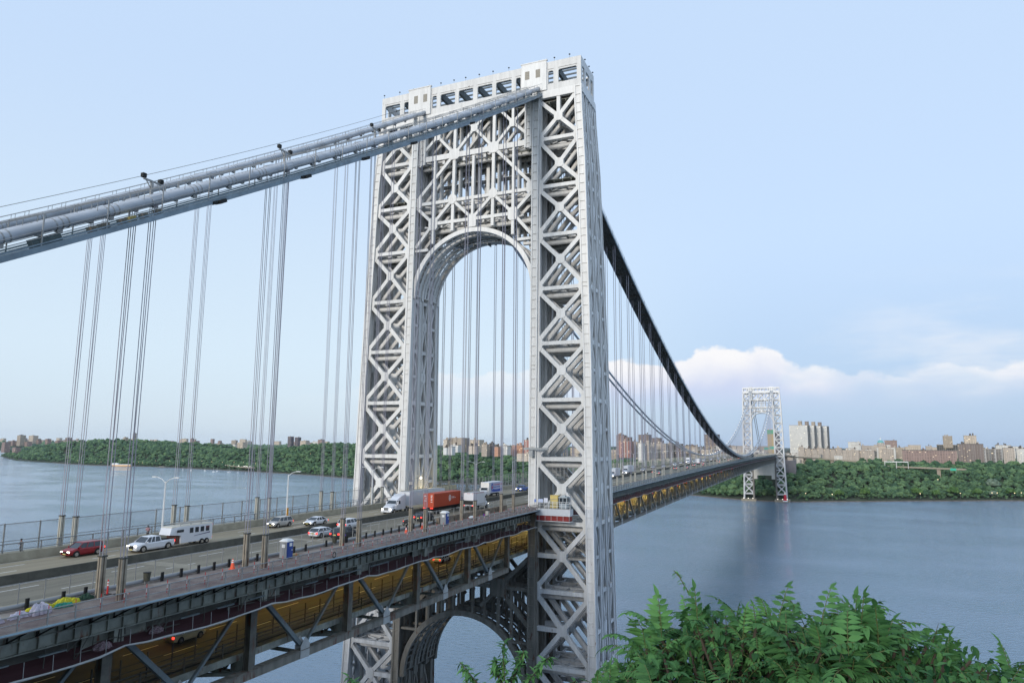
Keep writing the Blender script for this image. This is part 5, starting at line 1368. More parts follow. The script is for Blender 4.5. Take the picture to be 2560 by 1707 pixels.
for i, (x, y) in enumerate(BOATS):
    h = (10, 12, 9, 13, 11, 17, 13, 7, 6, 6)[i]
    lb = 'small moored white sailboat off the left bank' if i != 5 else 'tallest-masted moored white sailboat off the left bank'
    t = thing('sailboat', lb, 'boat', (x-8, y, 0), 1.1+.3*i, None if i == 5 else 'small white sailboats moored off the left bank')
    b = MB(); L_ = h*.62
    sec = []
    for s_, w_, zz in ((-1, .5, .1), (-.5, 1, 0), (.2, 1, 0), (.75, .55, .2), (1, .02, .35)):
        sec.append([(s_*L_/2, w_*L_*.15, 1.1+zz), (s_*L_/2, w_*L_*.1, .0), (s_*L_/2, -w_*L_*.1, .0), (s_*L_/2, -w_*L_*.15, 1.1+zz)])
    for a, c in zip(sec[:-1], sec[1:]): b.hexa([a[1], a[2], c[2], c[1], a[0], a[3], c[3], c[0]])
    b.box(-L_*.15, L_*.2, -.8, .8, 1.1, 1.8); b.build('hull', M_WHITE, t)
    b = MB(); b.tube([(0, 0, 1), (0, 0, h)], .14, 5); b.tube([(0, 0, 2.2), (-L_*.4, 0, 2.2)], .12, 4); b.build('mast', M_WHITE, t)
# ------------------------------------------------------------ vehicles
def paint(name, c, r=.3): return mat('car_paint_'+name, c, r, spec=.6, metal=.1)
def wheels(t, xs, hw, r=.36, w=.24, tw=None):
    for x in xs:
        for s in (-1, 1):
            b = MB(); y = s*(hw-.1)
            b.tube([(x, y-w/2, r), (x, y+w/2, r)], r, 16); o = b.build('wheel', M_BLACK, t)
            b = MB(); y2 = y+s*(w/2+.005)
            b.tube([(x, y2-.02, r), (x, y2+.02, r)], r*.62, 12)
            for k in range(5):
                a = k*1.2566; b.bar((x, y2+s*.02, r), (x+r*.55*math.cos(a), y2+s*.02, r+r*.55*math.sin(a)), .05, .04, (0, 1, 0))
            b.build('rim', M_CHROME, o)
def loft(b, secs, close=True):
    n = len(secs[0])
    for a, c in zip(secs[:-1], secs[1:]):
        o = len(b.v); b.v += a+c
        for j in range(n): b.f.append((o+j, o+(j+1) % n, o+n+(j+1) % n, o+n+j))
    o = len(b.v); b.v += secs[0]; b.f.append(tuple(o+j for j in range(n-1, -1, -1)))
    o = len(b.v); b.v += secs[-1]; b.f.append(tuple(o+j for j in range(n)))
def car(name, label, cat, x, y, z, head, pm, kind='suv', group=None, lights=(True, True)):
    """head=+1 drives east, -1 west. Local +x is forward."""
    L_, hw, belt, top, cab, hood = {'suv': (4.8, .95, 1.08, 1.72, (-2.25, -1.95, .55, 1.35), 1.02), 'sedan': (4.75, .92, .93, 1.44, (-2.0, -1.05, .35, 1.3), .86),
                                    'pickup': (6.0, 1.02, 1.22, 1.92, (-.75, -.6, 1.0, 1.75), 1.2), 'hatch': (4.5, .92, .98, 1.5, (-2.1, -1.55, .45, 1.4), .9)}[kind]
    t = thing(name, label, cat, (x, y, z), 0 if head > 0 else math.pi, group)
    h = L_/2; wb = {'suv': (1.45, -1.4), 'sedan': (1.42, -1.38), 'pickup': (1.95, -1.9), 'hatch': (1.35, -1.3)}[kind]
    def sec(x_, w_, zb, zt):
        return [(x_, -w_*.86, zb), (x_, -w_, zb+.22), (x_, -w_, zt-.16), (x_, -w_*.9, zt), (x_, w_*.9, zt), (x_, w_, zt-.16), (x_, w_, zb+.22), (x_, w_*.86, zb)]
    b = MB()
    rear_top = belt if kind != 'pickup' else 1.25
    secs = [sec(-h, hw*.88, .42, rear_top-.22), sec(-h+.1, hw*.96, .3, rear_top-.03), sec(-h+.55, hw, .26, rear_top), sec(-.3, hw, .24, belt), sec(cab[3]-.05, hw, .24, belt),
            sec(cab[3]+.25, hw, .25, hood), sec(h-.5, hw*.97, .26, hood-.08), sec(h-.12, hw*.9, .3, hood-.2), sec(h, hw*.8, .4, hood-.38)]
    loft(b, secs); body = b.build('body', pm, t, smooth=False)
    # cabin glass with a painted roof and pillars
    x0, x1, x2, x3 = cab
    def g(x_, w_, z_): return [(x_, -w_, z_), (x_, w_, z_)]
    b = MB(); wl, wt = hw*.93, hw*.76
    b.hexa([(x0, -wl, belt-.02), (x3, -wl, belt-.02), (x3, wl, belt-.02), (x0, wl, belt-.02), (x1, -wt, top-.07), (x2, -wt, top-.07), (x2, wt, top-.07), (x1, wt, top-.07)])
    b.build('window', M_GLASS, t)
    b = MB(); b.hexa([(x1-.06, -wt-.03, top-.08), (x2+.05, -wt-.03, top-.08), (x2+.05, wt+.03, top-.08), (x1-.06, wt+.03, top-.08), (x1+.15, -wt+.12, top), (x2-.2, -wt+.12, top), (x2-.2, wt-.12, top), (x1+.15, wt-.12, top)])
    for s in (-1, 1):
        for (xa, xb) in ((x0, x1), (x3, x2), ((x0*.62+x3*.38), (x1*.6+x2*.4)), ((x0*.3+x3*.7-.15), (x1*.25+x2*.75-.1))):
            b.bar((xa, s*(wl+.012), belt-.03), (xb, s*(wt+.012), top-.06), .03, .1, (1, 0, 0))
    b.build('roof', pm, t)
    wheels(t, wb, hw, .37 if kind != 'pickup' else .43)
    b = MB()
    for x_ in wb:
        for s in (-1, 1):
            o_ = .46 if kind != 'pickup' else .54; arc2 = [(x_+o_*math.cos(a), .36+o_*math.sin(a)) for a in np.linspace(0, math.pi, 9)]+[(x_-o_, .25), (x_+o_, .25)]
            b.plate([(p, q) for p, q in arc2][::-1], s*(hw+.004) if s < 0 else hw-.02, s*(hw-.02) if s < 0 else hw+.004, 'y')
    b.box(-h+.3, h-.3, -hw*.85, hw*.85, .2, .3)
    b.build('arch_liner', M_BLACK, t)
    for s in (-1, 1):
        b = MB(); b.box(h-.22, h-.02, min(s*hw*.45, s*hw*.84), max(s*hw*.45, s*hw*.84), hood-.42, hood-.24); b.build('headlight', M_HL if lights[0] else M_CHROME, t)
        b = MB(); b.box(-h-.02, -h+.12, min(s*hw*.62, s*hw*.94), max(s*hw*.62, s*hw*.94), belt-.36, belt-.12); b.build('taillight', M_TL if lights[1] else M_RED, t)
        b = MB(); b.box(x3-.35, x3-.15, min(s*(hw+.02), s*(hw+.2)), max(s*(hw+.02), s*(hw+.2)), belt-.02, belt+.14); b.build('mirror', pm, t)
    b = MB(); b.box(h-.1, h+.01, -hw*.42, hw*.42, .48, hood-.28); b.build('grille', M_BLACK, t)
    b = MB(); b.box(-h-.02, -h+.05, -.26, .26, .62, .78); b.box(h-.02, h+.03, -.26, .26, .4, .52); b.build('licence_plate', mat('plate_yellow', (.7, .6, .2), .5), t)
    if kind == 'pickup':
        b = MB(); b.box(-h+.15, x0-.15, -hw*.82, hw*.82, 1.24, 1.262); b.build('cargo_bed', M_BLACK, t)
    return t
ZR = 75.71
car('suv', 'dark red SUV with lit headlights driving towards the left, front-most on the far carriageway', 'car', -95.4, 9.85, ZR, -1, paint('dark_red', (.28, .012, .02)), 'suv')
car('pickup_truck', 'white crew cab pickup truck towing the horse trailer', 'pickup truck', -88.6, 5.85, ZR, -1, paint('white', (.75, .76, .79)), 'pickup')
car('suv', 'silver-beige SUV on the far carriageway behind the horse trailer', 'car', -60.6, 8.7, ZR, -1, paint('champagne', (.50, .47, .43)), 'suv')
car('sedan', 'white sedan with dark grille coming towards the left, ahead of the semi truck', 'car', -55.6, 5.0, ZR, -1, paint('white', (.75, .76, .79)), 'sedan')
car('crossover', 'white hatchback with glowing tail lights beside the black SUV on the near carriageway', 'car', -67.5, -5.85, ZR, 1, paint('white', (.75, .76, .79)), 'hatch', lights=(False, True))
car('suv', 'black SUV with red tail lights on the near carriageway', 'car', -67.2, -9.8, ZR, 1, paint('black', (.02, .022, .028)), 'suv', lights=(False, True))
car('suv', 'white SUV next to the median just behind the red container', 'car', -56.9, -3.3, ZR, 1, paint('white', (.75, .76, .79)), 'suv', lights=(False, True))
car('suv', 'dark SUV partly hidden behind the second portable toilet', 'car', -41, -8.6, ZR, 1, paint('black', (.02, .022, .028)), 'suv', lights=(False, True))
car('pickup_truck', 'blue and white pickup truck with lit headlights at the right of the tower arch', 'pickup truck', 42.5, 6, ZR, -1, paint('blue', (.05, .12, .4)), 'pickup')
car('suv', 'gold-lit silver SUV with a red tail light on the lower deck, far left', 'car', -92.7, -6.0, 66.52, 1, paint('amber_lit_silver', (.62, .53, .34)), 'suv', lights=(False, True))  # amber lamp light is put into the paint of this silver car
car('sedan', 'pale sedan on the lower deck under amber light, between two truss diagonals', 'car', -30.3, -6.8, 66.52, 1, paint('pearl', (.6, .6, .58)), 'sedan', lights=(False, True))
car('suv', 'dark car on the lower deck mostly hidden by the maroon net', 'car', -65.8, -3.2, 66.52, 1, paint('black', (.02, .022, .028)), 'suv', lights=(False, True))
car('sedan', 'dark car with small red lights on the lower deck just before the tower', 'car', -6, -3.4, 66.52, 1, paint('black', (.02, .022, .028)), 'sedan', lights=(False, True))
# horse trailer
t = thing('horse_trailer', 'white gooseneck horse trailer with four dark windows and roof rack', 'trailer', (-83.0, 5.75, ZR), math.pi)
b = MB(); b.box(-3.6, 1.9, -1.15, 1.15, .5, 2.75); b.hexa([(1.9, -1.15, 1.55), (3.7, -1.05, 1.75), (3.7, 1.05, 1.75), (1.9, 1.15, 1.55), (1.9, -1.15, 2.75), (3.4, -1.0, 2.68), (3.4, 1.0, 2.68), (1.9, 1.15, 2.75)]); body = b.build('body', paint('white', (.75, .76, .79)), t)
b = MB(); b.hexa([(-3.6, -1.17, 2.75), (3.42, -1.02, 2.69), (3.42, 1.02, 2.69), (-3.6, 1.17, 2.75), (-3.5, -1.0, 2.87), (3.2, -.9, 2.82), (3.2, .9, 2.82), (-3.5, 1.0, 2.87)]); b.build('roof', mat('trailer_roof', (.6, .55, .45), .5), t)
for s in (-1, 1):
    for x_ in (-2.7, -1.75, -.8, .15):
        b = MB(); b.box(x_-.3, x_+.3, min(s*1.15, s*1.19), max(s*1.15, s*1.19), 1.75, 2.45); b.build('window', M_GLASS, t)
    b = MB(); b.box(1.5, 2.6, min(s*1.15, s*1.19), max(s*1.15, s*1.19), 2.0, 2.35); b.build('window', M_GLASS, t)
    b = MB(); b.plate([(-3.2, 1.45), (-.4, 1.25), (-.3, 1.3), (-3.2, 1.6)], min(s*1.15, s*1.17), max(s*1.15, s*1.17), 'y'); b.build('stripe', mat('stripe_purple_grey', (.15, .13, .2), .5), t)
    for x_ in (-2.6, -1.75):
        b = MB(); b.tube([(x_, s*1.16-.11, .38), (x_, s*1.16+.11, .38)], .38, 14); w_ = b.build('wheel', M_BLACK, t); b = MB(); b.tube([(x_, s*1.28-.01, .38), (x_, s*1.28+.01, .38)], .2, 10); b.build('rim', M_CHROME, w_)
    b = MB(); b.box(-3.66, -3.6, min(s*.9, s*1.1), max(s*.9, s*1.1), .7, .9); b.box(-3.66, -3.6, min(s*.9, s*1.1), max(s*.9, s*1.1), 2.5, 2.65); b.build('taillight', M_TL, t)
b = MB(); b.box(1.9, 2.5, -.9, .9, .4, 1.55); b.build('front_panel', mat('brown_panel', (.12, .06, .045), .7), t)
b = MB()
for y_ in (-.9, .9): b.tube([(-3.5, y_, 3.1), (1.9, y_, 3.1)], .04, 4)
for x_ in np.arange(-3.5, 2.0, .45): b.tube([(x_, -.9, 3.1), (x_, .9, 3.1)], .035, 4)
for x_ in (-3.5, -1.7, .1, 1.9):
    for y_ in (-.9, .9): b.post((x_, y_, 2.85), (x_, y_, 3.1), .03, .03)
b.build('roof_rack', M_STEEL, t)
# trucks
def text(s, size, loc, rot, m, parent, ext=.01, align='LEFT', name='lettering'):
    c = bpy.data.curves.new(name, 'FONT'); c.body = s; c.size = size; c.extrude = ext; c.align_x = align
    o = bpy.data.objects.new(name, c); COL.objects.link(o)
    dg = bpy.context.evaluated_depsgraph_get(); me = bpy.data.meshes.new_from_object(o.evaluated_get(dg)); bpy.data.objects.remove(o)
    me.materials.clear(); me.materials.append(m); o = bpy.data.objects.new(name, me); COL.objects.link(o); o.parent = parent; o.location = loc; o.rotation_euler = rot
    return o
def cab(t, x, w=1.22, h=3.0, hood=True, pm=None, sleeper=False, deflect=True):
    """tractor cab whose front is at x (local +x forward)"""
    b = MB()
    if hood:
        def sec(x_, w_, z0, z1): return [(x_, -w_, z0), (x_, w_, z0), (x_, w_, z1-.25), (x_, w_*.75, z1), (x_, -w_*.75, z1), (x_, -w_, z1-.25)]
        loft(b, [sec(x-2.0, w*.92, .6, 1.95), sec(x-.8, w*.85, .6, 1.7), sec(x-.1, w*.72, .6, 1.45), sec(x, w*.62, .7, 1.3)])
        b.box(x-.35, x+.12, -w*.95, w*.95, .38, .72)
        for s in (-1, 1): loft(b, [[(x_, s*w*.6, .6), (x_, s*w*1.0, .6), (x_, s*w*1.0, zt-.15), (x_, s*w*.6, zt)] for x_, zt in ((x-1.75, .75), (x-1.5, 1.25), (x-.7, 1.3), (x-.15, 1.05))])
        c0 = x-1.9
    else: c0 = x-.1
    b.hexa([(c0-1.9, -w, .7), (c0, -w, .7), (c0, w, .7), (c0-1.9, w, .7), (c0-1.9, -w, 1.85), (c0, -w, 1.85), (c0, w, 1.85), (c0-1.9, w, 1.85)])
    if sleeper:
        b.hexa([(c0-3.6, -w, .7), (c0-1.9, -w, .7), (c0-1.9, w, .7), (c0-3.6, w, .7), (c0-3.6, -w, 3.75), (c0-1.9, -w*.9, 3.3), (c0-1.9, w*.9, 3.3), (c0-3.6, w, 3.75)])
    b.hexa([(c0-1.9, -w*.92, 2.55), (c0-.42, -w*.85, 2.55), (c0-.42, w*.85, 2.55), (c0-1.9, w*.92, 2.55), (c0-1.9, -w*.9, 3.3 if deflect else 2.75), (c0-1.0, -w*.7, 2.75), (c0-1.0, w*.7, 2.75), (c0-1.9, w*.9, 3.3 if deflect else 2.75)])
    for s in (-1, 1): b.bar((c0-1.0, s*w*.96, 1.8), (c0-1.0, s*w*.93, 2.6), .05, .12, (1, 0, 0)); b.bar((c0-1.8, s*w*.96, 1.8), (c0-1.8, s*w*.93, 2.6), .05, .2, (1, 0, 0)); b.bar((c0-.04, s*w*.95, 1.85), (c0-.42, s*w*.84, 2.58), .08, .08)
    body = b.build('cab', pm, t)
    b = MB(); b.hexa([(c0-1.85, -w*.94, 1.85), (c0-.03, -w*.94, 1.85), (c0-.03, w*.94, 1.85), (c0-1.85, w*.94, 1.85), (c0-1.85, -w*.88, 2.55), (c0-.44, -w*.82, 2.55), (c0-.44, w*.82, 2.55), (c0-1.85, w*.88, 2.55)])
    b.build('window', M_GLASS, t)
    b = MB(); gx = x+.01 if hood else c0+.01; b.box(gx-.05, gx+.03, -w*.4, w*.4, .75, 1.28 if hood else 1.4)
    b.build('grille', M_CHROME, t)
    for s in (-1, 1):
        b = MB(); b.box(gx-.25, gx-.05, min(s*w*.62, s*w*.92), max(s*w*.62, s*w*.92), .8, 1.05); b.build('headlight', M_HL, t)
        b = MB(); b.box(c0-.4, c0-.25, min(s*w*1.05, s*w*1.25), max(s*w*1.05, s*w*1.25), 1.7, 2.4); b.build('mirror', pm, t)
    return c0
wp_ = paint('white', (.75, .76, .79))
t = thing('semi_truck', 'white semi truck with rounded sleeper cab pulling a long white trailer, beside the red container', 'truck', (-34, 4.6, ZR), math.pi)
cab(t, 0, 1.22, pm=wp_, sleeper=True); wheels(t, (-1.2, -5.9, -7.2), 1.22, .5, .3)
b = MB(); b.box(-22.5, -7.0, -1.28, 1.28, 1.15, 4.05); b.build('trailer', wp_, t); b = MB(); b.box(-22.4, -7.1, -1.2, 1.2, 4.05, 4.1); b.build('trailer_roof', M_GUS, t)
wheels(t, (-19.5, -20.8), 1.22, .5, .3); b = MB(); b.box(-7.5, -1, -.5, .5, .6, 1.0); b.build('chassis', M_BLACK, t)
for s in (-1, 1): b = MB(); b.tube([(-5.4, s*1.05, .9), (-5.4, s*1.05, 3.9)], .09, 8); b.build('exhaust_stack', M_CHROME, t)
t = thing('container_truck', 'truck carrying an orange-red corrugated container with a white hexagon emblem, seen from behind', 'truck', (-12.6, -3.6, ZR), 0)
cab(t, 0, 1.2, pm=paint('dark_blue', (.03, .05, .12)), deflect=False); wheels(t, (-1.2, -4.6, -5.8, -15.9, -17.1), 1.2, .5, .3)
M_CONT = mat('container_red', (.50, .075, .03), .55, noise=.12, nscale=.8)
b = MB(); b.box(-18.3, -6.1, -1.2, 1.2, 1.45, 4.2)
for x_ in np.arange(-18.0, -6.3, .42):
    for s in (-1, 1): b.box(x_, x_+.2, min(s*1.2, s*1.24), max(s*1.2, s*1.24), 1.6, 4.05)
cont = b.build('container', M_CONT, t)
b = MB()
for y_ in (-.75, -.3, .3, .75): b.tube([(-18.34, y_, 1.55), (-18.34, y_, 4.1)], .035, 5)
b.box(-18.36, -18.3, -.02, .02, 1.5, 4.15); b.build('lock_rod', M_CONT, cont)
b = MB()
for (y_, z_, w_, h_) in ((.75, 3.7, .4, .22), (.6, 3.2, .3, .15), (.7, 2.75, .4, .16), (-.75, 3.8, .42, .14), (-.72, 3.5, .36, .12), (-.75, 3.2, .4, .1), (-.75, 2.9, .35, .1), (-.75, 2.55, .4, .1)): b.box(-18.38, -18.36, y_-w_/2, y_+w_/2, z_-h_/2, z_+h_/2)
b.build('door_marking', M_WHITE, cont)
hexp = lambda r, cx_, cz_: [(cx_+r*.85*math.sin(a), cz_+r*1.1*math.cos(a)) for a in np.arange(6)*math.pi/3]
b = MB(); o_ = hexp(.62, -11.4, 2.95); i_ = hexp(.44, -11.4, 2.95)
for k in range(6):
    q = [o_[k], o_[(k+1) % 6], i_[(k+1) % 6], i_[k]]; b.add([(p[0], -1.262, p[1]) for p in q]+[(p[0], -1.245, p[1]) for p in q], [(3, 2, 1, 0), (4, 5, 6, 7), (0, 1, 5, 4), (1, 2, 6, 5), (2, 3, 7, 6), (3, 0, 4, 7)])
b.box(-11.55, -11.25, -1.262, -1.245, 2.7, 2.95); b.box(-11.5, -11.3, -1.262, -1.245, 2.98, 3.2); b.build('emblem', M_WHITE, cont)
text('STAG', .5, (-10.6, -1.25, 2.85), (R(90), 0, 0), M_WHITE, cont); text('Line', .26, (-9.2, -1.25, 2.85), (R(90), 0, 0), M_WHITE, cont)
b = MB(); b.box(-18.3, -1, -.55, .55, .85, 1.25); b.box(-18.4, -18.2, -1.2, 1.2, .55, .75); b.build('chassis', M_BLACK, t)
for s in (-1, 1): b = MB(); b.box(-18.45, -18.4, min(s*.5, s*1.15), max(s*.5, s*1.15), 1.2, 1.36); b.build('taillight', M_TL, t)
b = MB(); b.box(-18.44, -18.4, -1.1, 1.1, .6, .7); b.build('reflector', M_WHITE, t)
t = thing('box_truck', 'plain white box truck with dark tail lift beside the red container', 'truck', (-11.2, -7.0, ZR), 0)
cab(t, 0, 1.05, pm=wp_, deflect=False); wheels(t, (-1.3, -6.3), 1.15, .45, .28)
b = MB(); b.box(-8.3, -2.5, -1.2, 1.2, 1.0, 3.75); b.build('box', wp_, t); b = MB(); b.box(-8.25, -2.55, -1.15, 1.15, 3.75, 3.8); b.build('roof', M_GUS, t)
b = MB(); b.box(-8.5, -8.3, -1.15, 1.15, 1.3, 2.15); b.build('tail_lift', M_BLACK, t); b = MB(); b.box(-8.4, -8.3, -1.2, 1.2, .5, .75); b.box(-8, -1, -.5, .5, .6, .95); b.build('chassis', M_BLACK, t)
for s in (-1, 1): b = MB(); b.box(-8.42, -8.4, min(s*.95, s*1.15), max(s*.95, s*1.15), .95, 1.15); b.build('taillight', M_TL, t)
b = MB(); [b.box(-8.33, -8.3, y_-.08, y_+.08, 3.6, 3.68) for y_ in (-1, -.3, 0, .3, 1)]; b.box(-8, -3, -1.23, -1.2, 3.62, 3.68); b.build('marker_light', M_RED, t)
t = thing('delivery_truck', 'white delivery truck with blue and red lettering P.C. Richard & Son on its side, beyond the near tower', 'truck', (13.2, 5.9, ZR), math.pi)
t['label'] = 'white delivery truck with blue and red lettering and round blue emblem, beyond the near tower'
cab(t, 0, 1.1, pm=wp_); wheels(t, (-1.3, -8.2, -9.2), 1.15, .48, .28)
b = MB(); b.box(-11.2, -2.6, -1.25, 1.25, 1.1, 4.0); bx_ = b.build('box', wp_, t)
b = MB(); b.box(-10, -1, -.5, .5, .6, 1.0); b.build('chassis', M_BLACK, t)
M_LB = mat('lettering_blue', (.03, .08, .42), .5); M_LR = mat('lettering_red', (.6, .03, .05), .5)
# road-side (south) face: local +y side after the half turn
M_PAN = mat('pale_side_panel', (.5, .53, .72), .5)
b = MB(); b.box(-11.1, -3.6, 1.25, 1.262, 1.2, 3.9); b.build('side_panel', M_PAN, bx_)
b = MB(); 
for k in range(10): 
    x0_ = -10.9+k*.58; b.box(x0_, x0_+.58, 1.263, 1.27, 1.35+.0*k, 1.95+.03*((k-5)**2)/3)
b.build('wave', M_LB, bx_)
b = MB(); arcpts = 20
for k in range(arcpts):
    a0, a1 = 2*math.pi*k/arcpts, 2*math.pi*(k+1)/arcpts
    for r0, r1 in ((.5, .85),):
        q = [(-4.6+r*.75*math.cos(a), 2.55+r*1.35*math.sin(a)) for r, a in ((r0, a0), (r1, a0), (r1, a1), (r0, a1))]
        b.add([(p[0], 1.275, p[1]) for p in q], [(3, 2, 1, 0)])
b.build('emblem', M_LB, bx_); 
b = MB(); b.box(-4.85, -4.35, 1.276, 1.28, 2.2, 2.9); b.build('emblem_core', M_LR, bx_)
text('P.C. RICHARD & SON', .62, (-5.4, 1.275, 3.05), (R(90), 0, math.pi), M_LR, bx_); text('APPLIANCES  ELECTRONICS', .36, (-5.4, 1.275, 2.5), (R(90), 0, math.pi), M_LB, bx_)
# main span traffic
cars_w = car('sedan', 'small car with bright headlights approaching on the main span', 'car', 132, 6.0, 75.71+cam_z(132), -1, wp_, 'sedan', group='approaching cars on the main span')
cars_e = car('suv', 'small car with red tail lights driving away on the main span', 'car', 180, -6.0, 75.71+cam_z(180), 1, paint('silver', (.45, .46, .47)), 'suv', group='departing cars on the main span')
rv = random.Random(3)
for x, y in [(138, 9.5), (178, 6), (195, 9.6), (206, 5.6), (248, 9.2), (262, 5.9), (300, 6), (318, 9.6), (342, 9.6), (352, 5.8), (380, 6), (400, 9.6), (430, 6), (452, 9.6), (470, 6), (500, 9.6), (520, 6), (550, 9.6), (575, 6), (600, 9.6), (640, 6), (690, 9.6), (740, 6), (800, 9.6), (870, 6), (940, 9.6)]: dup(cars_w, (x, y, 75.71+cam_z(x)))
for x, y in [(172, -9.4), (236, -6), (250, -9.5), (300, -6), (312, -9.4), (350, -6), (361, -3), (398, -9.4), (420, -6), (455, -3), (470, -9.4), (520, -6), (560, -9.4), (610, -6), (700, -9.4), (820, -6)]: dup(cars_e, (x, y, 75.71+cam_z(x)))
t0 = car('suv', 'dark car with red tail lights on the lower deck of the main span', 'car', 122, -7, 66.52+cam_z(122), 1, paint('black', (.02, .022, .028)), 'suv', group='cars on the lower deck of the main span', lights=(False, True))
for x, y in [(168, -7), (210, -4), (232, -7), (262, -7), (300, -5), (335, -7), (362, -7), (410, -7), (440, -7), (470, -5), (520, -7)]: dup(t0, (x, y, 66.52+cam_z(x)))
def bx_truck(x, y, head, label, L_=8, h_=3.9):
    t = thing('box_truck', label, 'truck', (x, y, 75.71+cam_z(x)), 0 if head > 0 else math.pi)
    cab(t, 0, 1.1, pm=wp_, deflect=False); wheels(t, (-1.3, -6.5), 1.15, .45, .28); b = MB(); b.box(-L_-2.6, -2.6, -1.25, 1.25, 1.0, h_); b.build('box', wp_, t)
    b = MB(); b.box(-L_-2.7, -2, -.5, .5, .6, .95); b.build('chassis', M_BLACK, t)
    for s in (-1, 1): b = MB(); b.box(-L_-2.65, -L_-2.6, min(s*.9, s*1.15), max(s*.9, s*1.15), 1.1, 1.3); b.build('taillight', M_TL, t)
bx_truck(127, 1.2, -1, 'white box truck at the right edge of the near tower on the main span', 8)
bx_truck(163, 4.6, -1, 'white box truck with blue cab marks farther along the main span', 11)
bx_truck(345, -3, 1, 'distant white box truck driving away on the main span')
bx_truck(366, 9, -1, 'distant white box truck approaching on the main span')
# ------------------------------------------------------------ construction walkway things and people
def toilet(x, y, label):
    t = thing('portable_toilet', label, 'portable toilet', (x, y, 75.83))
    b = MB(); b.box(-.55, .55, -.55, .55, .05, 2.05)
    for s in (-.5, -.17, .17, .5): b.box(-.58, -.55, s-.04, s+.04, .1, 2.0)
    b.build('wall', M_GREY, t)
    b = MB(); b.box(-.52, .52, -.6, -.55, .05, 2.1); b.box(-.4, .4, -.63, -.6, .15, 1.95); d = b.build('door', M_BLUE, t); b = MB(); b.box(.25, .35, -.67, -.63, .95, 1.1); b.build('handle', M_WHITE, d)
    b = MB(); b.box(-.62, .62, -.66, .62, 2.05, 2.15); b.hexa([(-.6, -.62, 2.15), (.6, -.62, 2.15), (.6, .6, 2.15), (-.6, .6, 2.15), (-.35, -.4, 2.38), (.35, -.4, 2.38), (.35, .35, 2.38), (-.35, .35, 2.38)]); b.build('roof', M_WHITE, t)
    b = MB(); b.box(-.6, -.585, -.3, .2, 1.35, 1.75); b.box(-.15, .3, -.645, -.63, 1.5, 1.9); b.build('notice', M_WHITE, t)
    b = MB(); b.box(-.6, .6, -.62, .6, 0, .05); b.build('skid', M_BLACK, t)
toilet(-86.45, -15.35, 'blue and grey portable toilet with white roof, the larger looking one nearest the camera')
toilet(-45.8, -15.6, 'blue and grey portable toilet with white roof, the farther one near the box truck')
def cone(x, y, h, label, kind='cone'):
    t = thing('traffic_cone' if kind == 'cone' else 'delineator_post', label, 'traffic cone' if kind == 'cone' else 'delineator', (x, y, 75.83))
    b = MB(); r0, r1 = (.28, .05) if kind == 'cone' else (.09, .06)
    b.tube([(0, 0, .04), (0, 0, h)], [r0, r1], 10); b.build('body', M_ORNG if kind == 'cone' else M_RED, t)
    b = MB(); k = .62 if kind == 'cone' else .6
    for q in (k, k+.18): rr = r0+(r1-r0)*q+.012; b.tube([(0, 0, h*q), (0, 0, h*(q+.1))], [rr, rr-.01], 10)
    b.build('reflective_band', M_WHITE, t)
    b = MB(); b.box(-.3, .3, -.3, .3, 0, .05); b.build('base', M_BLACK if kind != 'cone' else M_ORNG, t)
    return t
cone(-95.0, -15.1, 1.15, 'big orange-red cone standing on the walkway between the suspender columns')
cone(-59.1, -15.9, .95, 'orange and white cone beside rusty suspender columns in the middle of the walkway')
cone(-53.2, -15.4, 1.1, 'red cone just left of the farther portable toilet')
c_ = cone(-110.7, -16.9, .9, 'orange cone lying on its side beside the front suspender columns'); c_.rotation_euler = (0, R(88), R(-40)); c_.location.z += .3
cone(-110.1, -14.6, 1.35, 'tall red and white delineator post, left of the two by the front columns', 'd'); cone(-109.5, -15.3, 1.35, 'tall red and white delineator post, right of the two by the front columns', 'd')
first = None
gx = [-117.0, -113.8, -111.7, -103.3, -100.9, -98.6, -96.4, -94.2, -91.9, -89.7, -83.1, -80.8, -76.5, -71.8]+list(np.arange(-67, -46, 2.29))
for x in gx:
    if first is None:
        t = thing('guard_post', 'black steel guard post standing against the service pipe', 'post', (x, -13.75, 75.83), group='black guard posts along the service pipe'); first = t
        b = MB(); b.box(-.15, -.05, -.07, .07, 0, .9); b.box(.05, .15, -.07, .07, 0, .9); b.box(-.05, .05, -.03, .03, 0, .9); b.build('post', M_BLACK, t)
    else: dup(first, (x, -13.75, 75.83))
first = None
for x in np.arange(-44, -14, 3.1):
    if first is None:
        t = thing('concrete_block', 'squat brownish concrete block in the row along the walkway by the tower', 'concrete block', (x, -13.9, 75.83), group='concrete blocks along the walkway'); first = t
        b = MB(); b.box(-1.3, 1.3, -.25, .25, 0, 1.0); b.box(-1.3, 1.3, -.35, .35, 0, .25); b.build('block', mat('block_concrete', (.26, .21, .16), .85, noise=.35, nscale=1.5), t)
    else: dup(first, (x, -13.9, 75.83))
first = None
for x in np.arange(-194, -12, P/8):
    if first is None:
        t = thing('marker_stake', 'thin red and white stake on the inner line of the construction walkway', 'stake', (x, -19.0, 75.83), group='red and white stakes along the construction walkway'); first = t
        b = MB(); b.post((0, 0, 0), (0, 0, 1.2), .022, .022); b.build('stake', M_RED, t); b = MB(); b.post((0, 0, .45), (0, 0, .8), .028, .028); b.build('white_band', M_WHITE, t)
    else: dup(first, (x, -19.0, 75.83))
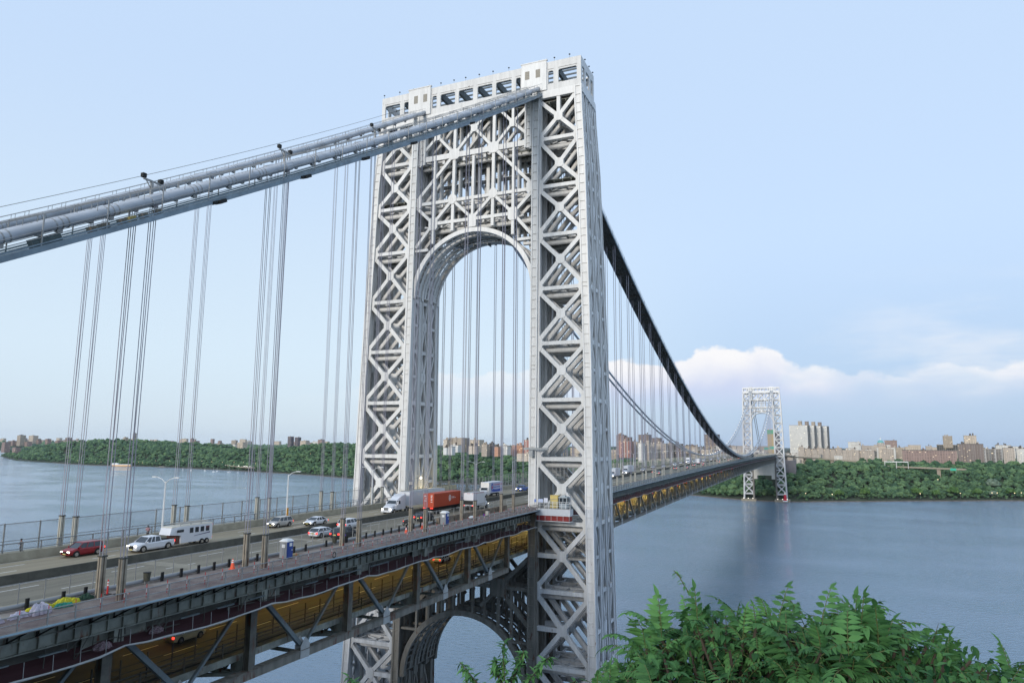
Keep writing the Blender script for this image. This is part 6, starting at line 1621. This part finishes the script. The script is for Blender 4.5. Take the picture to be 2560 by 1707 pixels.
def bin_(x, y, label):
    t = thing('trash_bin', label, 'bin', (x, y, 75.83)); b = MB(); b.tube([(0, 0, .35), (0, 0, 1.15)], [.3, .36], 12); b.build('drum', mat('bin_dark', (.07, .07, .05), .8, noise=.4, nscale=4), t)
    b = MB(); b.tube([(0, 0, 1.15), (0, 0, 1.2)], .4, 12); b.build('rim', M_BLACK, t); b = MB(); b.post((-.2, 0, 0), (-.2, 0, .35), .04, .04); b.post((.2, 0, 0), (.2, 0, .35), .04, .04); b.build('leg', M_STEEL, t)
bin_(-105.2, -13.8, 'dark drum-like trash bin on a stand next to the service pipe, front one'); bin_(-74.6, -13.7, 'dark trash bin on the walkway behind the first portable toilet')
t = thing('barrel', 'small dark barrel topped with a purple bag near the second suspender group', 'barrel', (-72.1, -13.5, 75.83)); b = MB(); b.tube([(0, 0, 0), (0, 0, .9)], .22, 10); b.build('drum', M_BLACK, t); b = MB(); b.sphere((0, 0, 1.05), .24, 8, 5, (1, 1, .7)); b.build('bag', mat('purple_bag', (.12, .05, .35), .6), t)
t = thing('wheel_hoop', 'small black wheel hanging on the platform railing above the netting', 'wheel', (-83.6, -20.6, 76.2)); b = MB(); b.tube([(.3*math.cos(a), 0, .35*math.sin(a)) for a in np.linspace(0, 6.28, 17)], .05, 5, False); b.build('tyre', M_BLACK, t)
t = thing('timber_stack', 'small stack of pale boards beside the first portable toilet', 'timber', (-84.6, -14.9, 75.83)); b = MB(); [b.box(-.7, .7, -.35+.25*i, -.15+.25*i, .08*j, .08*j+.06) for i in range(3) for j in range(3)]; b.build('boards', mat('pale_board', (.5, .38, .2), .8, noise=.3, nscale=3), t)
t = thing('sack', 'white sack lying on the walkway beyond the second portable toilet', 'sack', (-35, -15.6, 75.83)); b = MB(); b.sphere((0, 0, .3), .55, 10, 6, (2.0, .8, .55)); b.build('sack', M_WHITE, t, smooth=True)
t = thing('cooler', 'cream cooler box with dark lid near the white sack', 'cooler', (-28.5, -15.9, 75.83)); b = MB(); b.box(-.3, .3, -.3, .3, 0, 1.0); b.build('body', M_STUB, t); b = MB(); b.box(-.34, .34, -.34, .34, 1.0, 1.15); b.build('lid', M_BLACK, t)
t = thing('bucket', 'small purple bucket beside the cream cooler', 'bucket', (-30, -15.9, 75.83)); b = MB(); b.tube([(0, 0, 0), (0, 0, .5)], [.16, .22], 10); b.build('bucket', mat('purple_bag', (.12, .05, .35), .6), t)
# crumpled sheets and bags: displaced lumpy cloth meshes
def heap(x, y, lx, ly, h, m, label, name, cat, seed, wrinkle=.35):
    """crumpled sheet: sharp random folds over a low mound with a ragged outline"""
    rng = np.random.default_rng(seed); n = 22; k = 12; b = MB()
    dirs = rng.uniform(-1, 1, (7, 2))*5; ph = rng.uniform(0, 6.28, 7); am = rng.uniform(.4, 1, 7)
    for i in range(n+1):
        for j in range(k+1):
            u, v = i/n*2-1, j/k*2-1; ang = math.atan2(v, u); rag = .78+.22*math.sin(ang*3+ph[0])*math.sin(ang*5+ph[1])
            e = max(0, 1-(abs(u)**3+abs(v)**3)/rag)
            fold = sum(a_*abs(math.sin(u*d_[0]+v*d_[1]+p_)) for a_, d_, p_ in zip(am, dirs, ph))/am.sum()
            b.v.append((u*lx/2*rag+rng.uniform(-.03, .03), v*ly/2*rag+rng.uniform(-.03, .03), .02+h*(e**.4)*(.15+1.1*fold*(1 if wrinkle < .5 else 1.2))+rng.uniform(-.03, .03)*e))
    for i in range(n):
        for j in range(k): q = i*(k+1)+j; b.f.append((q, q+k+1, q+k+2, q+1))
    o = b.build(name, m); o.location = (x, y, 75.83); tag(o, label, cat); return o
heap(-114.3, -14.9, 2.6, .9, .55, M_YEL, 'crumpled bright yellow sheet, upper right one of the yellow heap', 'plastic_sheet', 'sheet', 1)
heap(-116.6, -14.9, 2.4, .9, .45, M_YEL, 'crumpled bright yellow sheet, lower left one of the yellow heap', 'plastic_sheet', 'sheet', 2)
heap(-115.2, -15.9, 1.8, .8, .4, M_GRNT, 'green tarp crumpled in front of the yellow sheets', 'tarp', 'tarp', 3)
heap(-112.3, -14.7, 1.5, .8, .45, mat('dark_green_rope', (.04, .09, .06), .9, noise=.5, nscale=6), 'tangled dark green net heap right of the yellow sheets', 'net_heap', 'net', 4, .6)
M_WB = mat('white_bag_cloth', (.62, .58, .66), .6, noise=.25, nscale=3)
heap(-117.6, -16.5, 1.9, 1.3, .75, M_WB, 'big rumpled white bag nearest the yellow sheets', 'work_bag', 'bag', 5, .5)
heap(-119.2, -16.3, 1.9, .9, .4, M_WB, 'flat pale bag left of the big rumpled white bag', 'work_bag', 'bag', 6, .5)
heap(-121.4, -16.6, 1.6, 1.1, .6, M_WB, 'white bag at the very left edge of the photo', 'work_bag', 'bag', 7, .5)
o = heap(-106.8, -18.2, 2.2, 1.3, .5, see_through('clear_plastic_sheet', (.3, .22, .24), .45), 'clear plastic sheet crumpled in the maroon net, left one', 'plastic_wrap', 'sheet', 8, .6); o.location = (-113.2, -18.6, 72.2)
o = heap(0, 0, 1.8, 1.0, .45, bpy.data.materials['clear_plastic_sheet'], 'clear plastic sheet crumpled in the maroon net, near the first truss post', 'plastic_wrap', 'sheet', 9, .6); o.location = (-107.5, -18.4, 72.2)
# motorbike beside the farther toilet
t = thing('motorcycle', 'black and chrome motorcycle with red tail light left of the farther portable toilet', 'motorcycle', (-48.6, -9.3, ZR))
for x_ in (-.7, .75): b = MB(); b.tube([(x_+.3*math.cos(a), 0, .32+.3*math.sin(a)) for a in np.linspace(0, 6.28, 15)], .07, 6, False); b.build('wheel', M_BLACK, t)
b = MB(); b.box(-.35, .35, -.14, .14, .3, .62); b.hexa([(-.05, -.13, .68), (.5, -.13, .72), (.5, .13, .72), (-.05, .13, .68), (0, -.1, .95), (.42, -.1, .92), (.42, .1, .92), (0, .1, .95)]); b.build('body', paint('black', (.02, .022, .028)), t)
b = MB(); b.box(-.8, 0, -.14, .14, .72, .84); b.build('seat', M_BLACK, t); b = MB(); b.tube([(.72, 0, .32), (.5, 0, 1.0)], .04, 6); b.tube([(.45, -.38, 1.08), (.5, 0, 1.02), (.45, .38, 1.08)], .03, 6); b.tube([(-.7, .12, .3), (.1, .12, .3)], .05, 6); b.build('handlebar', M_CHROME, t); b = MB(); b.sphere((-.86, 0, .78), .09, 6, 4); b.build('taillight', M_TL, t)
def person(x, y, z, rz, label, top, legs, hair, pose='walk'):
    """skinned body: one continuous mesh"""
    if pose == 'walk': J = {'pel': (0, 0, .95), 'ch': (.06, 0, 1.3), 'nk': (.10, 0, 1.5), 'hd': (.13, 0, 1.66), 'kl': (.18, .11, .52), 'fl': (.08, .11, .07), 'tl': (.25, .11, .05), 'kr': (.02, -.11, .5), 'fr': (-.28, -.11, .14), 'tr': (-.14, -.11, .05), 'sl': (.07, .2, 1.42), 'el': (-.05, .26, 1.16), 'hl': (.12, .24, .95), 'sr': (.07, -.2, 1.42), 'er': (.16, -.26, 1.16), 'hr': (.38, -.22, 1.08)}
    else: J = {'pel': (0, 0, .5), 'ch': (.03, 0, .85), 'nk': (.05, 0, 1.05), 'hd': (.08, 0, 1.22), 'kl': (.42, .12, .5), 'fl': (.45, .12, .07), 'tl': (.6, .12, .05), 'kr': (.42, -.12, .5), 'fr': (.45, -.12, .07), 'tr': (.6, -.12, .05), 'sl': (.03, .2, .98), 'el': (.1, .26, .72), 'hl': (.34, .18, .6), 'sr': (.03, -.2, .98), 'er': (.1, -.26, .72), 'hr': (.34, -.18, .6)}
    E_ = [('pel', 'ch'), ('ch', 'nk'), ('nk', 'hd'), ('pel', 'kl'), ('kl', 'fl'), ('fl', 'tl'), ('pel', 'kr'), ('kr', 'fr'), ('fr', 'tr'), ('ch', 'sl'), ('sl', 'el'), ('el', 'hl'), ('ch', 'sr'), ('sr', 'er'), ('er', 'hr')]
    rad = {'pel': .15, 'ch': .17, 'nk': .065, 'hd': .11, 'kl': .075, 'kr': .075, 'fl': .05, 'fr': .05, 'tl': .04, 'tr': .04, 'sl': .07, 'sr': .07, 'el': .05, 'er': .05, 'hl': .04, 'hr': .04}
    ks = list(J); me = bpy.data.meshes.new('person'); me.from_pydata([J[k] for k in ks], [(ks.index(a), ks.index(c)) for a, c in E_], []); o = bpy.data.objects.new('person', me); COL.objects.link(o)
    sk = o.modifiers.new('skin', 'SKIN'); 
    for k, v_ in zip(ks, me.skin_vertices[0].data): v_.radius = (rad[k], rad[k]); v_.use_root = (k == 'pel')
    o.modifiers.new('sub', 'SUBSURF').levels = 1
    o.location = (x, y, z); o.rotation_euler = (0, 0, rz); me.materials.append(mat('skin_tone', (.35, .2, .14), .6)); tag(o, label, 'person')
    def part(nm, keys, m_, grow):
        b = MB()
        for a, c in E_:
            if a in keys and c in keys: b.tube([J[a], J[c]], [rad[a]+grow, rad[c]+grow], 8)
        b.build(nm, m_, o, smooth=True)
    part('jacket', ('pel', 'ch', 'sl', 'sr', 'el', 'er'), top, .025); part('trousers', ('pel', 'kl', 'kr', 'fl', 'fr'), legs, .02)
    b = MB(); h_ = J['hd']; b.sphere((h_[0]-.03, 0, h_[2]+.04), .135, 8, 6, (1, .95, 1)); 
    if hair: b.sphere((h_[0]-.09, 0, h_[2]-.1), .11, 8, 5, (.8, 1, 1.6))
    b.build('hair', M_BLACK, o, smooth=True)
person(-98.2, 17.6, 75.86, math.pi*.95, 'person in dark clothes walking behind the railing at the far left', mat('dark_jacket', (.03, .035, .05), .8), mat('dark_trousers', (.03, .03, .035), .8), False)
person(-81.5, 15.2, 75.95, math.pi*1.2, 'person with long dark hair in a pink top by the twin-arm street lamp', mat('pink_top', (.55, .3, .32), .8), mat('dark_trousers', (.03, .03, .035), .8), True)

# ------------------------------------------------------------ foreground sumac and sapling
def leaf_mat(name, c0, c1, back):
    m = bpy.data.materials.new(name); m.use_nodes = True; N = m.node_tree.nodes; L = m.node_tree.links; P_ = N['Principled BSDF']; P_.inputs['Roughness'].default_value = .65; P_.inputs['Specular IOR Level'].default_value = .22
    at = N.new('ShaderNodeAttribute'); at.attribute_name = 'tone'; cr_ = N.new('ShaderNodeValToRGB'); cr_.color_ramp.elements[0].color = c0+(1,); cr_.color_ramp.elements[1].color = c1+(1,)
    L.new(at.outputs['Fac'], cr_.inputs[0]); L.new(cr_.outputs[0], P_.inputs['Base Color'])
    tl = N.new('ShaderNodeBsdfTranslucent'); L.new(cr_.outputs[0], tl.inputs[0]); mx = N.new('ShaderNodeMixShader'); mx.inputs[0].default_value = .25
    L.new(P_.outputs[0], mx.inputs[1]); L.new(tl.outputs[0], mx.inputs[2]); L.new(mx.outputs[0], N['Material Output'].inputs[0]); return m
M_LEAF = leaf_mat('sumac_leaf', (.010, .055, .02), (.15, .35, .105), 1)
M_STEM = mat('leaf_stem', (.10, .12, .04), .7)
class Leaves:
    def __init__(s): s.v = []; s.f = []; s.t = []
    def blade(s, o, d, up, L_, w, tone, fold=.25, curl=.25):
        """pointed leaflet folded along the midrib"""
        d = d.normalized(); sd = d.cross(up).normalized(); n = sd.cross(d)
        k = len(s.v); prof = [(0, .0), (.18, .75), (.42, 1), (.72, .6), (1, 0)]
        for u, ww in prof:
            c = o+d*(L_*u)-n*(curl*L_*u*u)
            s.v += [c, c+sd*(w*ww/2)+n*(fold*w*ww/2), c-sd*(w*ww/2)+n*(fold*w*ww/2)]; s.t += [tone]*3
        for i in range(4):
            a = k+i*3; c = a+3; s.f += [(a, c, c+1, a+1), (a, a+2, c+2, c)]
    def build(s, name, m, parent):
        me = bpy.data.meshes.new(name); me.from_pydata([tuple(v) for v in s.v], [], s.f); at = me.attributes.new('tone', 'FLOAT', 'POINT'); at.data.foreach_set('value', s.t)
        me.materials.append(m); o = bpy.data.objects.new(name, me); COL.objects.link(o); o.parent = parent; return o
def frond(lv, st, o, d, L_, rg, tone, np_=9, lw=.035, ll=.13):
    """pinnate compound leaf drooping under gravity"""
    p = Vector(o); d = d.normalized(); seg = L_/np_; pts = [p.copy()]
    for i in range(np_):
        d = (d+Vector((rg.uniform(-.05, .05), rg.uniform(-.05, .05), -.07-.018*i))*.9).normalized(); p = p+d*seg; pts.append(p.copy())
        if i < 1: continue
        sd = d.cross(Vector((0, 0, 1))).normalized(); up = sd.cross(d)
        s = math.sin(math.pi*min(1, (i+1.5)/(np_+1)))**.6
        for q in (-1, 1):
            if rg.random() < .07: continue
            lv.blade(p, (sd*q*1.0+d*.55-Vector((0, 0, .22+rg.uniform(-.12, .12)))), up, ll*s*rg.uniform(.85, 1.15), lw*rg.uniform(.85, 1.2), min(1, max(0, tone+rg.uniform(-.15, .15))), curl=.3)
    lv.blade(p, d-Vector((0, 0, .1)), Vector((0, 0, 1)), ll*.9, lw, tone); st.tube(pts[::3]+[pts[-1]], .003, 4, False)
def cam_pt(px, py, dist):      # a real point at the given distance along a viewing direction, used to lay out the bush
    v = cf*1730.8+cr*(px-1280)-cu*(py-853.5); v.normalize(); return CAM+v*dist
rg = random.Random(12)
bush = thing('sumac_bush', 'big dark green sumac bush with feathery leaves in the right foreground', 'bush', tuple(cam_pt(2000, 2100, 7.0)))
org = Vector(bush.location)
OUT = [(1480, 1720), (1550, 1660), (1600, 1590), (1650, 1545), (1720, 1515), (1790, 1500), (1850, 1540), (1900, 1515), (1960, 1510), (2040, 1530), (2090, 1525), (2130, 1505), (2190, 1530), (2260, 1545), (2330, 1585), (2400, 1590), (2460, 1610), (2520, 1660), (2600, 1700), (2700, 1720)]
lv = Leaves(); st = MB(); wd = MB()
ox = np.array([p[0] for p in OUT]); oy = np.array([p[1] for p in OUT])
tips = []
for i in range(360):
    px = rg.uniform(1480, 2680); top = float(np.interp(px, ox, oy)); py = top+55+abs(rg.gauss(0, 1))*110 if i > 90 else top+rg.uniform(35, 80)
    if py > 1900: py = rg.uniform(top+60, 1880)
    dist = rg.uniform(5.2, 6.7)-(py-top)/260*1.0+.5
    tips.append((cam_pt(px, py, max(4.3, dist)), px, (py-top)))
for (pt, px, dep) in tips:
    base = cam_pt(2000+(px-2000)*.55, 2150, 6.3); c = pt-org
    b0 = base-org; mid = (b0+c)/2+Vector((rg.uniform(-.2, .2), rg.uniform(-.2, .2), rg.uniform(0, .3)))
    wd.tube([b0, mid, c], [.03, .02, .009], 5, False)
    tone0 = max(.05, min(1.0, .72-dep/380+rg.uniform(-.25, .25)))  # leaves deeper in the bush are darker: shade put into their tone
    if rg.random() < (.62 if px > 2230 else .12):      # another plant mixed in: simple oval leaves on twigs
        for k in range(rg.randint(16, 30)):
            o_ = c+Vector((rg.gauss(0, .09), rg.gauss(0, .09), rg.gauss(-.04, .07)))
            lv.blade(o_, Vector((rg.uniform(-1, 1), rg.uniform(-1, 1), rg.uniform(-.9, .3))), Vector((0, 0, 1)), rg.uniform(.05, .10), rg.uniform(.03, .05), max(0, min(1, tone0*.6+rg.uniform(-.2, .25))), curl=.4)
        if rg.random() < .2: wd.tube([c, c+Vector((rg.uniform(-.08, .08), rg.uniform(-.08, .08), rg.uniform(.08, .2)))], [.004, .001], 4, False)
        continue
    n = rg.randint(4, 8); a0 = rg.uniform(0, 6.28); sc = rg.choice([.5, .65, .8, 1.0, 1.2]); lw_ = rg.uniform(.024, .036)
    for k in range(n):
        a = a0+k*2.4+rg.uniform(-.5, .5); el = 1.15-1.4*(k/n)+rg.uniform(-.4, .4)
        d = Vector((math.cos(a)*math.cos(el), math.sin(a)*math.cos(el), math.sin(el)))
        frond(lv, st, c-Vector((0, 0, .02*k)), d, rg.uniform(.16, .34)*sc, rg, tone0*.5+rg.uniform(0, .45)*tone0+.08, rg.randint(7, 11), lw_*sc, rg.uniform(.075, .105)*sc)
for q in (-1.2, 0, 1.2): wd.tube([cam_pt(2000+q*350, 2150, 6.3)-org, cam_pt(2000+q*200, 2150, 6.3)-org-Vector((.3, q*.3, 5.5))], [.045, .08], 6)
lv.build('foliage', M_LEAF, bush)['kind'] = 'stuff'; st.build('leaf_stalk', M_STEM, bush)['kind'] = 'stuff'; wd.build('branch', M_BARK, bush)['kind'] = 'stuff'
# slender shoots rising out of the bush
sh = thing('vine_shoot', 'thin curling vine shoot with small pointed leaves above the left part of the sumac bush', 'vine', tuple(cam_pt(1760, 1560, 5.8))); org2 = Vector(sh.location); lv = Leaves(); st = MB()
pp = [cam_pt(a, c, 5.8)-org2 for a, c in ((1760, 1560), (1735, 1500), (1712, 1465), (1698, 1440), (1684, 1425))]; st.tube(pp, .004, 4, False)
for i in range(26):
    q = i/26*(len(pp)-1); k = int(q); o_ = pp[k].lerp(pp[k+1], q-k); lv.blade(o_, Vector((rg.uniform(-1, 1), rg.uniform(-1, 1), rg.uniform(-.6, .5))), Vector((0, 0, 1)), rg.uniform(.035, .07), .022, rg.uniform(.4, .9))
lv.build('foliage', M_LEAF, sh); st.build('stem', M_STEM, sh)
sap = thing('sapling', 'slender leafy sapling in front of the lower arch of the near tower', 'sapling', tuple(cam_pt(1270, 1950, 7.5))); org3 = Vector(sap.location); lv = Leaves(); st = MB()
for (path) in ([(1270, 1950), (1265, 1800), (1262, 1700), (1258, 1640), (1262, 1600)], [(1265, 1800), (1220, 1740), (1180, 1690), (1150, 1655)], [(1265, 1790), (1310, 1720), (1345, 1670), (1375, 1640)], [(1262, 1740), (1290, 1680), (1310, 1625)], [(1266, 1850), (1330, 1790), (1400, 1730), (1440, 1700)], [(1268, 1850), (1190, 1780), (1170, 1740), (1165, 1700)], [(1264, 1720), (1240, 1680), (1238, 1650)], [(1268, 1860), (1470, 1780), (1510, 1730)], [(1268, 1880), (900, 1800), (880, 1720), (872, 1690)]):
    pp = [cam_pt(a, c, 7.5+rg.uniform(-.2, .2))-org3 for a, c in path]; st.tube(pp, [.012, .009]+[.005]*(len(pp)-2), 5, False)
    for i in range(64):
        q = (.25+.75*i/64)*(len(pp)-1)*.9999; k = int(q); o_ = pp[k].lerp(pp[k+1], q-k)
        lv.blade(o_, Vector((rg.uniform(-1, 1), rg.uniform(-1, 1), rg.uniform(-.9, .5))), Vector((0, 0, 1)), rg.uniform(.07, .12), .035, rg.uniform(.15, .85))
lv.build('foliage', M_LEAF, sap); st.build('stem', M_BARK, sap)
# cliff top below the camera, out of view but real ground
b = MB(); n = 20
for i in range(n+1):
    for j in range(9):
        yy = -400+i*45; xx = [-600, -260, -200, -172, -162, -152, -146, -140, -122][j]; zz = [86, 86, 86, 86.5, 86, 83, 60, 20, -2][j]; b.v.append((xx+(4*math.sin(i*1.3+j) if 3 < j else 0), yy, zz+math.sin(i*2.1+j)*.6-(.0 if j < 5 else 0)))
for i in range(n):
    for j in range(8): q = i*9+j; b.f.append((q, q+9, q+10, q+1))
tag(b.build('cliff', M_LAND, smooth=True), kind='structure')
# ------------------------------------------------------------ haze
def haze(density):
    m = bpy.data.materials.new('evening_haze'); m.use_nodes = True; N = m.node_tree.nodes; L = m.node_tree.links
    for n in list(N): N.remove(n)
    o = N.new('ShaderNodeOutputMaterial'); v = N.new('ShaderNodeVolumePrincipled'); v.inputs['Color'].default_value = (.78, .87, 1, 1); v.inputs['Density'].default_value = density; v.inputs['Anisotropy'].default_value = .0
    L.new(v.outputs[0], o.inputs['Volume'])
    b = MB(); b.box(-700, 20500, -9500, 12000, -8, 215); h = b.build('haze', m); tag(h, kind='stuff'); return h
haze(.000016)
